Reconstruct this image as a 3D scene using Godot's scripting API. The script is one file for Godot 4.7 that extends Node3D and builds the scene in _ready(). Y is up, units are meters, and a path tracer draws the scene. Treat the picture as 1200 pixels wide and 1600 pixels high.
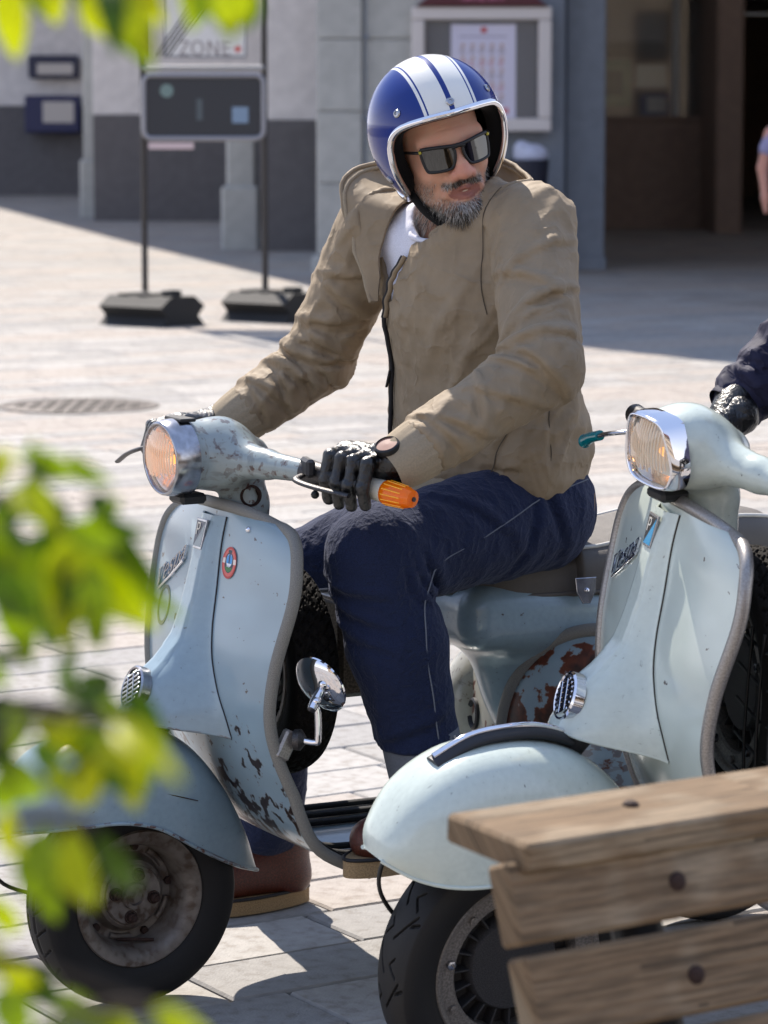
extends Node3D
# A street scene: a rider on a weathered pale blue scooter, a second scooter beside it, a bench and leaves in front, an arcade behind.

var taken := {}
var M := {}
var shared := {}
var rng := RandomNumberGenerator.new()

# ---------------------------------------------------------------- mesh collecting
class Mb:
	var v := PackedVector3Array()
	var n := PackedVector3Array()
	var uv := PackedVector2Array()
	var c := PackedColorArray()
	var ix := PackedInt32Array()
	var col := Color(1, 1, 1)

	func vert(p: Vector3, nn: Vector3, t := Vector2.ZERO) -> int:
		v.append(p); n.append(nn); uv.append(t); c.append(col)
		return v.size() - 1

	func tri_auto(a: int, b: int, d: int) -> void:   # winds so that the face looks along its vertex normals
		var f := (v[d] - v[a]).cross(v[b] - v[a])
		if f.dot(n[a] + n[b] + n[d]) >= 0.0:
			ix.append(a); ix.append(b); ix.append(d)
		else:
			ix.append(a); ix.append(d); ix.append(b)

	func flat(pts: PackedVector3Array, out_dir: Vector3, uvs := PackedVector2Array()) -> void:   # a flat convex polygon that faces out_dir
		var nn := Vector3.ZERO
		for k in range(1, pts.size() - 1):
			nn += (pts[k] - pts[0]).cross(pts[k + 1] - pts[0])
		if nn.length() < 1e-12:
			return
		nn = nn.normalized()
		if nn.dot(out_dir) < 0.0:
			nn = -nn
		var s := v.size()
		for k in pts.size():
			vert(pts[k], nn, uvs[k] if uvs.size() else Vector2(pts[k].x + pts[k].z, pts[k].y))
		for k in range(1, pts.size() - 1):
			tri_auto(s, s + k, s + k + 1)

	func grid(P: Array, wu := false, wv := false, flip := false) -> Array:   # smooth sheet; returns its normals, row by row
		var rows := P.size()
		var cols: int = P[0].size()
		var s := v.size()
		var N := []
		for i in rows:
			var nr := PackedVector3Array()
			var r: PackedVector3Array = P[i]
			for j in cols:
				var j0 := j - 1
				var j1 := j + 1
				if j0 < 0: j0 = cols - 2 if wu else 0
				if j1 >= cols: j1 = 1 if wu else cols - 1
				var i0 := i - 1
				var i1 := i + 1
				if i0 < 0: i0 = rows - 2 if wv else 0
				if i1 >= rows: i1 = 1 if wv else rows - 1
				var du: Vector3 = r[j1] - r[j0]
				if du.length() < 1e-6:
					var k := i1 if i1 != i else i0
					du = P[k][j1] - P[k][j0]
				if du.length() < 1e-6:
					var k2 := i0 if i0 != i else i1
					du = P[k2][j1] - P[k2][j0]
				var dv: Vector3 = P[i1][j] - P[i0][j]
				var nn := du.cross(dv).normalized()
				if flip: nn = -nn
				nr.append(nn)
				vert(r[j], nn, Vector2(float(j) / (cols - 1), float(i) / (rows - 1)))
			N.append(nr)
		for i in rows - 1:
			for j in cols - 1:
				var a := s + i * cols + j
				tri_auto(a, a + 1, a + cols + 1)
				tri_auto(a, a + cols + 1, a + cols)
		return N

	func sheet(P: Array, thick: float, flip := false) -> void:   # a plate with two faces and a rim
		var N := grid(P, false, false, flip)
		var Q := []
		for i in P.size():
			var r := PackedVector3Array()
			for j in P[i].size():
				r.append(P[i][j] - N[i][j] * thick)
			Q.append(r)
		grid(Q, false, false, not flip)
		var last := P.size() - 1
		var e: int = P[0].size() - 1
		for pair in [[0, true], [last, true], [0, false], [e, false]]:
			var A := PackedVector3Array()
			var B := PackedVector3Array()
			if pair[1]:
				A = P[pair[0]]; B = Q[pair[0]]
			else:
				for i in P.size():
					A.append(P[i][pair[0]]); B.append(Q[i][pair[0]])
			var inside: Vector3 = P[last / 2][e / 2]
			for k in A.size() - 1:
				flat(PackedVector3Array([A[k], A[k + 1], B[k + 1], B[k]]), A[k] - inside)

	func tube(path: PackedVector3Array, radii, sides := 12, caps := true, flatten := 1.0, flat_dir := Vector3.UP) -> void:
		var rings := []
		var m := path.size()
		var up := Vector3.ZERO
		for k in m:
			var t := (path[mini(k + 1, m - 1)] - path[maxi(k - 1, 0)]).normalized()
			if k == 0:
				up = flat_dir - t * flat_dir.dot(t)
				if up.length() < 0.05:
					up = Vector3.RIGHT - t * t.x
					if up.length() < 0.05:
						up = Vector3.FORWARD - t * Vector3.FORWARD.dot(t)
			else:
				up = up - t * up.dot(t)
			up = up.normalized()
			var side := t.cross(up)
			var rr: float = radii if (radii is float) else radii[k]
			var row := PackedVector3Array()
			for q in sides + 1:
				var an := TAU * q / sides
				row.append(path[k] + (up * cos(an) * flatten + side * sin(an)) * rr)
			rings.append(row)
		var dir := (path[1] - path[0]).normalized()
		if caps:
			for end in 2:
				var row: PackedVector3Array = rings[0] if end == 0 else rings[m - 1]
				var d2 := -dir if end == 0 else (path[m - 1] - path[m - 2]).normalized()
				flat(row.slice(0, sides), d2)
		grid(rings, true, false, true)

	func lathe(prof: Array, xf: Transform3D, segs := 32, arc := TAU) -> void:   # prof: Vector2(radius, height along local y); sharp where it bends over 35 degrees
		var m := prof.size()
		var mid := 0.0
		for p in prof: mid += p.y / m
		for k in m - 1:
			var a: Vector2 = prof[k]
			var b: Vector2 = prof[k + 1]
			var d := (b - a)
			if d.length() < 1e-7: continue
			d = d.normalized()
			var na := Vector2(d.y, -d.x)
			var nb := na
			if k > 0:
				var e: Vector2 = (a - prof[k - 1])
				if e.length() > 1e-7 and e.normalized().dot(d) > 0.8:
					var f := e.normalized() + d
					na = Vector2(f.y, -f.x).normalized()
			if k < m - 2:
				var e2: Vector2 = (prof[k + 2] - b)
				if e2.length() > 1e-7 and e2.normalized().dot(d) > 0.8:
					var f2 := e2.normalized() + d
					nb = Vector2(f2.y, -f2.x).normalized()
			var s := v.size()
			for q in segs + 1:
				var an := arc * q / segs
				var cs := cos(an)
				var sn := sin(an)
				vert(xf * Vector3(a.x * cs, a.y, a.x * sn), (xf.basis * Vector3(na.x * cs, na.y, na.x * sn)).normalized(), Vector2(float(q) / segs, float(k) / (m - 1)))
				vert(xf * Vector3(b.x * cs, b.y, b.x * sn), (xf.basis * Vector3(nb.x * cs, nb.y, nb.x * sn)).normalized(), Vector2(float(q) / segs, float(k + 1) / (m - 1)))
			for q in segs:
				var o := s + q * 2
				if a.x > 1e-6: tri_auto(o, o + 1, o + 2)
				if b.x > 1e-6: tri_auto(o + 1, o + 3, o + 2)

	func box(size: Vector3, xf: Transform3D, ch := 0.003) -> void:   # chamfered box about its middle
		var h := size * 0.5
		ch = minf(ch, minf(h.x, minf(h.y, h.z)) * 0.6)
		var P := func(sx: int, sy: int, sz: int, ax: int) -> Vector3:
			var p := Vector3(sx * h.x, sy * h.y, sz * h.z)
			for k in 3:
				if k != ax: p[k] -= ch * signf(p[k])
			return xf * p
		var b := xf.basis
		for ax in 3:
			var u := (ax + 1) % 3
			var w := (ax + 2) % 3
			for s in [-1, 1]:
				var q := PackedVector3Array()
				for t in [[-1, -1], [1, -1], [1, 1], [-1, 1]]:
					var sg := [0, 0, 0]
					sg[ax] = s; sg[u] = t[0]; sg[w] = t[1]
					q.append(P.call(sg[0], sg[1], sg[2], ax))
				flat(q, b[ax] * s)
			for su in [-1, 1]:
				for sw in [-1, 1]:
					var q2 := PackedVector3Array()
					for t in [[-1, u], [1, u], [1, w], [-1, w]]:
						var sg2 := [0, 0, 0]
						sg2[ax] = t[0]; sg2[u] = su; sg2[w] = sw
						q2.append(P.call(sg2[0], sg2[1], sg2[2], t[1]))
					flat(q2, b[u] * su + b[w] * sw)
		for sx in [-1, 1]:
			for sy in [-1, 1]:
				for sz in [-1, 1]:
					flat(PackedVector3Array([P.call(sx, sy, sz, 0), P.call(sx, sy, sz, 1), P.call(sx, sy, sz, 2)]), b * Vector3(sx, sy, sz))

	func prism(poly: PackedVector2Array, depth: float, xf: Transform3D, bevel := 0.0) -> void:   # a plate of any outline in local xy, from z 0 to depth
		var idx := Geometry2D.triangulate_polygon(poly)
		var m := poly.size()
		var top := poly
		if bevel > 0.0:
			var off := Geometry2D.offset_polygon(poly, -bevel)
			if off.size() and off[0].size() == m:
				top = PackedVector2Array()
				for p in poly:
					var best: Vector2 = off[0][0]
					for q in off[0]:
						if q.distance_to(p) < best.distance_to(p): best = q
					top.append(best)
			else:
				bevel = 0.0
		for side in 2:
			var s := v.size()
			var use := top if side == 1 else poly
			for p in use:
				vert(xf * Vector3(p.x, p.y, depth if side == 1 else 0.0), xf.basis.z.normalized() * (1.0 if side == 1 else -1.0), p)
			for k in range(0, idx.size(), 3):
				tri_auto(s + idx[k], s + idx[k + 1], s + idx[k + 2])
		var cw := Geometry2D.is_polygon_clockwise(poly)
		for k in m:
			var p: Vector2 = poly[k]
			var q: Vector2 = poly[(k + 1) % m]
			var o := Vector2(q.y - p.y, p.x - q.x) * (-1.0 if cw else 1.0)
			var z1 := depth - bevel
			flat(PackedVector3Array([xf * Vector3(p.x, p.y, 0), xf * Vector3(q.x, q.y, 0), xf * Vector3(q.x, q.y, z1), xf * Vector3(p.x, p.y, z1)]), xf.basis * Vector3(o.x, o.y, 0))
			if bevel > 0.0:
				var p2: Vector2 = top[k]
				var q2: Vector2 = top[(k + 1) % m]
				flat(PackedVector3Array([xf * Vector3(p.x, p.y, z1), xf * Vector3(q.x, q.y, z1), xf * Vector3(q2.x, q2.y, depth), xf * Vector3(p2.x, p2.y, depth)]), xf.basis * Vector3(o.x, o.y, o.length()))

	func ball(at: Vector3, r, seg := 16) -> void:
		var rr: Vector3 = r if (r is Vector3) else Vector3(r, r, r)
		var P := []
		for i in seg / 2 + 1:
			var th := PI * i / (seg / 2)
			var row := PackedVector3Array()
			for j in seg + 1:
				var ph := TAU * j / seg
				row.append(at + rr * Vector3(sin(th) * cos(ph), cos(th), sin(th) * sin(ph)))
			P.append(row)
		grid(P, true, false, false)

	func moved(xf: Transform3D) -> Mb:
		for k in v.size():
			v[k] = xf * v[k]
			n[k] = (xf.basis * n[k]).normalized()
		return self

	func mesh(mat: Material) -> ArrayMesh:
		var a := []
		a.resize(Mesh.ARRAY_MAX)
		a[Mesh.ARRAY_VERTEX] = v
		a[Mesh.ARRAY_NORMAL] = n
		a[Mesh.ARRAY_TEX_UV] = uv
		a[Mesh.ARRAY_COLOR] = c
		a[Mesh.ARRAY_INDEX] = ix
		var m := ArrayMesh.new()
		m.add_surface_from_arrays(Mesh.PRIMITIVE_TRIANGLES, a)
		m.surface_set_material(0, mat)
		return m

# ---------------------------------------------------------------- distance fields, meshed as surface nets
class Sdf:
	var o: Vector3
	var h: float
	var nx: int
	var ny: int
	var nz: int
	var f := PackedFloat32Array()

	func _init(lo: Vector3, hi: Vector3, cell: float) -> void:
		o = lo; h = cell
		nx = int(ceil((hi.x - lo.x) / cell)) + 1
		ny = int(ceil((hi.y - lo.y) / cell)) + 1
		nz = int(ceil((hi.z - lo.z) / cell)) + 1
		f.resize(nx * ny * nz)
		f.fill(1.0)

	func span(lo: Vector3, hi: Vector3) -> PackedInt32Array:
		var a := (lo - o) / h
		var b := (hi - o) / h
		return PackedInt32Array([clampi(int(floor(a.x)), 0, nx - 1), clampi(int(ceil(b.x)), 0, nx - 1), clampi(int(floor(a.y)), 0, ny - 1), clampi(int(ceil(b.y)), 0, ny - 1), clampi(int(floor(a.z)), 0, nz - 1), clampi(int(ceil(b.z)), 0, nz - 1)])

	func cap(a: Vector3, b: Vector3, ra: float, rb: float, k := 0.02, sd := Vector3.ZERO, sf := 1.0, cut := false) -> void:   # tapered capsule, thinner along sd by sf
		var rm := maxf(ra, rb) + k + 3.0 * h
		var r := span(a.min(b) - Vector3(rm, rm, rm), a.max(b) + Vector3(rm, rm, rm))
		var st := sf != 1.0
		var g := sf - 1.0
		var a2 := a + sd * (a.dot(sd) * g) if st else a
		var b2 := b + sd * (b.dot(sd) * g) if st else b
		var ba := b2 - a2
		var inv := 1.0 / maxf(ba.length_squared(), 1e-9)
		var dr := rb - ra
		var kq := 0.25 / k
		var lim := k + 3.0 * h
		for z in range(r[4], r[5] + 1):
			for y in range(r[2], r[3] + 1):
				var at := (z * ny + y) * nx
				var p := Vector3(o.x + r[0] * h, o.y + y * h, o.z + z * h)
				for x in range(r[0], r[1] + 1):
					p.x = o.x + x * h
					var q := p + sd * (p.dot(sd) * g) if st else p
					var pa := q - a2
					var t := clampf(pa.dot(ba) * inv, 0.0, 1.0)
					var d := (pa - ba * t).length() - ra - dr * t
					if d < lim:
						var e := f[at + x]
						if cut:
							d = -d
							var w := maxf(k - absf(e - d), 0.0)
							f[at + x] = maxf(e, d) + w * w * kq
						else:
							var w2 := maxf(k - absf(e - d), 0.0)
							f[at + x] = minf(e, d) - w2 * w2 * kq

	func ell(c: Vector3, rad: Vector3, k := 0.02, bs := Basis.IDENTITY, cut := false) -> void:
		var rm := maxf(rad.x, maxf(rad.y, rad.z)) + k + 2.0 * h
		var r := span(c - Vector3(rm, rm, rm), c + Vector3(rm, rm, rm))
		var inv := bs.inverse()
		var kq := 0.25 / k
		for z in range(r[4], r[5] + 1):
			for y in range(r[2], r[3] + 1):
				var at := (z * ny + y) * nx
				for x in range(r[0], r[1] + 1):
					var p := inv * (Vector3(o.x + x * h, o.y + y * h, o.z + z * h) - c)
					var q := p / rad
					var k0 := q.length()
					var k1 := (q / rad).length()
					var d := k0 * (k0 - 1.0) / maxf(k1, 1e-6)
					if k0 < 1e-4: d = -minf(rad.x, minf(rad.y, rad.z))
					var e := f[at + x]
					if cut:
						d = -d
						var w := maxf(k - absf(e - d), 0.0)
						f[at + x] = maxf(e, d) + w * w * kq
					else:
						var w2 := maxf(k - absf(e - d), 0.0)
						f[at + x] = minf(e, d) - w2 * w2 * kq

	func rbox(xf: Transform3D, half: Vector3, rad: float, k := 0.02, cut := false) -> void:
		var rm := half.length() + k + 2.0 * h
		var r := span(xf.origin - Vector3(rm, rm, rm), xf.origin + Vector3(rm, rm, rm))
		var inv := xf.affine_inverse()
		var kq := 0.25 / k
		var hh := half - Vector3(rad, rad, rad)
		for z in range(r[4], r[5] + 1):
			for y in range(r[2], r[3] + 1):
				var at := (z * ny + y) * nx
				for x in range(r[0], r[1] + 1):
					var q := (inv * Vector3(o.x + x * h, o.y + y * h, o.z + z * h)).abs() - hh
					var d := q.max(Vector3.ZERO).length() + minf(maxf(q.x, maxf(q.y, q.z)), 0.0) - rad
					var e := f[at + x]
					if cut:
						d = -d
						var w := maxf(k - absf(e - d), 0.0)
						f[at + x] = maxf(e, d) + w * w * kq
					else:
						var w2 := maxf(k - absf(e - d), 0.0)
						f[at + x] = minf(e, d) - w2 * w2 * kq

	func fold(path: Array, w: float, amp: float) -> void:   # a raised (or, with amp below 0, sunken) line on the surface
		var lo: Vector3 = path[0]
		var hi: Vector3 = path[0]
		for p in path:
			lo = lo.min(p); hi = hi.max(p)
		var rm := w * 2.4
		var r := span(lo - Vector3(rm, rm, rm), hi + Vector3(rm, rm, rm))
		var iw := 1.0 / (w * w)
		for z in range(r[4], r[5] + 1):
			for y in range(r[2], r[3] + 1):
				var at := (z * ny + y) * nx
				for x in range(r[0], r[1] + 1):
					var e := f[at + x]
					if absf(e) > 5.0 * h + absf(amp): continue
					var p := Vector3(o.x + x * h, o.y + y * h, o.z + z * h)
					var best := 1e9
					var tt := 0.0
					for s in path.size() - 1:
						var a: Vector3 = path[s]
						var ba: Vector3 = path[s + 1] - a
						var t := clampf((p - a).dot(ba) / maxf(ba.length_squared(), 1e-9), 0.0, 1.0)
						var d2 := (p - a - ba * t).length_squared()
						if d2 < best:
							best = d2; tt = (s + t) / (path.size() - 1)
					if best < rm * rm:
						f[at + x] = e - amp * exp(-pow(best * iw, 0.72)) * sin(PI * clampf(tt, 0.08, 0.92))

	func snap(p: Vector3) -> Vector3:   # the surface point near p
		for k in 6:
			var q := ((p - o) / h).clamp(Vector3.ONE, Vector3(nx - 3, ny - 3, nz - 3))
			var b := (int(q.z) * ny + int(q.y)) * nx + int(q.x)
			var g := Vector3(f[b + 1] - f[b - 1], f[b + nx] - f[b - nx], f[b + nx * ny] - f[b - nx * ny])
			if g.length() < 1e-6 or f[b] > 0.9: return p
			p -= g.normalized() * clampf(f[b], -0.05, 0.05) * 0.9
		return p

	func out_at(p: Vector3) -> Vector3:
		var q := ((p - o) / h).clamp(Vector3.ONE, Vector3(nx - 3, ny - 3, nz - 3))
		var b := (int(q.z) * ny + int(q.y)) * nx + int(q.x)
		return Vector3(f[b + 1] - f[b - 1], f[b + nx] - f[b - nx], f[b + nx * ny] - f[b - nx * ny]).normalized()

	func snaps(path: Array) -> Array:
		return Array(path).map(func(p): return snap(p))

	func bump(fn: Callable, lo := Vector3(-99, -99, -99), hi := Vector3(99, 99, 99)) -> void:   # adds fn(p) to the field near the surface
		var r := span(lo, hi)
		for z in range(r[4], r[5] + 1):
			for y in range(r[2], r[3] + 1):
				var at := (z * ny + y) * nx
				for x in range(r[0], r[1] + 1):
					if absf(f[at + x]) < 3.5 * h:
						f[at + x] += fn.call(Vector3(o.x + x * h, o.y + y * h, o.z + z * h))

	func carve(fn: Callable, lo: Vector3, hi: Vector3) -> void:   # keeps max(field, fn(p))
		var r := span(lo, hi)
		for z in range(r[4], r[5] + 1):
			for y in range(r[2], r[3] + 1):
				var at := (z * ny + y) * nx
				for x in range(r[0], r[1] + 1):
					f[at + x] = maxf(f[at + x], fn.call(Vector3(o.x + x * h, o.y + y * h, o.z + z * h)))

	func mesh(mb: Mb, tint = null) -> void:
		var id := PackedInt32Array()
		id.resize(f.size())
		id.fill(-1)
		var sy := nx
		var sz := nx * ny
		var near := 6.0 * h
		var cells := PackedInt32Array()
		for z in nz - 1:
			for y in ny - 1:
				var at := z * sz + y * sy
				for x in nx - 1:
					var b := at + x
					var f0 := f[b]
					if f0 > near or f0 < -near: continue
					var v1 := f[b + 1]
					var v2 := f[b + sy]
					var v3 := f[b + sy + 1]
					var v4 := f[b + sz]
					var v5 := f[b + sz + 1]
					var v6 := f[b + sz + sy]
					var v7 := f[b + sz + sy + 1]
					var m := int(f0 < 0.0) + int(v1 < 0.0) + int(v2 < 0.0) + int(v3 < 0.0) + int(v4 < 0.0) + int(v5 < 0.0) + int(v6 < 0.0) + int(v7 < 0.0)
					if m == 0 or m == 8: continue
					var s := Vector3.ZERO
					var k := 0
					if (f0 < 0.0) != (v1 < 0.0): s += Vector3(f0 / (f0 - v1), 0, 0); k += 1
					if (v2 < 0.0) != (v3 < 0.0): s += Vector3(v2 / (v2 - v3), 1, 0); k += 1
					if (v4 < 0.0) != (v5 < 0.0): s += Vector3(v4 / (v4 - v5), 0, 1); k += 1
					if (v6 < 0.0) != (v7 < 0.0): s += Vector3(v6 / (v6 - v7), 1, 1); k += 1
					if (f0 < 0.0) != (v2 < 0.0): s += Vector3(0, f0 / (f0 - v2), 0); k += 1
					if (v1 < 0.0) != (v3 < 0.0): s += Vector3(1, v1 / (v1 - v3), 0); k += 1
					if (v4 < 0.0) != (v6 < 0.0): s += Vector3(0, v4 / (v4 - v6), 1); k += 1
					if (v5 < 0.0) != (v7 < 0.0): s += Vector3(1, v5 / (v5 - v7), 1); k += 1
					if (f0 < 0.0) != (v4 < 0.0): s += Vector3(0, 0, f0 / (f0 - v4)); k += 1
					if (v1 < 0.0) != (v5 < 0.0): s += Vector3(1, 0, v1 / (v1 - v5)); k += 1
					if (v2 < 0.0) != (v6 < 0.0): s += Vector3(0, 1, v2 / (v2 - v6)); k += 1
					if (v3 < 0.0) != (v7 < 0.0): s += Vector3(1, 1, v3 / (v3 - v7)); k += 1
					var u := s / k
					# gradient of the trilinear field at u
					var gx := lerpf(lerpf(v1 - f0, v3 - v2, u.y), lerpf(v5 - v4, v7 - v6, u.y), u.z)
					var gy := lerpf(lerpf(v2 - f0, v3 - v1, u.x), lerpf(v6 - v4, v7 - v5, u.x), u.z)
					var gz := lerpf(lerpf(v4 - f0, v5 - v1, u.x), lerpf(v6 - v2, v7 - v3, u.x), u.y)
					var p := Vector3(o.x + (x + u.x) * h, o.y + (y + u.y) * h, o.z + (z + u.z) * h)
					if tint != null: mb.col = tint.call(p)
					id[b] = mb.vert(p, Vector3(gx, gy, gz).normalized())
					cells.append(b)
		for b in cells:
			var f0 := f[b]
			var x := b % nx
			var y := (b / nx) % ny
			var z := b / sz
			if y > 0 and z > 0 and (f0 < 0.0) != (f[b + 1] < 0.0): quad(mb, id[b], id[b - sy], id[b - sy - sz], id[b - sz])
			if x > 0 and z > 0 and (f0 < 0.0) != (f[b + sy] < 0.0): quad(mb, id[b], id[b - 1], id[b - 1 - sz], id[b - sz])
			if x > 0 and y > 0 and (f0 < 0.0) != (f[b + sz] < 0.0): quad(mb, id[b], id[b - 1], id[b - 1 - sy], id[b - sy])

	func quad(mb: Mb, a: int, b: int, c: int, d: int) -> void:
		if a < 0 or b < 0 or c < 0 or d < 0: return
		mb.tri_auto(a, b, c)
		mb.tri_auto(a, c, d)

# ---------------------------------------------------------------- naming things and parts
func numbered(parent: Node, called: String) -> String:
	var key := str(parent.get_instance_id()) + called
	var k: int = taken.get(key, 0)
	taken[key] = k + 1
	return called if k == 0 else "%s_%03d" % [called, k]

func thing(called: String, label: String, category: String, xf := Transform3D(), group := "") -> Node3D:
	var t := Node3D.new()
	t.name = numbered(self, called)
	t.transform = xf
	tag(t, label, category, group)
	add_child(t, true)
	return t

func tag(t: Node, label: String, category: String, group := "") -> void:
	t.set_meta("label", label)
	t.set_meta("category", category)
	if group: t.set_meta("group", group)

func part(parent: Node, called: String, mb: Mb, mat: Material, label := "") -> MeshInstance3D:
	return put(parent, called, mb.mesh(mat), Transform3D(), label)

func put(parent: Node, called: String, mesh: Mesh, xf := Transform3D(), label := "", mat: Material = null) -> MeshInstance3D:
	var m := MeshInstance3D.new()
	m.name = numbered(parent, called)
	m.mesh = mesh
	m.transform = xf
	if mat: m.material_override = mat
	if label: m.set_meta("label", label)
	parent.add_child(m, true)
	return m

func structure(called: String, mb: Mb, mat: Material) -> MeshInstance3D:
	var m := part(self, called, mb, mat)
	m.set_meta("kind", "structure")
	return m

# ---------------------------------------------------------------- little geometry helpers
func at(p: Vector3, bs := Basis.IDENTITY) -> Transform3D:
	return Transform3D(bs, p)

func look(p: Vector3, y_dir: Vector3, hint := Vector3.UP) -> Transform3D:   # local y along y_dir
	var y := y_dir.normalized()
	var x := hint.cross(y)
	if x.length() < 0.05: x = Vector3.RIGHT.cross(y)
	x = x.normalized()
	return Transform3D(Basis(x, y, x.cross(y)), p)

func facing(p: Vector3, z_dir: Vector3, up := Vector3.UP) -> Transform3D:   # local z along z_dir, local y near up
	var z := z_dir.normalized()
	var x := up.cross(z).normalized()
	return Transform3D(Basis(x, z.cross(x), z), p)

func smooth(pts: Array, per := 8) -> PackedVector3Array:   # Catmull-Rom through the points
	var r := PackedVector3Array()
	var m := pts.size()
	for k in m - 1:
		var a: Vector3 = pts[maxi(k - 1, 0)]
		var b: Vector3 = pts[k]
		var c: Vector3 = pts[k + 1]
		var d: Vector3 = pts[mini(k + 2, m - 1)]
		for q in per:
			r.append(b.cubic_interpolate(c, a, d, float(q) / per))
	r.append(pts[m - 1])
	return r

func curve(pts: Array, t: float) -> float:   # smooth value from [[t, value], ...]
	var m := pts.size()
	if t <= pts[0][0]: return pts[0][1]
	for k in m - 1:
		if t <= pts[k + 1][0]:
			var u: float = (t - pts[k][0]) / (pts[k + 1][0] - pts[k][0])
			var a: float = pts[maxi(k - 1, 0)][1]
			var d: float = pts[mini(k + 2, m - 1)][1]
			return cubic_interpolate(pts[k][1], pts[k + 1][1], a, d, u)
	return pts[m - 1][1]

func disc_poly(r: float, seg := 24, sx := 1.0) -> PackedVector2Array:
	var p := PackedVector2Array()
	for k in seg: p.append(Vector2(cos(TAU * k / seg) * r * sx, sin(TAU * k / seg) * r))
	return p

func round_rect(w: float, hgt: float, r: float, seg := 5) -> PackedVector2Array:
	var p := PackedVector2Array()
	for q in 4:
		var cx := (w / 2 - r) * (1 if q == 0 or q == 3 else -1)
		var cy := (hgt / 2 - r) * (1 if q < 2 else -1)
		for k in seg + 1:
			var an := PI / 2 * (q + float(k) / seg)
			p.append(Vector2(cx + r * cos(an), cy + r * sin(an)))
	return p

func text_mesh(s: String, size: float, depth: float, mat: Material, serif := false) -> TextMesh:   # size is the height of a line
	var t := TextMesh.new()
	var fnt := SystemFont.new()
	fnt.font_names = PackedStringArray(["Droid Serif" if serif else "Droid Sans"])
	t.font = fnt
	t.text = s
	t.font_size = 48
	t.pixel_size = size / 48.0
	t.depth = depth
	t.material = mat
	return t

# ---------------------------------------------------------------- materials
func noise(freq: float, seed_no: int, oct := 4, kind := FastNoiseLite.TYPE_SIMPLEX_SMOOTH) -> FastNoiseLite:
	var z := FastNoiseLite.new()
	z.noise_type = kind
	z.seed = seed_no
	z.frequency = freq
	z.fractal_octaves = oct
	return z

func ntex(z: FastNoiseLite, ramp: Array, size := 512) -> NoiseTexture2D:
	var t := NoiseTexture2D.new()
	t.width = size; t.height = size
	t.seamless = true
	t.seamless_blend_skirt = 0.2
	t.noise = z
	if ramp.size():
		var g := Gradient.new()
		g.offsets = PackedFloat32Array(ramp.map(func(e): return e[0]))
		g.colors = PackedColorArray(ramp.map(func(e): return e[1]))
		t.color_ramp = g
	return t

func grey(a: float) -> Color:
	return Color(a, a, a)

func mat(color: Color, rough := 0.6, metal := 0.0, spec := 0.5) -> StandardMaterial3D:
	var m := StandardMaterial3D.new()
	m.albedo_color = color
	m.roughness = rough
	m.metallic = metal
	m.metallic_specular = spec
	if color.a < 1.0: m.transparency = BaseMaterial3D.TRANSPARENCY_ALPHA
	return m

func tri(m: StandardMaterial3D, scale: float, world := false) -> StandardMaterial3D:
	m.uv1_triplanar = true
	m.uv1_world_triplanar = world
	m.uv1_scale = Vector3(scale, scale, scale)
	return m

func grain(m: StandardMaterial3D, scale: float, bump: float, seed_no: int, freq := 0.03, spread := 0.12, world := false) -> StandardMaterial3D:   # uneven colour and fine relief
	var key := "%.2f %.1f" % [freq, spread]
	if not shared.has(key): shared[key] = ntex(noise(freq, seed_no, 5), [[0.2, grey(1.0 - spread)], [0.8, grey(1.0)]])
	m.albedo_texture = shared[key]
	if bump > 0.0:
		m.heightmap_enabled = true
		if not shared.has("relief"): shared.relief = ntex(noise(0.12, 8, 3), [])
		m.heightmap_texture = shared.relief
		m.heightmap_scale = bump
	return tri(m, scale, world)

func cloth(color: Color, scale: float, relief: float, seed_no: int, rough := 0.9, rim := 0.25) -> StandardMaterial3D:   # a woven stuff: threads both ways and uneven dye
	if not shared.has("weave"):
		var im := Image.create(256, 256, false, Image.FORMAT_RGB8)
		var r := RandomNumberGenerator.new()
		r.seed = 3
		var warp := PackedFloat32Array()
		var weft := PackedFloat32Array()
		for k in 256:
			warp.append(r.randf()); weft.append(r.randf())
		for y in 256:
			for x in 256:
				var over := (x / 2 + y / 2) % 2 == 0
				var t := (0.6 + 0.4 * warp[x / 2]) if over else (0.45 + 0.4 * weft[y / 2])
				im.set_pixel(x, y, grey(t * (0.92 + 0.08 * r.randf())))
		shared.weave = ImageTexture.create_from_image(im)
	var m := mat(color, rough, 0.0, 0.3)
	m.heightmap_enabled = true
	m.heightmap_texture = shared.weave
	m.heightmap_scale = relief
	if not shared.has("dye"): shared.dye = ntex(noise(0.02, 4, 5), [[0.25, grey(0.92)], [0.75, grey(1.0)]])
	m.albedo_texture = shared.dye
	if rim > 0:
		m.rim_enabled = true
		m.rim = rim
	return tri(m, scale)

func paint(base: Color, chip: Color, amount: float, scale: float, seed_no: int, rough := 0.28) -> StandardMaterial3D:   # enamel with stone chips down to the rust; amount 0 none .. 1 much
	var edge := lerpf(0.93, 0.55, amount)
	var mid := base.darkened(0.05)
	var t := ntex(noise(lerpf(0.022, 0.009, amount), seed_no, 6), [[0.0, base], [edge - 0.09, mid], [edge - 0.02, base.darkened(0.1)], [edge, chip.lightened(0.12)], [minf(edge + 0.02, 0.97), chip], [1.0, chip.darkened(0.45)]], 1024)
	var m := mat(Color.WHITE, rough)
	m.albedo_texture = t
	m.clearcoat_enabled = true
	m.clearcoat = 0.35
	m.clearcoat_roughness = 0.12
	m.heightmap_enabled = true
	if not shared.has("orange_peel"): shared.orange_peel = ntex(noise(0.05, 6, 4), [])
	m.heightmap_texture = shared.orange_peel
	m.heightmap_scale = 0.02
	return tri(m, scale)

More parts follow.
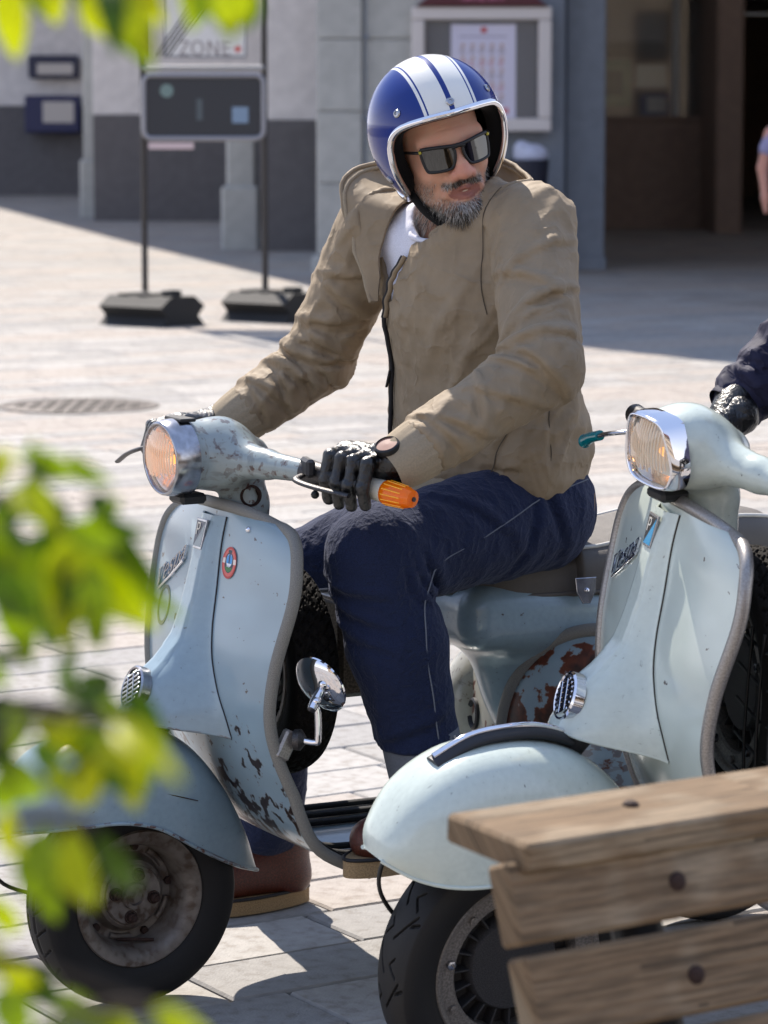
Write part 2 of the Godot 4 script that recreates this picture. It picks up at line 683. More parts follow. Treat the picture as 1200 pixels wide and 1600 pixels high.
# ================================================================ the scene
func _ready() -> void:
	rng.seed = 7
	# camera
	var cam := Camera3D.new()
	cam.name = "camera"
	cam.position = Vector3(0, 1.5, 0)
	cam.rotation_degrees = Vector3(-7.266, 0, 0)
	cam.near = 0.05
	cam.far = 900.0
	var lens := CameraAttributesPhysical.new()
	lens.frustum_focal_length = 72.0
	lens.exposure_aperture = 5.3
	lens.frustum_focus_distance = 5.2
	lens.frustum_near = 0.05
	lens.frustum_far = 900.0
	cam.attributes = lens
	cam.keep_aspect = Camera3D.KEEP_HEIGHT
	add_child(cam)
	cam.fov = 18.925
	# sky, air and exposure
	var sky_mat := ProceduralSkyMaterial.new()
	sky_mat.sky_top_color = Color(0.47, 0.535, 0.66)
	sky_mat.sky_horizon_color = Color(0.89, 0.885, 0.885)
	sky_mat.sky_curve = 0.12
	sky_mat.ground_bottom_color = Color(0.55, 0.53, 0.51)
	sky_mat.ground_horizon_color = Color(0.60, 0.62, 0.64)
	sky_mat.sky_energy_multiplier = 1.2
	sky_mat.sun_angle_max = 12.0
	var sky := Sky.new()
	sky.sky_material = sky_mat
	var env := Environment.new()
	env.background_mode = Environment.BG_SKY
	env.sky = sky
	env.tonemap_mode = Environment.TONE_MAPPER_LINEAR
	env.tonemap_exposure = 1.82
	env.sdfgi_enabled = true
	env.ssao_enabled = true
	env.ssil_enabled = true
	var we := WorldEnvironment.new()
	we.name = "environment"
	we.environment = env
	add_child(we)
	# the sun stands high behind the scene
	var sun := DirectionalLight3D.new()
	sun.name = "sun"
	sun.light_color = Color(1.0, 0.96, 0.91)
	sun.light_energy = 1.5
	sun.light_angular_distance = 0.53
	sun.shadow_enabled = true
	sun.look_at_from_position(Vector3.ZERO, Vector3(0.235, -0.743, 0.625))
	add_child(sun)

	make_materials()
	build_ground()
	build_arcade()
	build_opposite_houses()
	build_street_things()
	build_scooters()
	build_riders()
	build_bench()
	build_leaves()

func make_materials() -> void:
	M.alu = mat(Color(0.66, 0.64, 0.62), 0.42, 0.75)
	grain(M.alu, 9.0, 0.01, 11, 0.05, 0.2)
	M.chrome = mat(Color(0.88, 0.88, 0.90), 0.06, 1.0)
	M.worn_chrome = mat(Color(0.72, 0.72, 0.74), 0.2, 1.0)
	grain(M.worn_chrome, 4.0, 0.004, 13, 0.02, 0.22)
	M.steel = mat(Color(0.38, 0.37, 0.37), 0.45, 0.8)
	grain(M.steel, 12.0, 0.03, 14, 0.06, 0.5)
	M.dark_steel = mat(Color(0.20, 0.20, 0.21), 0.5, 0.5)
	M.rubber = mat(Color(0.095, 0.093, 0.095), 0.72, 0.0, 0.4)
	grain(M.rubber, 20.0, 0.03, 15, 0.06, 0.4)
	M.tyre_old = mat(Color(0.13, 0.115, 0.10), 0.85, 0.0, 0.3)
	grain(M.tyre_old, 14.0, 0.03, 16, 0.06, 0.45)
	M.tyre_new = mat(Color(0.115, 0.11, 0.11), 0.6, 0.0, 0.4)
	grain(M.tyre_new, 18.0, 0.02, 17, 0.05, 0.3)
	M.black = mat(Color(0.04, 0.04, 0.045), 0.5)
	M.black_pad = cloth(Color(0.055, 0.055, 0.06), 30.0, 0.04, 18)
	# pulled and crumpled cloth: sharp meeting ridges
	var crumple := noise(0.007, 301, 3)
	crumple.fractal_type = FastNoiseLite.FRACTAL_RIDGED
	crumple.domain_warp_enabled = true
	crumple.domain_warp_amplitude = 40.0
	crumple.domain_warp_frequency = 0.006
	var crumpled := ntex(crumple, [[0.0, grey(0.0)], [0.45, grey(0.25)], [0.8, grey(0.75)], [1.0, grey(1.0)]], 1024)
	var pulled := noise(0.006, 305, 2)
	pulled.fractal_type = FastNoiseLite.FRACTAL_RIDGED
	pulled.fractal_gain = 0.32
	pulled.domain_warp_enabled = true
	pulled.domain_warp_amplitude = 55.0
	pulled.domain_warp_frequency = 0.004
	pulled.domain_warp_fractal_octaves = 2
	var pulled_tex := ntex(pulled, [[0.0, grey(0.0)], [0.5, grey(0.12)], [0.8, grey(0.45)], [1.0, grey(1.0)]], 1024)
	M.jacket = cloth(Color(0.56, 0.495, 0.405), 1.7, 0.0, 19, 0.66, 0.2)
	M.jacket.heightmap_texture = pulled_tex
	M.jacket.heightmap_scale = 0.36
	M.jacket_rib = cloth(Color(0.60, 0.545, 0.46), 20.0, 0.04, 20)
	M.jacket_seam = mat(Color(0.28, 0.24, 0.19), 0.8)
	M.jacket_dark = mat(Color(0.09, 0.085, 0.10), 0.7)
	M.shirt = cloth(Color(0.86, 0.86, 0.90), 34.0, 0.02, 21)
	M.denim = cloth(Color(0.145, 0.185, 0.31), 5.0, 0.0, 22, 0.85, 0.5)
	M.denim.albedo_texture = ntex(noise(0.22, 92, 3), [[0.2, grey(0.50)], [0.55, grey(0.85)], [0.8, grey(1.0)]])
	M.denim.heightmap_texture = crumpled
	M.denim.heightmap_scale = 0.32
	M.denim_in = cloth(Color(0.42, 0.44, 0.48), 18.0, 0.06, 23)
	M.thread = mat(Color(0.62, 0.50, 0.36), 0.8)
	M.navy = cloth(Color(0.15, 0.15, 0.235), 1.7, 0.0, 24, 0.7)
	M.navy.heightmap_texture = pulled_tex
	M.navy.heightmap_scale = 0.8
	M.leather = mat(Color(0.04, 0.038, 0.04), 0.30, 0.0, 0.55)
	M.leather.heightmap_enabled = true
	M.leather.heightmap_texture = crumpled
	M.leather.heightmap_scale = 0.11
	tri(M.leather, 12.0)
	M.boot = mat(Color(0.38, 0.16, 0.095), 0.34)
	grain(M.boot, 14.0, 0.08, 26, 0.03, 0.45)
	M.sole = mat(Color(0.66, 0.55, 0.40), 0.85)
	grain(M.sole, 14.0, 0.06, 27, 0.04, 0.25)
	M.skin = mat(Color(1, 1, 1), 0.48, 0.0, 0.45)
	M.skin.vertex_color_use_as_albedo = true
	M.skin.subsurf_scatter_enabled = true
	M.skin.subsurf_scatter_strength = 0.12
	M.skin.heightmap_enabled = true
	M.skin.heightmap_texture = ntex(noise(0.09, 28, 4), [])
	M.skin.heightmap_scale = 0.12
	tri(M.skin, 16.0)
	M.hair = mat(Color(1, 1, 1), 0.5)
	M.hair.vertex_color_use_as_albedo = true
	M.lens_glass = mat(Color(0.04, 0.03, 0.025), 0.03, 0.0, 0.85)
	M.orange = mat(Color(1.0, 0.55, 0.04), 0.1, 0.0, 0.6)
	M.orange.backlight_enabled = true
	M.orange.backlight = Color(1.0, 0.62, 0.10)
	M.orange_core = mat(Color(1.0, 0.68, 0.14), 0.12)
	M.teal = mat(Color(0.0, 0.42, 0.45), 0.16)
	M.white_plastic = mat(Color(0.78, 0.76, 0.70), 0.4)
	M.beige_rubber = mat(Color(0.55, 0.54, 0.51), 0.7)
	grain(M.beige_rubber, 20.0, 0.03, 29, 0.05, 0.3)
	M.seat = mat(Color(0.41, 0.39, 0.37), 0.58, 0.0, 0.4)
	grain(M.seat, 22.0, 0.07, 30, 0.05, 0.18)
	M.piping = mat(Color(0.74, 0.73, 0.70), 0.5)
	M.paint_a = paint(Color(0.53, 0.61, 0.65), Color(0.20, 0.13, 0.10), 0.12, 3.0, 31)
	M.paint_a_rust = paint(Color(0.56, 0.605, 0.605), Color(0.27, 0.14, 0.10), 0.62, 3.0, 32)
	M.paint_cowl = paint(Color(0.53, 0.61, 0.65), Color(0.33, 0.17, 0.10), 0.88, 2.6, 33)
	M.paint_cream = paint(Color(0.68, 0.67, 0.62), Color(0.26, 0.17, 0.12), 0.45, 3.4, 34)
	M.paint_b = paint(Color(0.76, 0.80, 0.765), Color(0.16, 0.13, 0.11), 0.03, 3.2, 35, 0.2)
	M.rust = mat(Color(0.25, 0.15, 0.11), 0.8, 0.1)
	grain(M.rust, 14.0, 0.08, 36, 0.05, 0.5)
	M.rim_a = mat(Color(0.47, 0.44, 0.41), 0.5, 0.35)
	M.rim_a.albedo_texture = ntex(noise(0.012, 37, 5), [[0.22, Color(0.62, 0.54, 0.48)], [0.42, grey(0.86)], [0.8, grey(1.0)]])
	tri(M.rim_a, 5.0)
	M.rim_b = mat(Color(0.50, 0.475, 0.45), 0.5, 0.35)
	grain(M.rim_b, 9.0, 0.03, 38, 0.04, 0.3)
	M.drum = mat(Color(0.27, 0.265, 0.27), 0.6, 0.4)
	grain(M.drum, 16.0, 0.06, 39, 0.05, 0.4)
	M.wood = mat(Color.WHITE, 0.75, 0.0, 0.35)

func build_ground() -> void:
	var g := Mb.new()
	g.flat(PackedVector3Array([Vector3(-450, -0.06, -450), Vector3(450, -0.06, -450), Vector3(450, -0.06, 450), Vector3(-450, -0.06, 450)]), Vector3.UP)
	structure("ground", g, grain(mat(Color(0.66, 0.645, 0.625), 0.95), 0.4, 0.0, 50, 0.02, 0.2, true))
	var b := Mb.new()
	b.flat(PackedVector3Array([Vector3(-40, -0.011, -75), Vector3(40, -0.011, -75), Vector3(40, -0.011, -3.3), Vector3(-40, -0.011, -3.3)]), Vector3.UP)
	var sq := Mb.new()
	sq.flat(PackedVector3Array([Vector3(-40, -0.007, -3.35), Vector3(40, -0.007, -3.35), Vector3(40, -0.007, 26), Vector3(-40, -0.007, 26)]), Vector3.UP)
	structure("square", sq, grain(mat(Color(0.66, 0.645, 0.62), 0.95), 0.8, 0.0, 52, 0.02, 0.2, true))
	var pave := structure("pavement", b, grain(mat(Color(0.40, 0.37, 0.34), 0.95), 3.0, 0.1, 51, 0.03, 0.3, true))
	# stone slabs in rows, laid askew to the house line
	var tones := [Color(0.625, 0.61, 0.588), Color(0.595, 0.582, 0.563), Color(0.632, 0.60, 0.568), Color(0.575, 0.565, 0.553), Color(0.645, 0.63, 0.61)]
	var mats := []
	for k in tones.size():
		var m := mat(tones[k], 0.8, 0.0, 0.35)
		m.albedo_texture = ntex(noise(0.02, 60 + k, 6), [[0.15, Color(0.87, 0.855, 0.84)], [0.42, grey(0.95)], [0.8, grey(1.0)]])
		m.heightmap_enabled = true
		m.heightmap_texture = shared.relief
		m.heightmap_scale = 0.12
		mats.append(tri(m, 2.2, true))
	var shapes := {}
	var u := Vector3(cos(deg_to_rad(32)), 0, -sin(deg_to_rad(32)))
	var w := Vector3(-u.z, 0, u.x)
	var stones := []
	var lens_list := [0.30, 0.38, 0.46, 0.55]
	for row in range(-75, 310):
		var across := 1.2 - row * 0.218 + 3.0
		var run := -30.0 + rng.randf() * 0.4
		var band := 1 if (row % 13) < 3 else 0
		while run < 46.0:
			var li: int = rng.randi() % 4
			var l: float = lens_list[li]
			var p := u * (run + l / 2) + w * (across - 6.4)
			var dist := -p.z
			run += l + 0.0065
			var tone: int = rng.randi() % 5
			var y := rng.randf_range(-0.0022, 0.0)
			var tilt := Vector2(rng.randf_range(-0.004, 0.004), rng.randf_range(-0.004, 0.004))
			if dist < 3.4 or dist > 66.0 or absf(p.x) > dist * 0.15 + 7.0: continue
			if band and dist > 8.0: tone = 2
			stones.append([dist + (0.0 if absf(p.x) < dist * 0.135 + 0.2 else 500.0), p + Vector3(0, y, 0), li, tone, tilt])
	stones.sort_custom(func(a, c): return a[0] < c[0])
	var turn := Basis(u, Vector3.UP, w)
	for li in 4:
		var b2 := Mb.new()
		b2.box(Vector3(lens_list[li], 0.05, 0.2115), at(Vector3(0, -0.025, 0)), 0.0045)
		for tone in 5:
			shapes[li * 10 + tone] = b2.mesh(mats[tone])
	var mm := MultiMesh.new()
	mm.transform_format = MultiMesh.TRANSFORM_3D
	mm.use_colors = true
	var far_mat := mat(Color.WHITE, 0.8, 0.0, 0.35)
	far_mat.vertex_color_use_as_albedo = true
	far_mat.albedo_texture = ntex(noise(0.02, 66, 6), [[0.15, Color(0.87, 0.855, 0.84)], [0.42, grey(0.95)], [0.8, grey(1.0)]])
	tri(far_mat, 1.6, true)
	var one := Mb.new()
	one.box(Vector3(1.0, 0.05, 0.2115), at(Vector3(0, -0.025, 0)), 0.0045)
	mm.mesh = one.mesh(far_mat)
	mm.instance_count = stones.size() - 300
	for k in stones.size():
		var s = stones[k]
		var bs := turn * Basis.from_euler(Vector3(s[4].x, 0, s[4].y))
		if k < 300:
			put(pave, "paving_slab", shapes[s[2] * 10 + s[3]], Transform3D(bs, s[1]))
		else:
			mm.set_instance_transform(k - 300, Transform3D(bs.scaled_local(Vector3(lens_list[s[2]], 1, 1)), s[1]))
			mm.set_instance_color(k - 300, tones[s[3]].srgb_to_linear())
	var mi := MultiMeshInstance3D.new()
	mi.name = "paving_slab_rows"
	mi.multimesh = mm
	mi.set_meta("kind", "stuff")
	pave.add_child(mi)

func slab(parent: Node, called: String, lo: Vector3, hi: Vector3, m: Material, ch := 0.01, label := "") -> MeshInstance3D:
	var b := Mb.new()
	b.box(hi - lo, at((lo + hi) / 2), ch)
	return part(parent, called, b, m, label)

func build_arcade() -> void:
	var white := grain(mat(Color(0.89, 0.87, 0.855), 0.9), 0.7, 0.03, 80, 0.01, 0.06, true)
	var plinth := grain(mat(Color(0.41, 0.40, 0.405), 0.9), 0.8, 0.04, 81, 0.01, 0.1, true)
	var stone := grain(mat(Color(0.70, 0.70, 0.68), 0.85), 0.9, 0.04, 82, 0.01, 0.08, true)
	var blue_grey := grain(mat(Color(0.47, 0.50, 0.54), 0.6), 0.9, 0.02, 83, 0.01, 0.06, true)
	var brown := grain(mat(Color(0.50, 0.42, 0.365), 0.8), 0.8, 0.1, 84, 0.01, 0.15, true)
	var t := thing("arcade_building", "pale arcaded town building with dark grey plinth and stone pillars behind the rider", "building", at(Vector3(0, 0, -30)))
	var z := 30.0   # the thing stands 30 m from the origin, its parts are measured from there
	var V := func(x: float, y: float, d: float) -> Vector3: return Vector3(x, y, z - d)
	slab(t, "wall", V.call(-16, 1.79, 63.2), V.call(-4.36, 8.05, 62.4), white)
	slab(t, "plinth", V.call(-16, -0.03, 63.2), V.call(-4.36, 1.79, 62.36), plinth)
	slab(t, "wall", V.call(-4.36, 1.58, 63.2), V.call(-1.45, 8.05, 46.43), white)
	slab(t, "plinth", V.call(-4.36, -0.03, 63.2), V.call(-1.45, 1.58, 46.39), plinth)
	slab(t, "wall", V.call(-1.42, 1.5, 46.2), V.call(-0.5, 8.05, 35.72), white)
	slab(t, "plinth", V.call(-1.42, -0.03, 46.2), V.call(-0.5, 1.5, 35.68), plinth)
	var p1 := slab(t, "pillar", V.call(-4.66, -0.03, 48.5), V.call(-4.30, 3.6, 47.95), stone, 0.02)
	slab(p1, "pillar_base", V.call(-4.72, -0.03, 48.6), V.call(-4.28, 0.9, 47.9), stone, 0.03)
	var p2 := slab(t, "stone_post", V.call(-1.84, -0.03, 36.4), V.call(-1.50, 1.55, 36.03), stone, 0.03)
	slab(p2, "post_base", V.call(-1.9, -0.03, 36.46), V.call(-1.46, 0.74, 35.97), stone, 0.03)
	var p3 := slab(t, "pillar", V.call(-0.67, -0.03, 35.2), V.call(0.45, 3.0, 30.68), stone, 0.03)
	for k in 4:   # facing stones of the pillar with open joints
		slab(p3, "facing_stone", V.call(-0.665, 0.17 + k * 0.71, 30.70), V.call(-0.215, 0.872 + k * 0.71, 30.60), stone, 0.012)
		slab(p3, "facing_stone", V.call(-0.205, 0.17 + k * 0.71, 30.70), V.call(0.445, 0.872 + k * 0.71, 30.64), stone, 0.012)
	for k in 3:   # clips and a cable run down beside it
		slab(p3, "cable_clip", V.call(-0.21, 0.7 + k * 0.8, 30.60), V.call(-0.15, 0.73 + k * 0.8, 30.565), blue_grey, 0.004)
	var cable := Mb.new()
	cable.tube(PackedVector3Array([V.call(-0.18, 0.1, 30.585), V.call(-0.18, 2.99, 30.585)]), 0.011, 8)
	part(p3, "cable", cable, blue_grey)
	slab(p3, "pillar_base", V.call(-0.72, -0.03, 30.72), V.call(0.46, 0.16, 30.54), stone, 0.02)
	slab(t, "wall", V.call(0.46, -0.03, 35.2), V.call(1.80, 3.0, 30.78), blue_grey, 0.02, "blue grey wall panel behind the notice case")
	var p4 := slab(t, "pillar", V.call(1.83, -0.03, 32.0), V.call(2.23, 3.6, 31.2), blue_grey, 0.02, "blue grey steel clad pillar beside the passage")
	slab(p4, "pillar_base", V.call(1.81, -0.03, 32.02), V.call(2.25, 0.14, 31.16), blue_grey, 0.02)
	# shop front set back to the right
	slab(t, "stall_riser", V.call(2.4, -0.03, 43.6), V.call(4.42, 1.48, 43.0), brown)
	var wf := slab(t, "window_frame", V.call(2.4, 1.485, 43.5), V.call(4.42, 1.56, 43.02), brown, 0.01)
	slab(wf, "mullion", V.call(2.4, 1.56, 43.4), V.call(2.55, 3.6, 43.05), brown)
	slab(wf, "mullion", V.call(4.02, 1.56, 43.4), V.call(4.10, 3.6, 43.05), stone)
	var pane := Mb.new()
	pane.flat(PackedVector3Array([V.call(2.55, 1.56, 43.2), V.call(4.42, 1.56, 43.2), V.call(4.42, 3.6, 43.2), V.call(2.55, 3.6, 43.2)]), Vector3(0, 0, 1))
	part(wf, "pane", pane, mat(Color(0.6, 0.62, 0.62, 0.12), 0.03))
	slab(t, "back_wall", V.call(2.3, -0.03, 46.2), V.call(4.59, 3.6, 46.0), mat(Color(0.50, 0.46, 0.43), 0.9))
	slab(t, "shop_floor", V.call(2.4, 0.9, 46.0), V.call(4.42, 1.0, 43.6), brown)
	slab(t, "display_panel", V.call(2.95, 1.7, 44.0), V.call(3.5, 2.35, 43.9), mat(Color(0.36, 0.42, 0.31), 0.7), 0.01, "green poster board in the shop window")
	slab(t, "display_panel", V.call(3.05, 1.85, 43.9), V.call(3.38, 2.2, 43.88), mat(Color(0.10, 0.16, 0.12), 0.7), 0.01)
	slab(t, "display_panel", V.call(3.58, 1.95, 44.1), V.call(4.0, 2.28, 44.0), mat(Color(0.62, 0.64, 0.60), 0.7), 0.01, "pale leaflet board in the shop window")
	slab(t, "display_box", V.call(3.62, 1.5, 44.1), V.call(4.08, 1.88, 43.8), mat(Color(0.13, 0.11, 0.30), 0.6), 0.02, "dark violet box in the shop window")
	slab(t, "display_box", V.call(3.72, 1.62, 43.8), V.call(3.98, 1.82, 43.78), mat(Color(0.70, 0.68, 0.64), 0.7), 0.01)
	slab(t, "blind", V.call(2.9, 2.6, 44.2), V.call(4.0, 3.6, 44.15), mat(Color(0.52, 0.49, 0.46), 0.9), 0.01)
	slab(t, "pillar", V.call(4.42, -0.03, 43.4), V.call(4.78, 3.6, 41.2), brown, 0.03, "brown clad pillar right of the shop window")
	# the passage right of the pillar runs deep into the house
	slab(t, "passage_wall", V.call(4.60, -0.03, 62.0), V.call(4.78, 3.6, 43.45), brown)
	slab(t, "passage_wall", V.call(11.6, -0.03, 62.0), V.call(11.8, 3.6, 42.0), brown)
	slab(t, "passage_end", V.call(4.6, -0.03, 62.3), V.call(11.8, 3.6, 62.02), brown)
	slab(t, "passage_ceiling", V.call(2.3, 3.61, 62.3), V.call(11.8, 3.9, 41.2), white)
	# upper storeys carried over the arcade
	var eave := Mb.new()
	var flat_basis := Basis(Vector3(1, 0, 0), Vector3(0, 0, -1), Vector3(0, 1, 0))   # local xy of the prism lies in the ground plane
	var out2 := PackedVector2Array([Vector2(-11.7, 70.5), Vector2(-9.36, 60.7), Vector2(-5.58, 44.4), Vector2(-3.45, 35.7), Vector2(-1.45, 27.7), Vector2(-0.4, 26.0), Vector2(14, 20), Vector2(14, 76), Vector2(-9, 76)])
	var poly2 := PackedVector2Array()
	for q in out2: poly2.append(Vector2(q.x, q.y - z))
	eave.prism(poly2, 0.3, Transform3D(flat_basis, Vector3(0, 8.1, 0)))
	part(t, "roof", eave, brown)
	slab(t, "side_wall", V.call(12.0, -0.03, 46.0), V.call(12.4, 8.05, 21.5), white)

func build_opposite_houses() -> void:
	var t := thing("town_house", "sunlit town house with rows of windows behind the viewpoint", "building", at(Vector3(0, 0, 24)))
	var wall := grain(mat(Color(0.72, 0.66, 0.58), 0.9), 0.6, 0.05, 90, 0.02, 0.12, true)
	var b := Mb.new()
	b.box(Vector3(36, 9, 6), at(Vector3(0, 4.5, 4)), 0.02)
	part(t, "wall", b, wall)
	var r := Mb.new()
	r.prism(PackedVector2Array([Vector2(-4, 0), Vector2(4, 0), Vector2(0, 3.2)]), 37.0, Transform3D(Basis(Vector3(0, 0, 1), Vector3(0, 1, 0), Vector3(-1, 0, 0)), Vector3(18.5, 9.0, 4)))
	part(t, "roof", r, mat(Color(0.30, 0.16, 0.12), 0.8))
	var glass := mat(Color(0.10, 0.12, 0.14), 0.05, 0.0, 0.8)
	var frame := mat(Color(0.33, 0.20, 0.13), 0.6)
	for x in range(-7, 8):
		for y in 3:
			var c := Vector3(x * 2.4, 1.7 + y * 2.8, 0.98)
			var f := Mb.new()
			f.box(Vector3(1.3, 1.8, 0.1), at(c), 0.01)
			var fr := part(t, "window", f, frame)
			var gl := Mb.new()
			gl.box(Vector3(1.1, 1.6, 0.02), at(c - Vector3(0, 0, 0.055)), 0.004)
			part(fr, "pane", gl, glass)

func build_street_things() -> void:
	var dark_rubber := grain(mat(Color(0.17, 0.17, 0.17), 0.75), 3.0, 0.2, 100, 0.03, 0.35)
	var pole_mat := mat(Color(0.24, 0.225, 0.215), 0.5, 0.4)
	# the sign frame on two poles
	var s := thing("sign_stand", "end of pedestrian zone sign on two dark poles at the left", "traffic sign", at(Vector3(-1.55, 0, -23.3)))
	for x in [-0.26, 0.65]:
		var p := Mb.new()
		p.tube(PackedVector3Array([Vector3(x, 0.12, 0), Vector3(x, 3.3, 0)]), 0.024, 14)
		part(s, "pole", p, pole_mat)
	var br := Mb.new()
	br.tube(PackedVector3Array([Vector3(-0.26, 1.89, 0.03), Vector3(0.65, 1.89, 0.03)]), 0.02, 10)
	part(s, "crossbar", br, mat(Color(0.58, 0.58, 0.58), 0.4, 0.6))
	var bd := Mb.new()
	bd.prism(round_rect(0.62, 0.9, 0.03), 0.012, at(Vector3(0.21, 2.42, 0.03)))
	var board := part(s, "sign_board", bd, mat(Color(0.80, 0.79, 0.77), 0.5))
	var rim := Mb.new()
	for k in 2:
		rim.box(Vector3(0.62, 0.014, 0.02), at(Vector3(0.21, 1.975 + k * 0.89, 0.034)), 0.003)
		rim.box(Vector3(0.014, 0.87, 0.02), at(Vector3(-0.093 + k * 0.606, 2.42, 0.034)), 0.003)
	part(board, "rim", rim, mat(Color(0.40, 0.42, 0.46), 0.4, 0.5))
	var lines := Mb.new()
	for k in 4:
		lines.box(Vector3(1.05, 0.012, 0.002), Transform3D(Basis(Vector3(0, 0, 1), deg_to_rad(54)), Vector3(0.14 + k * 0.035, 2.40, 0.0435)), 0.0)
	part(board, "stripes", lines, M.black)
	var sym := Mb.new()
	sym.prism(disc_poly(0.17, 32), 0.002, at(Vector3(0.24, 2.56, 0.0425)))
	part(board, "symbol", sym, mat(Color(0.32, 0.31, 0.33), 0.6))
	var zone := text_mesh("ZONE", 0.155, 0.002, mat(Color(0.52, 0.48, 0.47), 0.6))
	put(board, "lettering", zone, at(Vector3(0.21, 2.035, 0.0432)))
	var dot := Mb.new()
	dot.prism(disc_poly(0.026), 0.002, at(Vector3(0.455, 2.03, 0.0425)))
	part(board, "dot", dot, mat(Color(0.75, 0.40, 0.38), 0.6))
	var lb := Mb.new()
	lb.prism(round_rect(0.90, 0.46, 0.02), 0.015, at(Vector3(0.195, 1.6, 0.028)))
	var lower := part(s, "lower_board", lb, mat(Color(0.165, 0.17, 0.185), 0.55), "dark board with stickers under the white sign")
	var fr := Mb.new()
	var ring := PackedVector3Array()
	for q in round_rect(0.90, 0.47, 0.06): ring.append(Vector3(0.195 + q.x, 1.6 + q.y, 0.045))
	ring.append(ring[0])
	fr.tube(ring, 0.02, 8, false)
	part(lower, "rim", fr, mat(Color(0.56, 0.56, 0.58), 0.4, 0.5))
	var st := Mb.new()
	st.prism(disc_poly(0.05), 0.002, at(Vector3(-0.08, 1.72, 0.0432)))
	part(lower, "sticker", st, mat(Color(0.42, 0.50, 0.48), 0.6))
	var st2 := Mb.new()
	st2.box(Vector3(0.045, 0.16, 0.002), at(Vector3(0.165, 1.58, 0.044)), 0.0)
	part(lower, "sticker", st2, mat(Color(0.30, 0.33, 0.34), 0.6))
	var st3 := Mb.new()
	st3.box(Vector3(0.12, 0.12, 0.002), at(Vector3(0.47, 1.54, 0.044)), 0.0)
	part(lower, "sticker", st3, mat(Color(0.46, 0.54, 0.62), 0.6))
	var st4 := Mb.new()
	st4.box(Vector3(0.34, 0.05, 0.01), at(Vector3(-0.05, 1.31, 0.045)), 0.004)
	part(lower, "tape", st4, mat(Color(0.78, 0.70, 0.70), 0.6))
	# the recycled rubber feet the poles stand in
	for k in 2:
		var f := thing("ballast_block", ["black recycled rubber base block under the left sign pole", "black recycled rubber base block under the right sign pole, partly behind the sleeve"][k], "sign base", Transform3D(Basis(Vector3.UP, deg_to_rad(-38)), Vector3([-1.72, -0.84][k], 0, [-22.75, -23.2][k])), "rubber feet of the sign stand")
		var body := Mb.new()
		# end profile with a notch, drawn out along the block
		var prof := PackedVector2Array([Vector2(-0.24, 0.0), Vector2(0.24, 0.0), Vector2(0.24, 0.05), Vector2(0.20, 0.13), Vector2(0.10, 0.15), Vector2(0.10, 0.135), Vector2(-0.10, 0.135), Vector2(-0.10, 0.15), Vector2(-0.20, 0.13), Vector2(-0.24, 0.05)])
		prof = PackedVector2Array([Vector2(-0.24, 0.0), Vector2(0.24, 0.0), Vector2(0.17, 0.07), Vector2(0.24, 0.14), Vector2(0.13, 0.215), Vector2(-0.13, 0.215), Vector2(-0.24, 0.14), Vector2(-0.17, 0.07)])
		body.prism(prof, 0.62, Transform3D(Basis(Vector3(0, 0, 1), Vector3(0, 1, 0), Vector3(-1, 0, 0)), Vector3(0.31, 0, 0)), 0.012)
		part(f, "block", body, dark_rubber)
		for x in [-0.17, 0.02]:
			var rib := Mb.new()
			rib.box(Vector3(0.10, 0.02, 0.26), at(Vector3(x, 0.222, 0)), 0.006)
			part(f, "raised_pad", rib, dark_rubber)
		var hole := Mb.new()
		hole.box(Vector3(0.11, 0.05, 0.11), at(Vector3(0.2, 0.235, 0)), 0.008)
		part(f, "socket", hole, dark_rubber)
	# notice case with its little red roof
	var c := thing("notice_case", "white framed notice case with dark red roof holding a printed poster", "notice board", at(Vector3(0.96, 0, -30.55)))
	var back := Mb.new()
	back.box(Vector3(1.3, 1.15, 0.06), at(Vector3(0, 2.0, -0.1)), 0.01)
	part(c, "back_panel", back, mat(Color(0.36, 0.36, 0.37), 0.8))
	var fm := mat(Color(0.80, 0.775, 0.76), 0.45)
	for k in 2:
		var a := Mb.new()
		a.box(Vector3(1.38, 0.13, 0.16), at(Vector3(0, 1.455 + k * 1.09, -0.05)), 0.015)
		part(c, "frame_rail", a, fm)
		var a2 := Mb.new()
		a2.box(Vector3(0.13, 0.955, 0.158), at(Vector3(-0.625 + k * 1.25, 2.0, -0.05)), 0.015)
		part(c, "frame_stile", a2, fm)
	var rf := Mb.new()
	rf.prism(PackedVector2Array([Vector2(-0.64, 0), Vector2(0.64, 0), Vector2(0.42, 0.17), Vector2(-0.42, 0.17)]), 0.2, at(Vector3(0, 2.612, -0.12)), 0.01)
	var roof := part(c, "roof", rf, mat(Color(0.30, 0.06, 0.11), 0.5))
	var ink := mat(Color(0.62, 0.34, 0.44), 0.6)
	for k in 11:   # worn letters that cannot be read any more
		var lt := Mb.new()
		lt.box(Vector3(0.014 + 0.012 * (k % 3), 0.07 + 0.02 * (k % 2), 0.004), at(Vector3(-0.20 + k * 0.04, 2.70, 0.082)), 0.001)
		part(roof, "worn_letter", lt, ink)
	var po := Mb.new()
	po.flat(PackedVector3Array([Vector3(-0.30, 1.52, -0.062), Vector3(0.34, 1.52, -0.062), Vector3(0.34, 2.44, -0.062), Vector3(-0.30, 2.44, -0.062)]), Vector3(0, 0, 1), PackedVector2Array([Vector2(0, 1), Vector2(1, 1), Vector2(1, 0), Vector2(0, 0)]))
	var im := Image.create(160, 240, false, Image.FORMAT_RGB8)
	im.fill(Color(0.80, 0.79, 0.86))
	var pr := RandomNumberGenerator.new()
	pr.seed = 4
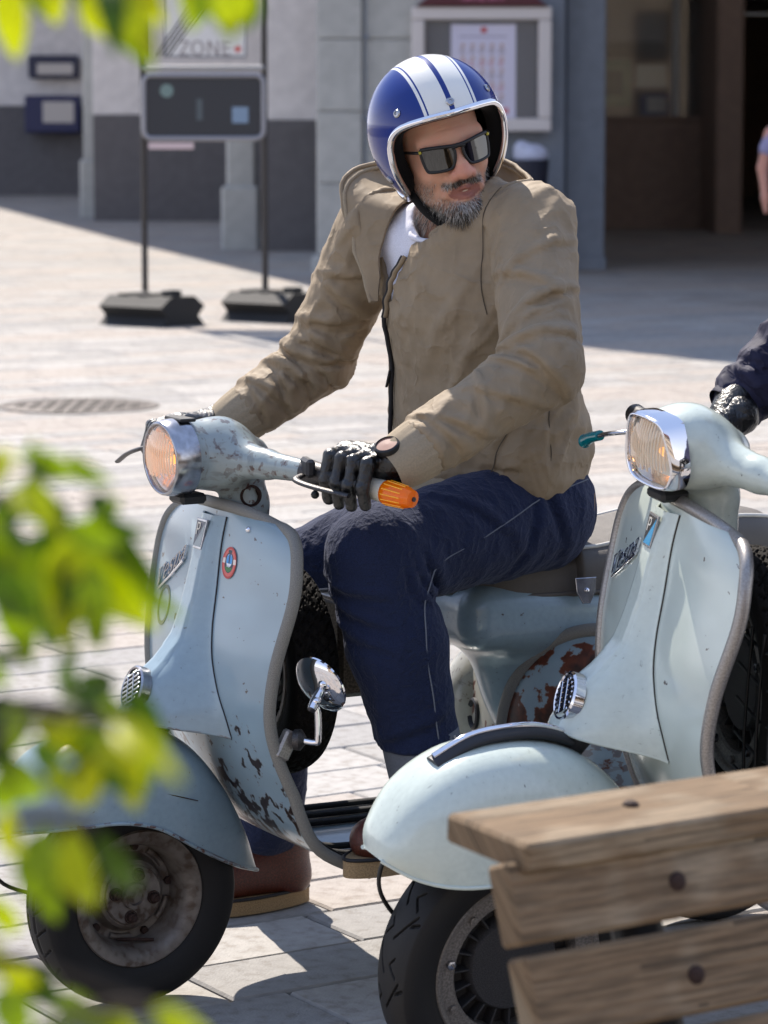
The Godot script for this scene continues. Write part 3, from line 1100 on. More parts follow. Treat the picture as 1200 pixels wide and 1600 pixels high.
	for row in 5:
		for cc in 5:
			var x0 := 22 + cc * 24
			var y0 := 50 + row * 32
			im.fill_rect(Rect2i(x0 + 3, y0, 9, 9), Color(0.72, 0.60, 0.56))
			for k in 4:
				im.fill_rect(Rect2i(x0, y0 + 11 + k * 4, 8 + pr.randi() % 9, 2), Color(0.70, 0.38, 0.38) if row % 2 else Color(0.52, 0.45, 0.48))
	im.fill_rect(Rect2i(74, 8, 14, 14), Color(0.72, 0.18, 0.16))
	im.fill_rect(Rect2i(112, 214, 30, 14), Color(0.78, 0.36, 0.40))
	im.fill_rect(Rect2i(20, 30, 118, 3), Color(0.55, 0.52, 0.62))
	var pm := mat(Color.WHITE, 0.7)
	pm.albedo_texture = ImageTexture.create_from_image(im)
	part(c, "poster", po, pm)
	var gl := Mb.new()
	gl.flat(PackedVector3Array([Vector3(-0.56, 1.52, -0.02), Vector3(0.56, 1.52, -0.02), Vector3(0.56, 2.48, -0.02), Vector3(-0.56, 2.48, -0.02)]), Vector3(0, 0, 1))
	part(c, "pane", gl, mat(Color(0.9, 0.9, 0.9, 0.04), 0.02, 0.0, 0.25))
	# letter boxes on the far wall
	var mb_blue := mat(Color(0.04, 0.09, 0.30), 0.4)
	var lab := mat(Color(0.78, 0.75, 0.72), 0.6)
	var l := thing("letter_box", "dark blue letter box with white label hanging on the far left wall", "letter box", at(Vector3(-6.62, 0, -62.1)))
	var lo := Mb.new()
	lo.box(Vector3(1.10, 0.74, 0.42), at(Vector3(0, 1.62, 0.06)), 0.03)
	part(l, "box", lo, mb_blue)
	var lw := Mb.new()
	lw.box(Vector3(0.62, 0.42, 0.012), at(Vector3(0.12, 1.66, 0.276)), 0.003)
	part(l, "label", lw, lab)
	var u := thing("timetable_case", "dark blue display case with white sheet above the letter box", "display case", at(Vector3(-6.62, 0, -62.2)))
	var ub := Mb.new()
	ub.box(Vector3(1.0, 0.46, 0.24), at(Vector3(0, 2.56, 0.0)), 0.03)
	part(u, "case", ub, mat(Color(0.07, 0.10, 0.24), 0.4))
	var us := Mb.new()
	us.box(Vector3(0.72, 0.22, 0.012), at(Vector3(0.04, 2.52, 0.127)), 0.003)
	part(u, "sheet", us, lab)
	# bin with a white bag right of the rider's helmet
	var bn := thing("litter_bin", "dark blue litter bin with crumpled white bag on top beside the blue grey pillar", "bin", at(Vector3(1.42, 0, -30.3)))
	var bb := Mb.new()
	bb.lathe([Vector2(0.0, 0.55), Vector2(0.16, 0.55), Vector2(0.19, 1.0), Vector2(0.2, 1.12), Vector2(0.17, 1.12), Vector2(0.165, 1.0), Vector2(0.0, 0.98)], Transform3D.IDENTITY, 24)
	part(bn, "drum", bb, mat(Color(0.08, 0.10, 0.18), 0.5))
	var pp := Mb.new()
	pp.tube(PackedVector3Array([Vector3(0, 0, -0.02), Vector3(0, 0.56, -0.02)]), 0.03, 12)
	part(bn, "post", pp, M.dark_steel)
	var bag := Sdf.new(Vector3(-0.22, 1.0, -0.22), Vector3(0.22, 1.4, 0.22), 0.02)
	bag.ell(Vector3(0.02, 1.16, 0), Vector3(0.16, 0.11, 0.14), 0.03)
	bag.ell(Vector3(-0.06, 1.22, 0.02), Vector3(0.08, 0.08, 0.08), 0.03)
	var bz := noise(3.0, 5, 3)
	bag.bump(func(p): return bz.get_noise_3dv(p) * 0.03)
	var bgm := Mb.new()
	bag.mesh(bgm)
	part(bn, "bag", bgm, mat(Color(0.74, 0.76, 0.84), 0.5))
	# manhole cover
	var mh := thing("manhole_cover", "round cast iron manhole cover set in the sunny paving at the left", "manhole cover", at(Vector3(-1.62, 0, -16.2)))
	var mc := Mb.new()
	mc.lathe([Vector2(0.0, 0.004), Vector2(0.36, 0.004), Vector2(0.37, 0.001), Vector2(0.38, 0.001), Vector2(0.385, 0.005), Vector2(0.43, 0.005), Vector2(0.435, -0.02)], Transform3D.IDENTITY, 48)
	var iron := grain(mat(Color(0.30, 0.27, 0.26), 0.6, 0.4), 4.0, 0.1, 104, 0.04, 0.4)
	part(mh, "plate", mc, iron)
	for k in range(-4, 5):
		for q in range(-4, 5):
			if k * k + q * q < 18:
				var knob := Mb.new()
				knob.box(Vector3(0.045, 0.006, 0.045), at(Vector3(k * 0.075, 0.006, q * 0.075)), 0.003)
				part(mh, "stud", knob, iron)
	# someone standing at the right edge of the picture
	var by := thing("person", "bystander at the right edge in a pale lilac top, one bare arm hanging down", "person", at(Vector3(3.33, 0, -25.0)))
	var sd := Sdf.new(Vector3(-0.45, 0.6, -0.3), Vector3(0.4, 1.85, 0.3), 0.018)
	sd.cap(Vector3(-0.21, 1.40, 0), Vector3(-0.27, 1.12, 0.0), 0.05, 0.042, 0.02)
	sd.cap(Vector3(-0.27, 1.12, 0), Vector3(-0.25, 0.88, 0.05), 0.042, 0.03, 0.02)
	sd.cap(Vector3(-0.25, 0.88, 0.05), Vector3(-0.245, 0.76, 0.07), 0.035, 0.018, 0.02)
	sd.cap(Vector3(0.21, 1.40, 0), Vector3(0.27, 1.12, 0.0), 0.05, 0.042, 0.02)
	sd.cap(Vector3(0.27, 1.12, 0), Vector3(0.25, 0.86, 0.05), 0.042, 0.028, 0.02)
	sd.cap(Vector3(0, 1.25, 0), Vector3(0, 1.40, 0), 0.12, 0.1, 0.04)
	sd.cap(Vector3(-0.16, 1.41, 0), Vector3(0.16, 1.41, 0), 0.05, 0.05, 0.04)
	sd.cap(Vector3(0, 1.42, 0), Vector3(0, 1.58, 0.01), 0.05, 0.05, 0.03)
	sd.ell(Vector3(0, 1.68, 0.02), Vector3(0.075, 0.115, 0.095), 0.03)
	sd.cap(Vector3(0, 1.66, 0.11), Vector3(0, 1.64, 0.12), 0.012, 0.014, 0.015)
	var bm := Mb.new()
	bm.col = Color(0.78, 0.56, 0.48).srgb_to_linear()
	sd.mesh(bm)
	part(by, "body", bm, M.skin)
	var sh := Sdf.new(Vector3(-0.4, 0.8, -0.3), Vector3(0.4, 1.55, 0.3), 0.018)
	sh.cap(Vector3(0, 0.92, 0), Vector3(0, 1.15, 0), 0.17, 0.15, 0.03, Vector3(0, 0, 1), 1.4)
	sh.cap(Vector3(0, 1.15, 0), Vector3(0, 1.34, 0), 0.16, 0.18, 0.05, Vector3(0, 0, 1), 1.5)
	sh.cap(Vector3(-0.17, 1.41, 0), Vector3(-0.235, 1.27, 0), 0.066, 0.066, 0.03)
	sh.cap(Vector3(0.17, 1.41, 0), Vector3(0.235, 1.27, 0), 0.066, 0.066, 0.03)
	var sm := Mb.new()
	sh.mesh(sm)
	part(by, "shirt", sm, cloth(Color(0.60, 0.58, 0.70), 8.0, 0.05, 106))
	var tr := Sdf.new(Vector3(-0.3, -0.02, -0.3), Vector3(0.3, 1.05, 0.35), 0.02)
	for sx in [-1, 1]:
		tr.cap(Vector3(0.09 * sx, 0.92, 0), Vector3(0.1 * sx, 0.5, 0.02), 0.105, 0.075, 0.03)
		tr.cap(Vector3(0.1 * sx, 0.5, 0.02), Vector3(0.1 * sx, 0.08, 0), 0.075, 0.055, 0.02)
		tr.cap(Vector3(0.1 * sx, 0.04, 0), Vector3(0.11 * sx, 0.035, 0.16), 0.045, 0.035, 0.02)
	var tm := Mb.new()
	tr.mesh(tm)
	part(by, "trousers", tm, cloth(Color(0.14, 0.14, 0.16), 8.0, 0.05, 107))
	var hr := Mb.new()
	hr.ball(Vector3(0, 1.715, -0.005), Vector3(0.083, 0.1, 0.1), 20)
	part(by, "hair", hr, mat(Color(0.13, 0.10, 0.08), 0.6))

# ================================================================ scooters. Local axes: x forward, y up, z to the rider's right; origin where the front tyre stands
var cache := {}

func scooter_frame(o: Vector3, heading: float, lean: float) -> Transform3D:
	var a := deg_to_rad(heading)
	var x := Vector3(-cos(a), 0, sin(a))
	var z0 := Vector3(-sin(a), 0, -cos(a))
	var y := Vector3.UP * cos(lean) - z0 * sin(lean)
	return Transform3D(Basis(x, y, x.cross(y)), o)

const SHIELD := [[0.0, 0.852, -0.168, 0.175], [0.03, 0.842, -0.166, 0.220], [0.07, 0.822, -0.161, 0.252], [0.13, 0.785, -0.153, 0.275], [0.25, 0.72, -0.142, 0.284], [0.45, 0.60, -0.117, 0.262], [0.6, 0.50, -0.118, 0.247], [0.75, 0.39, -0.16, 0.245], [0.88, 0.295, -0.222, 0.245], [1.0, 0.243, -0.335, 0.245]]

func shield_at(s: float, v: float) -> Vector3:
	var y := curve(SHIELD.map(func(e): return [e[0], e[1]]), s)
	var x := curve(SHIELD.map(func(e): return [e[0], e[2]]), s)
	var w := curve(SHIELD.map(func(e): return [e[0], e[3]]), s)
	var fade := clampf(1.0 - s / 0.2, 0.0, 1.0)
	y -= 0.022 * pow(absf(v), 2.5) * fade * fade
	var sweep := 0.032 * clampf((1.0 - s) * 4.0, 0.0, 1.0)
	return Vector3(x - sweep * pow(absf(v), 1.8), y, v * w)

func shield_x(y: float, z: float) -> float:   # the sheet's x at a height
	var lo := 0.0
	var hi := 0.9
	for k in 18:
		var m := (lo + hi) / 2
		if curve(SHIELD.map(func(e): return [e[0], e[1]]), m) > y: lo = m
		else: hi = m
	var w := curve(SHIELD.map(func(e): return [e[0], e[3]]), lo)
	return shield_at(lo, clampf(z / w, -1, 1)).x

func on_shield(y: float, z: float, out: float) -> Transform3D:   # a frame lying on the sheet, z outward
	var p := Vector3(shield_x(y, z), y, z)
	var dy := Vector3(shield_x(y + 0.01, z), y + 0.01, z) - Vector3(shield_x(y - 0.01, z), y - 0.01, z)
	var dz := Vector3(shield_x(y, z + 0.01), y, z + 0.01) - Vector3(shield_x(y, z - 0.01), y, z - 0.01)
	var nn := dy.cross(dz).normalized()
	if nn.x < 0: nn = -nn
	return facing(p + nn * out, nn)

func shield_texture(base: Color, much: float, seed_no: int) -> ImageTexture:   # paint print of the leg shield: chips and rust spots with hard edges, thickest low down on the rider's left
	var w := 384
	var h := 768
	var a := noise(0.012, seed_no, 5)
	var b := noise(0.045, seed_no + 1, 5)
	var d := noise(0.006, seed_no + 2, 3)
	var im := Image.create(w, h, false, Image.FORMAT_RGB8)
	var rust := Color(0.17, 0.115, 0.095)
	for y in h:
		var t := float(y) / h
		for x in w:
			var u := float(x) / w
			var n1 := a.get_noise_2d(x, y * 0.75)
			var n2 := b.get_noise_2d(x, y * 0.7)
			var rim := maxf(smoothstep(0.10, 0.0, u), smoothstep(0.90, 1.0, u)) * (0.3 + t)
			var dens := 0.02 + much * (0.52 * smoothstep(0.50, 0.80, t) * (1.0 - 0.5 * absf(u - 0.32) * 2.0) + 0.12 * rim)
			var lvl := n2 * 0.62 + n1 * 0.5 + dens - 0.06 - 0.10 * (1.0 - much)
			var c := base.darkened(0.03 + 0.06 * d.get_noise_2d(x, y))
			if lvl > 0.50: c = rust if lvl > 0.525 else rust.lerp(base, 0.35)
			elif n2 > 0.50 and n1 > lerpf(0.40, 0.12, much): c = rust.lightened(0.08)
			elif lvl > 0.455 and much > 0.5: c = c.lerp(Color(0.42, 0.33, 0.27), 0.35)
			im.set_pixel(x, y, c)
	return ImageTexture.create_from_image(im)

func disc_paint(base: Color, rusty: float, seed_no: int) -> StandardMaterial3D:   # the round cowl face: enamel outside, worn through to rust further in, rust along the rim
	var a := noise(0.018, seed_no, 5)
	var b := noise(0.06, seed_no + 1, 4)
	var im := Image.create(768, 192, false, Image.FORMAT_RGB8)
	for y in 192:
		var r := 1.0 - y / 191.0
		for x in 768:
			var an := TAU * x / 768.0
			var p := Vector2(cos(an), sin(an)) * r * 150.0
			var n := a.get_noise_2dv(p) * 0.8 + b.get_noise_2dv(p) * 0.35
			var lvl := n + rusty * (1.0 - smoothstep(0.25, 0.95, r)) * 2.2 + 0.42 * exp(-pow((r - 0.99) / 0.035, 2.0))
			var c := base.darkened(0.06 * clampf(0.5 + n, 0, 1))
			if lvl > 0.34: c = Color(0.38, 0.19, 0.115).lerp(Color(0.17, 0.10, 0.08), clampf((lvl - 0.36) * 1.6 + b.get_noise_2d(x, y) * 0.5, 0, 1))
			elif lvl > 0.30: c = base.lerp(Color(0.40, 0.22, 0.14), 0.5)
			im.set_pixel(x, y, c)
	var m := mat(Color.WHITE, 0.5)
	m.albedo_texture = ImageTexture.create_from_image(im)
	return m

func tyre_pattern(kind: int, a: float, t: float) -> float:
	var s := absf(t)
	if s > 0.98 or kind == 0: return 0.0
	if kind == 1:   # old block tread
		var row := int(floor((t + 1.0) * 2.5))
		var g := fposmod(a * 46.0 + 0.5 * row + 0.18 * sin(t * 22.0), 1.0)
		var e := fposmod((t + 1.0) * 2.5 + 0.10 * sin(a * TAU * 46.0), 1.0)
		return 1.0 if g < 0.17 or e < 0.13 else 0.0
	if kind == 2:   # long road slashes, with short hooks between them
		var g2 := fposmod(a * 12.0 + (0.5 if t > 0 else 0.0), 1.0)
		if s > 0.06 and s < 0.80 and absf(g2 - (0.10 + 0.62 * pow(s, 1.3))) < 0.026: return 1.0
		if s > 0.22 and s < 0.62 and absf(g2 - (0.86 - 0.42 * s)) < 0.022: return 1.0
		if s > 0.22 and s < 0.50 and absf(g2 - (0.66 + 0.45 * s)) < 0.020: return 1.0
		if s > 0.66 and s < 0.94 and absf(g2 - (0.22 + 0.25 * s)) < 0.024: return 1.0
		return 0.0
	var g3 := fposmod(a * 30.0 + (0.5 if t > 0 else 0.0), 1.0)   # scooter rib tread
	if absf(s - 0.30) < 0.05 and fposmod(a * 30.0, 1.0) < 0.7: return 1.0
	if s > 0.3 and s < 0.9 and absf(g3 - s * 0.7 - 0.1) < 0.05: return 1.0
	return 0.0

func tyre_mesh(R: float, W: float, kind: int, seg: int, bead: float) -> Mb:
	var mb := Mb.new()
	var prof := []
	var w := W / 2
	var q := R - bead
	for e in [[-0.60, 0.0], [-0.70, 0.02], [-0.86, 0.20], [-0.97, 0.42], [-1.0, 0.58], [-0.965, 0.72], [-0.90, 0.82]]:
		prof.append([e[0] * w, bead + e[1] * q, 9.0])
	var nt := 60 if kind == 2 else (30 if kind else 8)
	for k in nt + 1:
		var t := lerpf(-1, 1, float(k) / nt)
		prof.append([t * 0.86 * w, bead + q * (1.0 - 0.15 * pow(absf(t), 2.4)), t])
	for e in [[0.90, 0.82], [0.965, 0.72], [1.0, 0.58], [0.97, 0.42], [0.86, 0.20], [0.70, 0.02], [0.60, 0.0]]:
		prof.append([e[0] * w, bead + e[1] * q, 9.0])
	var P := []
	for e in prof:
		var row := PackedVector3Array()
		for j in seg + 1:
			var an := TAU * j / seg
			var r: float = e[1]
			if e[2] < 2.0: r -= 0.0055 * tyre_pattern(kind, float(j % seg) / seg, e[2])
			row.append(Vector3(r * cos(an), e[0], r * sin(an)))
		P.append(row)
	mb.grid(P, true, false)
	return mb

func wheel(parent: Node, called: String, xf: Transform3D, R: float, W: float, bead: float, style: int, kind: int, tyre_mat: Material, rim_mat: Material) -> Node3D:   # local y of xf points out of the wheel's face
	var t := Node3D.new()
	t.name = numbered(parent, called)
	t.transform = xf
	parent.add_child(t, true)
	part(t, "tyre", tyre_mesh(R, W, kind, 1080 if kind == 2 else (480 if kind else 64), bead), tyre_mat)
	var rm := Mb.new()
	var f := W * 0.32
	if style == 0:   # pressed steel rim with a dish and four open nuts
		rm.lathe([Vector2(bead + 0.004, f - 0.012), Vector2(bead + 0.006, f), Vector2(bead + 0.001, f + 0.007), Vector2(bead - 0.012, f + 0.004), Vector2(bead - 0.022, f - 0.006), Vector2(bead - 0.03, f - 0.03), Vector2(bead - 0.032, f - 0.05), Vector2(0.070, f - 0.052), Vector2(0.064, f - 0.046), Vector2(0.06, f - 0.03), Vector2(0.055, f - 0.026), Vector2(0.0, f - 0.026)], Transform3D.IDENTITY, 64)
		rm.lathe([Vector2(bead - 0.03, -f), Vector2(bead - 0.03, f - 0.05)], Transform3D.IDENTITY, 48)
		part(t, "rim", rm, rim_mat)
		var hb := Mb.new()
		hb.lathe([Vector2(0.053, f - 0.03), Vector2(0.053, f - 0.022), Vector2(0.050, f - 0.019), Vector2(0.024, f - 0.019), Vector2(0.022, f - 0.012), Vector2(0.016, f - 0.012), Vector2(0.015, f - 0.019), Vector2(0.0, f - 0.020)], Transform3D.IDENTITY, 40)
		part(t, "hub", hb, M.rim_a)
		for k in 4:
			var an := TAU * (k + 0.12) / 4
			var nb := Mb.new()
			var c := Vector3(cos(an), 0, sin(an)) * 0.037
			nb.lathe([Vector2(0.0115, f - 0.021), Vector2(0.0115, f - 0.016), Vector2(0.010, f - 0.015)], at(c), 20)
			nb.lathe([Vector2(0.0085, f - 0.02), Vector2(0.0085, f - 0.008), Vector2(0.0055, f - 0.006), Vector2(0.0055, f - 0.002), Vector2(0.0, f - 0.001)], at(c), 6)
			part(t, "nut", nb, M.rust)
		for k in 5:
			var an2 := TAU * (k + 0.4) / 5
			var b2 := Mb.new()
			var c2 := Vector3(cos(an2), 0, sin(an2)) * (bead - 0.036)
			b2.lathe([Vector2(0.007, f - 0.052), Vector2(0.007, f - 0.044), Vector2(0.0, f - 0.043)], at(c2), 6)
			part(t, "rim_bolt", b2, M.rust)
			var w2 := Mb.new()   # pressed slots
			var P := PackedVector3Array()
			for q in 7:
				var a3 := an2 + 0.35 + q * 0.085
				P.append(Vector3(cos(a3), 0, sin(a3)) * (bead - 0.037) + Vector3(0, f - 0.05, 0))
			w2.tube(P, 0.006, 8)
			part(t, "rim_rib", w2, rim_mat)
		var vs := Mb.new()
		vs.tube(smooth([Vector3(0.02, f - 0.045, -bead + 0.035), Vector3(0.0, f - 0.025, -bead + 0.038), Vector3(-0.035, f - 0.015, -bead + 0.035)], 5), 0.0028, 8)
		part(t, "valve", vs, M.rust)
	else:   # wide bolted ring round a finned drum
		rm.lathe([Vector2(bead + 0.003, f - 0.012), Vector2(bead + 0.005, f + 0.002), Vector2(bead + 0.001, f + 0.006), Vector2(bead - 0.006, f + 0.004), Vector2(bead - 0.009, f - 0.001), Vector2(bead - 0.030, f - 0.002), Vector2(bead - 0.034, f - 0.006), Vector2(bead - 0.034, f - 0.04)], Transform3D.IDENTITY, 72)
		rm.lathe([Vector2(bead - 0.02, -f), Vector2(bead - 0.02, f - 0.02)], Transform3D.IDENTITY, 48)
		part(t, "rim", rm, rim_mat)
		var dr := Mb.new()
		dr.lathe([Vector2(bead - 0.034, f - 0.04), Vector2(0.080, f - 0.036), Vector2(0.076, f - 0.014), Vector2(0.073, f - 0.011), Vector2(0.0, f - 0.011)], Transform3D.IDENTITY, 64)
		part(t, "drum", dr, M.drum)
		for k in 20:
			var an := TAU * k / 20
			var fb := Mb.new()
			fb.box(Vector3(bead - 0.035 - 0.076, 0.024, 0.0035), Transform3D(Basis(Vector3.UP, -an), Vector3(cos(an), 0, sin(an)) * ((bead + 0.041) / 2) + Vector3(0, f - 0.027, 0)), 0.001)
			part(t, "fin", fb, M.drum)
		for k in 10:
			var an := TAU * (k + 0.3) / 10
			var nb := Mb.new()
			var c := Vector3(cos(an), 0, sin(an)) * (bead - 0.0205)
			if k % 2:
				nb.lathe([Vector2(0.0065, f - 0.003), Vector2(0.0065, f + 0.004), Vector2(0.0, f + 0.005)], at(c), 20)
				part(t, "bolt", nb, rim_mat)
			else:
				nb.lathe([Vector2(0.0075, f - 0.003), Vector2(0.0075, f + 0.006), Vector2(0.0045, f + 0.007), Vector2(0.0045, f + 0.003), Vector2(0.0, f + 0.003)], at(c), 6)
				part(t, "nut", nb, M.worn_chrome)
	return t

func fender(parent: Node, spine: Array, edge: Array, widths: Array, m: Material, edge_mat: Material = null) -> MeshInstance3D:
	var P := []
	var sp := smooth(spine.map(func(e): return Vector3(e[0], e[1], 0)), 6)
	var ed := smooth(edge.map(func(e): return Vector3(e[0], e[1], 0)), 6)
	var wd := smooth(widths.map(func(e): return Vector3(e, 0, 0)), 6)
	for k in sp.size():
		var row := PackedVector3Array()
		for j in 33:
			var ph := PI * (float(j) / 32 - 0.5)
			var c := pow(maxf(cos(ph), 0.0), 0.62)
			var s := signf(sin(ph)) * pow(absf(sin(ph)), 0.72)
			var p: Vector3 = ed[k].lerp(sp[k], c)
			row.append(Vector3(p.x, p.y, wd[k].x * s))
		P.append(row)
	var mb := Mb.new()
	mb.sheet(P, 0.0025, true)
	var n := part(parent, "fender", mb, m)
	var lip := Mb.new()
	var path := PackedVector3Array()
	for k in P.size(): path.append(P[k][0])
	for j in range(1, 32): path.append(P[P.size() - 1][j])
	for k in range(P.size() - 1, -1, -1): path.append(P[k][32])
	lip.tube(path, 0.0035, 8)
	part(n, "rolled_edge", lip, edge_mat if edge_mat else m)
	return n

func build_scooter(S: Dictionary) -> Node3D:
	var t := thing("scooter", S.label, "scooter", S.xf, "scooters parked side by side")
	var o := Vector3(S.fx, S.fy, 0)
	var R: float = S.wr
	# front wheel and fender
	var face := Transform3D(Basis(Vector3(1, 0, 0), Vector3(0, 0, -1), Vector3(0, 1, 0)), Vector3(0, R, 0))
	wheel(t, "front_wheel", face, R, S.ww, S.bead, S.style, S.tread, S.tyre, S.rim)
	var fe := fender(t, S.spine, S.edge, S.fw, S.paint, M.paint_cowl if S.style == 0 else S.paint)
	if S.crest:
		var cr := Mb.new()
		var cp := smooth([Vector3(0.150, 0.556, 0), Vector3(0.09, 0.582, 0), Vector3(0.03, 0.588, 0), Vector3(-0.03, 0.583, 0), Vector3(-0.085, 0.565, 0)], 8)
		cr.tube(cp, 0.019, 14, true, 0.5)
		part(fe, "crest", cr, M.dark_steel)
		var c2 := Mb.new()
		var cq := PackedVector3Array()
		for p in cp: cq.append(p + Vector3(0, 0.011, 0))
		c2.tube(cq, 0.0055, 10)
		part(fe, "crest_trim", c2, M.chrome)
	else:
		var scr := Mb.new()
		var sq := []
		for k in 6: sq.append(Vector3(0.06 - k * 0.028, 0.408 - k * 0.009, -0.0935 + k * 0.0010))
		scr.tube(PackedVector3Array(sq), 0.0009, 5)
		part(fe, "scratch", scr, M.rust)
	var fk := Mb.new()
	fk.tube(smooth([Vector3(0, R, 0.075), Vector3(-0.02, R + 0.12, 0.085), Vector3(-0.05, R + 0.24, 0.05), Vector3(-0.11, R + 0.36, 0)] , 6), 0.022, 12)
	part(t, "fork", fk, M.dark_steel)
	var cb := Mb.new()
	cb.tube(smooth(S.cable, 8), 0.0035, 8)
	part(t, "brake_cable", cb, M.black)
	# leg shield
	var P := []
	for i in 61:
		var row := PackedVector3Array()
		for j in 41:
			row.append(o + shield_at(i / 60.0, lerpf(-1, 1, j / 40.0)))
		P.append(row)
	var mb := Mb.new()
	mb.sheet(P, 0.0025, true)
	# the print is laid out from the rider's left (u 0) to right and from the top down
	var shm: StandardMaterial3D = S.paint.duplicate()
	shm.uv1_triplanar = false
	shm.uv1_scale = Vector3.ONE
	shm.heightmap_enabled = false
	shm.albedo_texture = shield_texture(S.color, S.wear, S.seed)
	var sh := part(t, "leg_shield", mb, shm)
	var tr := Mb.new()
	var path := PackedVector3Array()
	for i in range(60, -1, -1): path.append(P[i][0])
	for j in range(1, 41): path.append(P[0][j])
	for i in range(1, 61): path.append(P[i][40])
	tr.tube(path, 0.0105, 12)
	part(sh, "trim_edge", tr, M.alu if S.style else M.beige_rubber)
	# steering column cover with the horn in its nose
	var casting := []
	var hws := [[0.45, 0.128], [0.505, 0.125], [0.55, 0.105], [0.60, 0.082], [0.66, 0.064], [0.75, 0.05], [0.86, 0.046]]
	var rid := [[0.45, 0.03], [0.502, 0.010], [0.525, -0.004], [0.56, -0.022], [0.59, -0.055], [0.63, -0.088], [0.70, -0.112], [0.78, -0.132], [0.86, -0.156]]
	for i in 41:
		var f := i / 40.0
		var row := PackedVector3Array()
		for j in 41:
			var v := lerpf(-1, 1, j / 40.0)
			var y := lerpf(0.835, 0.502 - 0.03 * pow(absf(v), 1.2), f)
			var hw := curve(hws, y)
			var rx := curve(rid, maxf(y, 0.502) if absf(v) < 0.2 else y)
			var sx := shield_x(y, v * hw) + 0.003
			var u := absf(v)
			var flat_top := clampf(lerpf(0.45, 0.22, f), 0.0, 0.9)
			var bell := smoothstep(1.0, flat_top, u)
			bell = lerpf(bell, 1.0 - u, 0.35) if u > flat_top else 1.0
			row.append(o + Vector3(lerpf(sx, maxf(rx, sx), bell), y, v * hw))
		casting.append(row)
	var cm := Mb.new()
	cm.sheet(casting, 0.003, true)
	var cast := part(t, "horn_cover", cm, S.paint)
	var seam := Mb.new()
	var sl := PackedVector3Array()
	for i in 41: sl.append(casting[i][0] + Vector3(0.0005, 0, 0))
	seam.tube(sl, 0.0013, 5)
	part(cast, "seam", seam, M.rust)
	var seam2 := Mb.new()
	var sl2 := PackedVector3Array()
	for i in 41: sl2.append(casting[i][40] + Vector3(0.0005, 0, 0))
	seam2.tube(sl2, 0.0010, 5)
	part(cast, "seam", seam2, M.rust)
	var lo := Mb.new()
	lo.tube(casting[40], 0.0035, 8)
	part(cast, "lower_lip", lo, M.paint_cowl if S.style == 0 else S.paint)
	var hx := look(o + Vector3(-0.010, 0.545, 0), Vector3(0.94, 0.30, 0), Vector3(0, 0, 1))
	var hg := Mb.new()
	hg.lathe([Vector2(0.040, -0.012), Vector2(0.040, 0.004), Vector2(0.037, 0.007), Vector2(0.034, 0.006), Vector2(0.033, 0.002), Vector2(0.0, 0.002)], hx, 40)
	var grille := part(cast, "horn_grille", hg, M.worn_chrome if S.style == 0 else M.chrome)
	var back := Mb.new()
	back.lathe([Vector2(0.031, 0.002), Vector2(0.031, 0.0035), Vector2(0, 0.004)], hx, 32)
	part(grille, "dark_backing", back, M.black)
	for k in 7:
		var zz := -0.024 + k * 0.008
		var ln := 2.0 * sqrt(maxf(0.031 * 0.031 - zz * zz, 0.0))
		var bar := Mb.new()
		bar.box(Vector3(0.0045, 0.005, ln), hx * Transform3D(Basis(Vector3.UP, 0.5), Vector3(zz * cos(0.5), 0.006, -zz * sin(0.5))), 0.0012)
		part(grille, "grille_bar", bar, M.worn_chrome if S.style == 0 else M.chrome)
	for k in 2:
		var cbm := Mb.new()
		var zz2 := -0.010 + 0.02 * k
		cbm.box(Vector3(0.004, 0.0052, 0.052), hx * Transform3D(Basis(Vector3.UP, 0.5 + PI / 2), Vector3(zz2 * sin(0.5), 0.0065, zz2 * cos(0.5))), 0.001)
		part(grille, "grille_bar", cbm, M.worn_chrome if S.style == 0 else M.chrome)
	# shield emblem with its letter
	var ep := o + Vector3(curve(rid, 0.80) + 0.003, 0.802, 0)
	var ex := facing(ep, Vector3(0.97, 0.22, 0))
	ex.basis = ex.basis * Basis(Vector3(0, 0, 1), 0.0)
	var em := Mb.new()
	em.prism(PackedVector2Array([Vector2(-0.016, -0.026), Vector2(0.016, -0.026), Vector2(0.020, 0.026), Vector2(-0.020, 0.026)]), 0.004, ex, 0.001)
	var emblem := part(cast, "emblem", em, M.worn_chrome)
	var e1 := Mb.new()
	e1.flat(PackedVector3Array([ex * Vector3(-0.0145, -0.022, 0.0043), ex * Vector3(0.0145, -0.022, 0.0043), ex * Vector3(0.0175, 0.022, 0.0043)]), ex.basis.z)
	part(emblem, "emblem_field", e1, mat(S.emblem_light, 0.3))
	var e2 := Mb.new()
	e2.flat(PackedVector3Array([ex * Vector3(-0.0145, -0.022, 0.0044), ex * Vector3(-0.0175, 0.022, 0.0044), ex * Vector3(0.0175, 0.022, 0.0044)]), ex.basis.z)
	part(emblem, "emblem_field", e2, mat(S.emblem_dark, 0.3))
	put(emblem, "lettering", text_mesh("P", 0.030, 0.001, M.piping), ex * at(Vector3(-0.005, 0.008, 0.005)))
	# script badge on the rider's right half
	var by := 0.728
	var bx := on_shield(by, 0.16, 0.005)
	bx.origin += o
	var script := put(sh, "script_badge", text_mesh("Vespa", 0.052, 0.004, M.chrome, true), bx * Transform3D(Basis(Vector3(1, 0.52, 0), Vector3(0.30, 1, 0), Vector3(0, 0, 1)), Vector3.ZERO))
	var under := Mb.new()
	under.tube(PackedVector3Array([bx * Vector3(-0.06, -0.052, 0), bx * Vector3(0.0, -0.022, 0.001), bx * Vector3(0.06, 0.014, 0.0)]), 0.0025, 6)
	part(script, "flourish", under, M.chrome)
	script.get_child(0).transform = script.transform.affine_inverse()
	# floorboard with rubber strips
	var fl := []
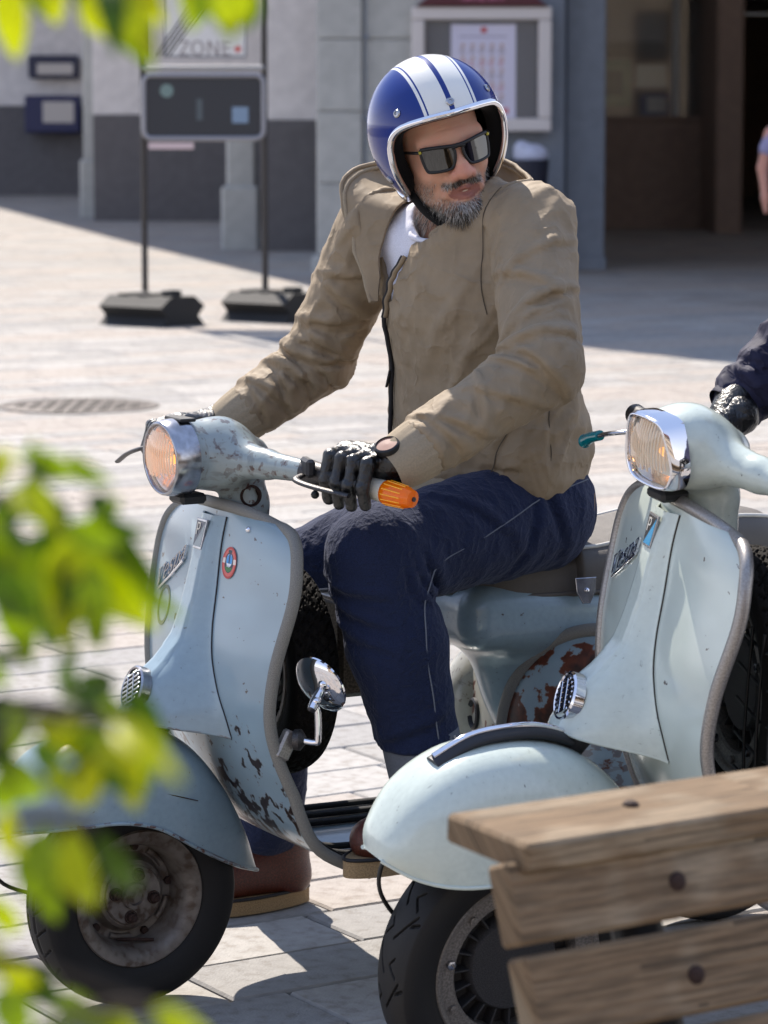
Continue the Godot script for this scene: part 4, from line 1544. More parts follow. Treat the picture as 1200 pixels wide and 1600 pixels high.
	for i in 13:
		var row2 := PackedVector3Array()
		for j in 17:
			var v := lerpf(-1, 1, j / 16.0)
			row2.append(o + Vector3(lerpf(-0.333, -0.90, i / 12.0), 0.243 + 0.012 * smoothstep(0.35, 0.0, absf(v)), v * lerpf(0.245, 0.20, pow(i / 12.0, 3.0))))
		fl.append(row2)
	var fm := Mb.new()
	fm.sheet(fl, 0.004)
	var floor_part := part(t, "floorboard", fm, S.paint)
	for z in [-0.21, -0.15, -0.09, 0.09, 0.15, 0.21]:
		var st := Mb.new()
		var sp := PackedVector3Array()
		for s in [0.86, 0.92, 0.97]:
			var q := shield_at(s, z / 0.245)
			sp.append(o + Vector3(q.x - 0.006, q.y + 0.008, q.z))
		sp.append(o + Vector3(-0.42, 0.254, z))
		sp.append(o + Vector3(-0.80, 0.254, z))
		st.tube(smooth(sp, 5), 0.010, 8, true, 0.6)
		part(floor_part, "rubber_strip", st, M.rubber)
	for sgn in [-1.0, 1.0]:
		var eg := Mb.new()
		var gp := PackedVector3Array()
		for i in 13: gp.append(fl[i][0 if sgn < 0 else 16])
		eg.tube(gp, 0.008, 10)
		part(floor_part, "edge_trim", eg, M.alu)
	# body: a saddle of sheet steel, waisted between the two cowls
	if not cache.has("body"):
		var b := Sdf.new(Vector3(-1.42, 0.16, -0.27), Vector3(-0.52, 0.74, 0.27), 0.008)
		b.rbox(Transform3D(Basis(Vector3(0, 0, 1), deg_to_rad(2)), Vector3(-0.92, 0.625, 0)), Vector3(0.345, 0.06, 0.145), 0.05, 0.02)
		b.cap(Vector3(-0.74, 0.57, 0), Vector3(-0.83, 0.30, 0), 0.075, 0.045, 0.07)
		b.cap(Vector3(-0.83, 0.30, 0), Vector3(-0.85, 0.22, 0), 0.045, 0.07, 0.05)
		b.cap(Vector3(-0.82, 0.5, 0), Vector3(-1.25, 0.46, 0), 0.10, 0.09, 0.08)
		b.cap(Vector3(-1.22, 0.56, 0), Vector3(-1.36, 0.36, 0), 0.10, 0.05, 0.08)
		var bm := Mb.new()
		b.mesh(bm)
		cache.body = bm
		var c := Sdf.new(Vector3(-1.30, 0.15, -0.42), Vector3(-0.60, 0.70, 0.0), 0.008)
		c.ell(Vector3(-0.985, 0.42, -0.20), Vector3(0.27, 0.185, 0.145), 0.02)
		c.rbox(at(Vector3(-1.0, 0.42, 0.02)), Vector3(0.5, 0.4, 0.15), 0.02, 0.02, true)
		var cmb := Mb.new()
		c.mesh(cmb)
		cache.cowl = cmb
	put(t, "body", cache.body.mesh(S.paint), at(o))
	var cl := put(t, "left_cowl", cache.cowl.mesh(S.cowl), at(o))
	var cr2 := put(t, "right_cowl", cache.cowl.mesh(M.paint_cream if S.style == 0 else S.paint), Transform3D(Basis.from_scale(Vector3(1, 1, -1)), o))
	# front faces of the cowls: the round shoulders that meet the waist
	for sgn in [-1.0, 1.0]:
		var nx := look(o + (Vector3(-0.815, 0.42, -0.205) if sgn < 0 else Vector3(-0.775, 0.415, 0.115)), Vector3(0.8, 0.05, -0.6) if sgn < 0 else Vector3(0.97, 0.04, 0.22))
		var dome := Mb.new()
		dome.lathe([Vector2(0.192, -0.05), Vector2(0.192, 0.0), Vector2(0.184, 0.012), Vector2(0.150, 0.026), Vector2(0.10, 0.036), Vector2(0.05, 0.040), Vector2(0.0, 0.041)], nx, 64)
		var dm := part(cl if sgn < 0 else cr2, "cowl_front", dome, (M.cowl_face if sgn < 0 else M.cowl_face_cream) if S.style == 0 else S.paint)
		dm.transform = at(o).affine_inverse() if sgn < 0 else Transform3D(Basis.from_scale(Vector3(1, 1, -1)), o).affine_inverse()
		if sgn < 0:
			var rg := Mb.new()
			var rp := PackedVector3Array()
			for k in 65: rp.append(nx * Vector3(cos(TAU * k / 64) * 0.194, 0.004, sin(TAU * k / 64) * 0.194))
			rg.tube(rp, 0.013, 10, false)
			part(dm, "rubber_trim", rg, M.beige_rubber)
		else:
			var hole := Mb.new()
			hole.lathe([Vector2(0.03, 0.036), Vector2(0.03, 0.046), Vector2(0.026, 0.048), Vector2(0.022, 0.044), Vector2(0.02, 0.038), Vector2(0.0, 0.0375)], nx * at(Vector3(0.0, 0, 0.0)), 24)
			part(dm, "filler_ring", hole, M.dark_steel)
			var knob := Mb.new()
			knob.lathe([Vector2(0.012, 0.03), Vector2(0.012, 0.055), Vector2(0.008, 0.06), Vector2(0.0, 0.061)], nx * at(Vector3(0.02, 0, 0.06)), 16)
			part(dm, "knob", knob, M.black)
	# seat
	var rows := []
	for i in 41:
		var f := i / 40.0
		var x := lerpf(-0.575, -1.27, f)
		var top := curve([[0.0, 0.705], [0.04, 0.735], [0.15, 0.752], [0.4, 0.755], [0.55, 0.775], [0.75, 0.795], [0.93, 0.79], [1.0, 0.75]], f)
		var hw := curve([[0.0, 0.05], [0.04, 0.095], [0.15, 0.128], [0.5, 0.142], [0.9, 0.138], [0.97, 0.12], [1.0, 0.07]], f)
		var row3 := PackedVector3Array()
		for j in 29:
			var an := lerpf(-0.06, PI + 0.06, j / 28.0)
			var c := cos(an)
			var s := sin(an)
			row3.append(o + Vector3(x, 0.682 + (top - 0.682) * signf(s) * pow(absf(s), 0.55), hw * signf(c) * pow(absf(c), 0.42)))
		rows.append(row3)
	var sm := Mb.new()
	sm.grid(rows, false, false)
	sm.flat(rows[0], Vector3(1, 0, 0))
	sm.flat(rows[40], Vector3(-1, 0, 0))
	var seat := part(t, "seat", sm, M.seat)
	for sgn in [0, 1]:
		var pp := Mb.new()
		var pl := PackedVector3Array()
		for i in range(4, 39): pl.append(rows[i][9 if sgn == 0 else 19] + Vector3(0, 0.001, 0))
		pp.tube(pl, 0.004, 8)
		part(seat, "piping", pp, M.piping)
		var hem := Mb.new()
		var hl := PackedVector3Array()
		for i in range(1, 40): hl.append(rows[i][0 if sgn == 0 else 28] + Vector3(0, 0.006, 0))
		hem.tube(hl, 0.004, 6)
		part(seat, "hem", hem, M.seat)
	var strap := Mb.new()
	var sp2 := PackedVector3Array()
	for j in range(0, 29): sp2.append(rows[13][j] + Vector3(0, 0.004, 0) + (rows[13][j] - (o + Vector3(-0.80, 0.70, 0))).normalized() * 0.004)
	strap.tube(sp2, 0.019, 8, true, 0.22, Vector3(0, 1, 0))
	var strap_part := part(seat, "strap", strap, M.seat)
	var bk := Mb.new()
	bk.prism(PackedVector2Array([Vector2(-0.021, 0.024), Vector2(0.021, 0.024), Vector2(0.019, 0.0), Vector2(0.007, -0.022), Vector2(-0.007, -0.022), Vector2(-0.019, 0.0)]), 0.004, facing(rows[13][28] + Vector3(0, 0.012, -0.022), Vector3(0.05, 0.1, -1)), 0.001)
	var bkp := part(strap_part, "strap_plate", bk, M.worn_chrome)
	var rv := Mb.new()
	rv.ball(rows[13][28] + Vector3(0, 0.014, -0.026), 0.005, 12)
	part(bkp, "rivet", rv, M.chrome)
	# rear wheel
	wheel(t, "rear_wheel", Transform3D(Basis(Vector3(1, 0, 0), Vector3(0, 0, -1), Vector3(0, 1, 0)), Vector3(-1.19, R, 0.02)), R, S.ww, S.bead, S.style, 0, S.tyre, S.rim)
	# spare wheel carried behind the shield
	wheel(t, "spare_wheel", Transform3D(Basis(Vector3(0, 0, 1), Vector3(1, 0, 0), Vector3(0, 1, 0)), o + Vector3(S.spare_x, 0.562, S.spare_z)), R * 0.985, S.ww, S.bead, S.style, 1, M.tyre_old, S.rim)
	headset(t, S, o)
	# the front end turned a little to the rider's left about the steering column
	var axis := Vector3(-0.262, 0.965, 0).normalized()
	var turn := Basis(axis, deg_to_rad(S.steer))
	var pivot := o + Vector3(-0.208, 0.868, 0)
	for called in ["front_wheel", "fender", "fork", "brake_cable", "headset"]:
		var g: Node3D = t.get_node(called)
		g.transform = Transform3D(turn, pivot - turn * pivot) * g.transform
	return t

func headset(t: Node3D, S: Dictionary, o: Vector3) -> void:
	var round_lamp: bool = S.style == 0
	var c := Vector3(-0.092, 0.938, 0) if round_lamp else Vector3(-0.137, 0.934, 0)   # middle of the lamp's rear edge
	var nrm := Vector3(1, -0.05, 0).normalized()
	var s := Sdf.new(Vector3(-0.36, 0.78, -0.26), Vector3(0.0, 1.04, 0.26), 0.0055)
	if round_lamp:
		s.cap(c - nrm * 0.012, c - nrm * 0.075 + Vector3(0, 0.002, 0), 0.060, 0.050, 0.02)
		s.cap(c - nrm * 0.075, Vector3(-0.225, 0.930, 0), 0.050, 0.036, 0.03)
	else:
		s.rbox(facing(c - nrm * 0.02, nrm), Vector3(0.056, 0.050, 0.05), 0.035, 0.02)
		s.cap(c - nrm * 0.05 + Vector3(0, 0.004, 0), Vector3(-0.255, 0.922, 0), 0.050, 0.035, 0.05)
	for sgn in [-1.0, 1.0]:
		if round_lamp:
			s.cap(Vector3(-0.165, 0.935, 0), Vector3(-0.195, 0.932, sgn * 0.115), 0.044, 0.024, 0.035)
			s.cap(Vector3(-0.195, 0.932, sgn * 0.115), Vector3(-0.212, 0.931, sgn * 0.215), 0.024, 0.0185, 0.012)
		else:
			s.cap(Vector3(-0.20, 0.926, 0), Vector3(-0.228, 0.918, sgn * 0.13), 0.043, 0.026, 0.04)
			s.cap(Vector3(-0.228, 0.918, sgn * 0.13), Vector3(-0.245, 0.914, sgn * 0.225), 0.026, 0.02, 0.012)
	var cx := -0.205 if round_lamp else -0.222
	s.cap(Vector3(cx, 0.92, 0), Vector3(cx - 0.012, 0.85, 0), 0.034, 0.036, 0.02, Vector3(1, 0, 0), 0.85)
	s.cap(Vector3(cx - 0.012, 0.85, 0), Vector3(cx - 0.015, 0.80, 0), 0.036, 0.036, 0.01, Vector3(1, 0, 0), 0.85)
	# flat end where the lamp rim sits
	s.rbox(facing(c + nrm * 0.05, nrm), Vector3(0.1, 0.1, 0.05), 0.001, 0.002, true)
	var m := Mb.new()
	s.mesh(m)
	var hd := part(t, "headset", m.moved(at(o)), S.headset)
	# lamp
	var lx := facing(o + c, nrm)
	var out := PackedVector2Array()
	if round_lamp:
		for k in 72: out.append(Vector2(cos(TAU * k / 72), sin(TAU * k / 72)) * 0.057)
	else:
		var key := smooth([Vector3(0.0, 0.050, 0), Vector3(0.034, 0.047, 0), Vector3(0.047, 0.034, 0), Vector3(0.060, -0.008, 0), Vector3(0.056, -0.032, 0), Vector3(0.040, -0.047, 0), Vector3(0.0, -0.051, 0), Vector3(-0.040, -0.047, 0), Vector3(-0.056, -0.032, 0), Vector3(-0.060, -0.008, 0), Vector3(-0.047, 0.034, 0), Vector3(-0.034, 0.047, 0), Vector3(0.0, 0.050, 0)], 6)
		for k in key.size() - 1: out.append(Vector2(key[k].x, key[k].y))
	var ringP := []
	var deep := 0.040 if round_lamp else 0.027
	for e in [[1.15, -0.006], [1.16, 0.004], [1.15, deep * 0.55], [1.10, deep * 0.9], [1.05, deep], [1.0, deep - 0.003], [0.98, deep - 0.012]]:
		var row := PackedVector3Array()
		for k in out.size() + 1:
			var q: Vector2 = out[k % out.size()] * e[0]
			var z: float = e[1]
			if not round_lamp: z += 0.007 * smoothstep(-0.02, 0.05, q.y) * (1.0 if e[1] > 0.01 else 0.0)
			row.append(lx * Vector3(q.x, q.y, z))
		ringP.append(row)
	var rg := Mb.new()
	rg.grid(ringP, true, false)
	var lamp := part(hd, "headlight_ring", rg, M.worn_chrome if round_lamp else M.chrome)
	# reflector bowl
	var bowl := []
	for i in 13:
		var f := i / 12.0
		var row := PackedVector3Array()
		for k in out.size() + 1:
			var q: Vector2 = out[k % out.size()] * f * 0.99
			row.append(lx * Vector3(q.x, q.y, deep - 0.014 - 0.032 * (1.0 - f * f)))
		bowl.append(row)
	var bo := Mb.new()
	bo.grid(bowl, true, false)
	part(lamp, "reflector", bo, mat(Color(0.90, 0.84, 0.76), 0.14, 1.0))
	# fluted glass, thin and bulging
	var gl := []
	for i in 17:
		var f := i / 16.0
		var row := PackedVector3Array()
		for k in out.size() + 1:
			var q: Vector2 = out[k % out.size()] * f * 0.995
			var z := deep - 0.004 + 0.013 * (1.0 - f * f)
			row.append(lx * Vector3(q.x, q.y, z))
		gl.append(row)
	var gm := Mb.new()
	gm.grid(gl, true, false)
	var glass := part(lamp, "lens", gm, mat(Color(1.0, 0.92, 0.82, 0.08), 0.04, 0.0, 0.5))
	# moulded flutes on the glass: vertical ribs, short and long
	for k in range(-7, 8):
		var x := k * 0.0066
		var pts := PackedVector3Array()
		for q in 9:
			var y := lerpf(-0.030 if absi(k) % 2 else -0.022, 0.046, q / 8.0)
			var rr := (x * x + y * y) / (0.057 * 0.057)
			if rr < 0.86: pts.append(lx * Vector3(x, y, deep - 0.0055 + 0.013 * (1.0 - rr)))
		if pts.size() > 2:
			var rb := Mb.new()
			rb.tube(pts, 0.0021, 6)
			part(glass, "flute", rb, M.flute)
	var bulb := Mb.new()
	bulb.ball(lx * Vector3(0.0, -0.004, deep - 0.030), 0.008, 14)
	var bmat := mat(Color(1.0, 0.8, 0.5), 0.3)
	bmat.emission_enabled = true
	bmat.emission = Color(1.0, 0.62, 0.28)
	bmat.emission_energy_multiplier = 0.9
	var bp := part(lamp, "bulb", bulb, bmat)
	var om := OmniLight3D.new()
	om.name = "filament"
	om.position = lx * Vector3(0.0, -0.004, deep - 0.030)
	om.light_color = Color(1.0, 0.66, 0.34)
	om.light_energy = 0.0016
	om.omni_attenuation = 2.0
	om.omni_range = 40.0
	om.light_size = 0.008
	om.shadow_enabled = true
	bp.add_child(om)
	if round_lamp:
		var pk := Mb.new()
		pk.box(Vector3(0.03, 0.006, 0.06), at(o + c + Vector3(0.0, 0.064, 0)), 0.002)
		part(lamp, "peak", pk, M.black)
		var hole := Mb.new()
		hole.lathe([Vector2(0.019, 0.0), Vector2(0.019, 0.006), Vector2(0.015, 0.007), Vector2(0.013, 0.001), Vector2(0, 0.001)], look(o + Vector3(cx - 0.005, 0.868, -0.032), Vector3(0.25, 0, -1)), 24)
		part(hd, "lock_socket", hole, M.rust)
	var skirt := Mb.new()
	skirt.box(Vector3(0.05, 0.018, 0.05), at(o + c + Vector3(-0.015, -0.071, 0)), 0.006)
	part(hd, "cable_shroud", skirt, M.black)
	# handlebar ends
	var hy := 0.931 if round_lamp else 0.914
	var hx := -0.212 if round_lamp else -0.245
	for sgn in [-1.0, 1.0]:
		var ins := 0.0 if round_lamp else 0.045
		var a := o + Vector3(hx, hy, sgn * (0.212 - ins))
		var b := o + Vector3(hx - 0.016, hy - 0.004, sgn * (0.262 - ins))
		var e := o + Vector3(hx - 0.050, hy - 0.016, sgn * (0.372 - ins))
		var pod := Mb.new()
		pod.tube(PackedVector3Array([a, a.lerp(b, 0.15), b]), [0.0195, 0.0215, 0.0175], 20)
		part(hd, "switch_pod", pod, M.steel if round_lamp else S.paint)
		var gp := Mb.new()
		gp.tube(PackedVector3Array([b, b.lerp(e, 0.06), b.lerp(e, 0.94), e]), [0.016, 0.0165, 0.0165, 0.0175], 20)
		part(hd, "grip", gp, M.white_plastic if round_lamp else M.black)
		var lv := Mb.new()
		var l0 := a + Vector3(0.018, -0.004, sgn * 0.02)
		lv.tube(smooth(([l0, l0 + Vector3(0.035, -0.008, sgn * 0.03), l0 + Vector3(0.030, -0.026, sgn * 0.10), l0 + Vector3(0.012, -0.05, sgn * 0.175)] if sgn > 0 else [l0, l0 + Vector3(0.022, -0.004, sgn * 0.02), l0 + Vector3(0.016, -0.010, sgn * 0.07), l0 + Vector3(-0.012, -0.018, sgn * 0.13)]) if round_lamp else [l0, l0 + Vector3(0.030, -0.008, sgn * 0.03), l0 + Vector3(0.032, -0.026, sgn * 0.085), l0 + Vector3(0.018, -0.052, sgn * 0.15)], 6), 0.0065, 10, true, 0.6)
		var lever := part(hd, "lever", lv, M.steel if round_lamp else M.worn_chrome)
		var bl := Mb.new()
		bl.ball(a + Vector3(0.004, -0.034, sgn * 0.04), 0.007, 12)
		bl.tube(PackedVector3Array([a + Vector3(0.004, -0.034, sgn * 0.04), a + Vector3(0.0, -0.01, sgn * 0.035)]), 0.003, 8)
		part(lever, "adjuster", bl, M.black)
		if round_lamp:
			var perch := Mb.new()
			perch.box(Vector3(0.016, 0.030, 0.05), Transform3D(Basis(Vector3.UP, sgn * 0.3), a + Vector3(0.008, 0.010, sgn * 0.022)), 0.006)
			part(hd, "lever_perch", perch, M.dark_steel)
			var dirv := (e - b).normalized()
			var sx := look(e + dirv * 0.002, dirv)
			var base := Mb.new()
			base.lathe([Vector2(0.0175, -0.03), Vector2(0.0185, 0.0), Vector2(0.0185, 0.006), Vector2(0.0, 0.006)], sx, 24)
			var sig := part(hd, "turn_signal", base, M.white_plastic)
			var lensm := Mb.new()
			lensm.lathe([Vector2(0.0, 0.007), Vector2(0.0195, 0.007), Vector2(0.0205, 0.010), Vector2(0.0180, 0.05), Vector2(0.0140, 0.0645), Vector2(0.0, 0.066)], sx, 28)
			part(sig, "orange_lens", lensm, M.orange)
			var core := Mb.new()
			core.lathe([Vector2(0.0, 0.010), Vector2(0.0165, 0.012), Vector2(0.0155, 0.048), Vector2(0.011, 0.058), Vector2(0.0, 0.059)], sx, 28)
			part(sig, "inner_lens", core, M.orange_core)
			for k in 14:
				var an := TAU * k / 14
				var rb := Mb.new()
				rb.tube(PackedVector3Array([sx * Vector3(cos(an) * 0.0203, 0.012, sin(an) * 0.0203), sx * Vector3(cos(an) * 0.0180, 0.05, sin(an) * 0.0180)]), 0.0012, 5)
				part(sig, "lens_rib", rb, M.orange_core)
			var scw := Mb.new()
			scw.lathe([Vector2(0.004, 0.064), Vector2(0.004, 0.068), Vector2(0.0, 0.0685)], sx, 12)
			part(sig, "screw", scw, M.steel)
		elif sgn > 0:
			var tl := Mb.new()
			tl.tube(PackedVector3Array([l0 + Vector3(0.032, -0.026, 0.085), l0 + Vector3(0.026, -0.038, 0.12), l0 + Vector3(0.018, -0.052, 0.15)]), [0.0085, 0.0085, 0.0105], 14)
			tl.ball(l0 + Vector3(0.018, -0.053, 0.152), 0.0115, 14)
			part(lever, "lever_cover", tl, M.teal, "translucent teal lever cover")

func build_scooters() -> void:
	M.flute = mat(Color(0.93, 0.87, 0.77, 0.6), 0.04, 0.0, 0.7)
	M.cowl_face = disc_paint(Color(0.53, 0.61, 0.65), 0.30, 48)
	M.cowl_face_cream = disc_paint(Color(0.68, 0.67, 0.62), -0.02, 49)
	var a := build_scooter({
		"label": "weathered pale blue scooter with rust chips, round headlight and the rider on it", "xf": scooter_frame(Vector3(-0.4315, 0, -5.1185), 27.0, 0.0), "fx": 0.0, "fy": 0.0, "steer": 5.0,
		"wr": 0.19, "ww": 0.088, "bead": 0.116, "style": 0, "tread": 3, "tyre": M.tyre_new, "rim": M.rim_a, "crest": false,
		"spine": [[0.24, 0.335], [0.235, 0.395], [0.18, 0.455], [0.09, 0.484], [0.0, 0.488], [-0.08, 0.458], [-0.15, 0.385], [-0.205, 0.29], [-0.236, 0.206]],
		"edge": [[0.24, 0.335], [0.20, 0.338], [0.13, 0.342], [0.06, 0.342], [-0.005, 0.325], [-0.065, 0.290], [-0.12, 0.258], [-0.18, 0.228], [-0.236, 0.206]],
		"fw": [0.03, 0.06, 0.085, 0.094, 0.094, 0.088, 0.072, 0.05, 0.018],
		"paint": M.paint_a, "color": Color(0.53, 0.61, 0.65), "wear": 1.0, "seed": 41, "cowl": M.paint_cowl, "headset": M.paint_a_rust,
		"emblem_dark": Color(0.13, 0.17, 0.26), "emblem_light": Color(0.45, 0.50, 0.53), "spare_x": -0.272, "spare_z": 0.0,
		"cable": [Vector3(0.14, 0.37, 0.05), Vector3(0.215, 0.345, 0.05), Vector3(0.245, 0.29, 0.05), Vector3(0.215, 0.225, 0.05), Vector3(0.10, 0.18, 0.06)]})
	var b := build_scooter({
		"label": "mint white scooter with trapezoid headlight behind the bench at the right", "xf": scooter_frame(Vector3(0.179, 0, -4.671), 14.0, deg_to_rad(5.0)), "fx": -0.083, "fy": 0.08, "steer": 14.0,
		"wr": 0.215, "ww": 0.098, "bead": 0.142, "style": 1, "tread": 2, "tyre": M.tyre_new, "rim": M.rim_b, "crest": true,
		"spine": [[0.246, 0.425], [0.240, 0.463], [0.192, 0.530], [0.11, 0.573], [0.0, 0.578], [-0.10, 0.545], [-0.18, 0.47], [-0.235, 0.37], [-0.27, 0.29]],
		"edge": [[0.246, 0.425], [0.20, 0.402], [0.14, 0.392], [0.05, 0.39], [-0.03, 0.386], [-0.10, 0.37], [-0.17, 0.335], [-0.22, 0.31], [-0.27, 0.29]],
		"fw": [0.03, 0.07, 0.098, 0.108, 0.11, 0.102, 0.082, 0.055, 0.02],
		"paint": M.paint_b, "color": Color(0.76, 0.80, 0.765), "wear": 0.0, "seed": 44, "cowl": M.paint_b, "headset": M.paint_b,
		"emblem_dark": Color(0.10, 0.09, 0.10), "emblem_light": Color(0.22, 0.55, 0.72), "spare_x": -0.30, "spare_z": -0.02,
		"cable": [Vector3(0.17, 0.43, 0.04), Vector3(0.205, 0.39, 0.04), Vector3(0.208, 0.345, 0.04), Vector3(0.17, 0.29, 0.05), Vector3(0.10, 0.23, 0.07)]})
	scooter_extras(a, b)

func scooter_extras(a: Node3D, b: Node3D) -> void:
	var sh: Node = a.get_node("leg_shield")
	# round club sticker: red rim, blue and green field, a dark T
	var im := Image.create(96, 128, false, Image.FORMAT_RGB8)
	for y in 128:
		for x in 96:
			var u := (x - 47.5) / 48.0
			var v := (y - 63.5) / 64.0
			var r := sqrt(u * u + v * v)
			var c := Color(0.68, 0.05, 0.07)
			if r < 0.86: c = Color(0.80, 0.33, 0.30)
			if r < 0.64: c = Color(0.05, 0.07, 0.20)
			if v > 0.28 and r < 0.60: c = Color(0.05, 0.42, 0.18)
			var q := Vector2(u * 1.0, v + 0.14)
			if q.length() < 0.42: c = Color(0.86, 0.87, 0.90)
			if q.length() < 0.40 and v < 0.05: c = Color(0.10, 0.55, 0.82)
			if absf(u) > 0.56 and absf(v + 0.1) < 0.16 and r < 0.93: c = Color(0.88, 0.82, 0.78)
			if (absf(u) < 0.24 and v < -0.62 and v > -0.80) or (absf(u) < 0.075 and v < 0.04 and v > -0.7): c = Color(0.04, 0.05, 0.17)
			if absf(v - 0.22) < 0.04 and absf(u + 0.1) < 0.2: c = Color(0.7, 0.72, 0.75)
			im.set_pixel(x, y, c)
	var stm := mat(Color.WHITE, 0.35)
	stm.albedo_texture = ImageTexture.create_from_image(im)
	var sx := on_shield(0.762, -0.085, 0.0025)
	var st := Mb.new()
	var uvs := PackedVector2Array()
	var srows := []
	for i in 5:
		var row := PackedVector3Array()
		for k in 37:
			var an := TAU * k / 36
			var q := sx * (Vector3(cos(an) * 0.024, sin(an) * 0.027, 0) * (1.0 - i / 4.0))
			row.append(Vector3(shield_x(q.y, q.z) + 0.0045, q.y, q.z))
			uvs.append(Vector2(0.5 + 0.5 * cos(an) * (1.0 - i / 4.0), 0.5 - 0.5 * sin(an) * (1.0 - i / 4.0)))
		srows.append(row)
	st.grid(srows, true, false)
	st.uv = uvs
	part(sh, "sticker", st, stm, "round red rimmed sticker with a dark T")
	# ring decal on the other half, half hidden by leaves
	var dx := on_shield(0.655, 0.175, 0.002)
	var dg := Mb.new()
	dg.lathe([Vector2(0.036, 0.0), Vector2(0.036, 0.001), Vector2(0.029, 0.001)], Transform3D(dx.basis * Basis(Vector3(1, 0, 0), PI / 2), dx.origin), 36)
	part(sh, "ring_decal", dg, mat(Color(0.36, 0.38, 0.33), 0.5))
	var stud := Mb.new()
	stud.ball(Vector3(shield_x(0.822, -0.125) + 0.003, 0.822, -0.125), 0.0055, 12)
	part(sh, "stud", stud, M.chrome)
	# small handwritten line scratched on the panel
	put(sh, "lettering", text_mesh("02/16", 0.012, 0.0006, mat(Color(0.16, 0.14, 0.14), 0.7)), on_shield(0.64, -0.095, 0.0012))
	# clamp-on mirror low on the shield's edge
	var mr := Node3D.new()
	mr.name = "mirror"
	a.add_child(mr)
	var cl := Mb.new()
	cl.box(Vector3(0.026, 0.05, 0.02), Transform3D(Basis(Vector3(0, 0, 1), deg_to_rad(28)), Vector3(-0.176, 0.478, -0.248)), 0.004)
	part(mr, "clamp", cl, M.alu)
	var kn := Mb.new()
	kn.lathe([Vector2(0.0, -0.006), Vector2(0.017, -0.006), Vector2(0.018, 0.004), Vector2(0.008, 0.012), Vector2(0.0, 0.012)], look(Vector3(-0.192, 0.488, -0.262), Vector3(-0.75, 0, -0.65)), 20)
	part(mr, "clamp_knob", kn, M.steel)
	var ap := smooth([Vector3(-0.195, 0.488, -0.266), Vector3(-0.212, 0.486, -0.286), Vector3(-0.215, 0.495, -0.290), Vector3(-0.214, 0.535, -0.291), Vector3(-0.210, 0.548, -0.291)], 6)
	var am := Mb.new()
	am.tube(ap, 0.0058, 12)
	part(mr, "arm", am, M.chrome)
	var jt := Mb.new()
	jt.tube(PackedVector3Array([Vector3(-0.196, 0.545, -0.305), Vector3(-0.206, 0.556, -0.298), Vector3(-0.222, 0.574, -0.288)]), [0.0075, 0.0095, 0.007], 12)
	jt.ball(Vector3(-0.206, 0.558, -0.303), 0.0075, 12)
	jt.ball(Vector3(-0.224, 0.583, -0.292), 0.009, 12)
	part(mr, "joint", jt, M.chrome)
	# the back of the dish looks at the viewer, down and to the left
	var mn := look(Vector3(-0.232, 0.578, -0.266), Vector3(0.86, -0.42, -0.30))
	var dish := Mb.new()
	dish.lathe([Vector2(0.0, -0.004), Vector2(0.049, -0.004), Vector2(0.052, -0.002), Vector2(0.0525, 0.002), Vector2(0.050, 0.005), Vector2(0.041, 0.011), Vector2(0.027, 0.0155), Vector2(0.0, 0.019)], mn, 48)
	part(mr, "dish", dish, M.chrome)
	# metal can strapped behind the spare wheel
	var can := Mb.new()
	can.box(Vector3(0.07, 0.17, 0.11), at(Vector3(-0.395, 0.595, -0.02)), 0.008)
	var cn := part(a, "metal_can", can, grain(mat(Color(0.46, 0.42, 0.36), 0.45, 0.5), 8.0, 0.03, 47, 0.04, 0.4))
	var rimm := Mb.new()
	for e in [[0.0, -0.056], [0.0, 0.056]]:
		rimm.box(Vector3(0.076, 0.008, 0.006), at(Vector3(-0.395, 0.682, -0.02 + e[1])), 0.002)
	for e in [-0.036, 0.036]:
		rimm.box(Vector3(0.006, 0.008, 0.106), at(Vector3(-0.395 + e, 0.682, -0.02)), 0.002)
	part(cn, "can_rim", rimm, M.alu)
	# elastic net over the other scooter's spare wheel
	var net := Node3D.new()
	net.name = "luggage_net"
	b.add_child(net)
	for k in 5:
		var nb := Mb.new()
		var y := 0.52 + k * 0.055
		nb.tube(smooth([Vector3(-0.335, y, -0.25), Vector3(-0.34, y - 0.008, -0.17), Vector3(-0.345, y, -0.06)], 5), 0.0028, 6)
		part(net, "cord", nb, M.black)
	for k in 3:
		var nb2 := Mb.new()
		var z := -0.235 + k * 0.05
		nb2.tube(smooth([Vector3(-0.337, 0.46, z), Vector3(-0.334, 0.6, z + 0.008), Vector3(-0.337, 0.76, z)], 5), 0.0028, 6)
		part(net, "cord", nb2, M.black)

# ================================================================ the rider (same axes as the scooter he sits on)
func limb_folds(s: Sdf, a: Vector3, b: Vector3, ra: float, rb: float, ref: Vector3, list: Array) -> void:   # each fold: [place along the limb, angle, half span, slant along the limb, width, height]
	var ax := (b - a).normalized()
	var e := (ref - ax * ref.dot(ax)).normalized()
	var g := ax.cross(e)
	for q in list:
		var path := []
		for k in 9:
			var u := lerpf(-1, 1, k / 8.0)
			var an: float = deg_to_rad(q[1] + q[2] * u)
			var t: float = q[0] + q[3] * u
			path.append(a.lerp(b, t) + (e * cos(an) + g * sin(an)) * lerpf(ra, rb, t))
		s.fold(s.snaps(path), q[4] * 0.8, q[5] * 1.75)
		if q[5] > 0.0:   # every raised fold has its valley
			s.fold(s.snaps(path.map(func(p): return p + ax * (q[4] * 1.5))), q[4] * 0.7, -q[5] * 1.25)

func line_on(s: Sdf, pts: Array, r: float, out := 0.0) -> Mb:
	var m := Mb.new()
	var path := PackedVector3Array()
	for p in smooth(pts, 8):
		var q := s.snap(p)
		path.append(q + s.out_at(q) * (r * 0.5 + out))
	for pass_no in 3:
		for k in range(1, path.size() - 1):
			path[k] = (path[k - 1] + path[k] * 2.0 + path[k + 1]) / 4.0
	m.tube(path, r, 6)
	return m

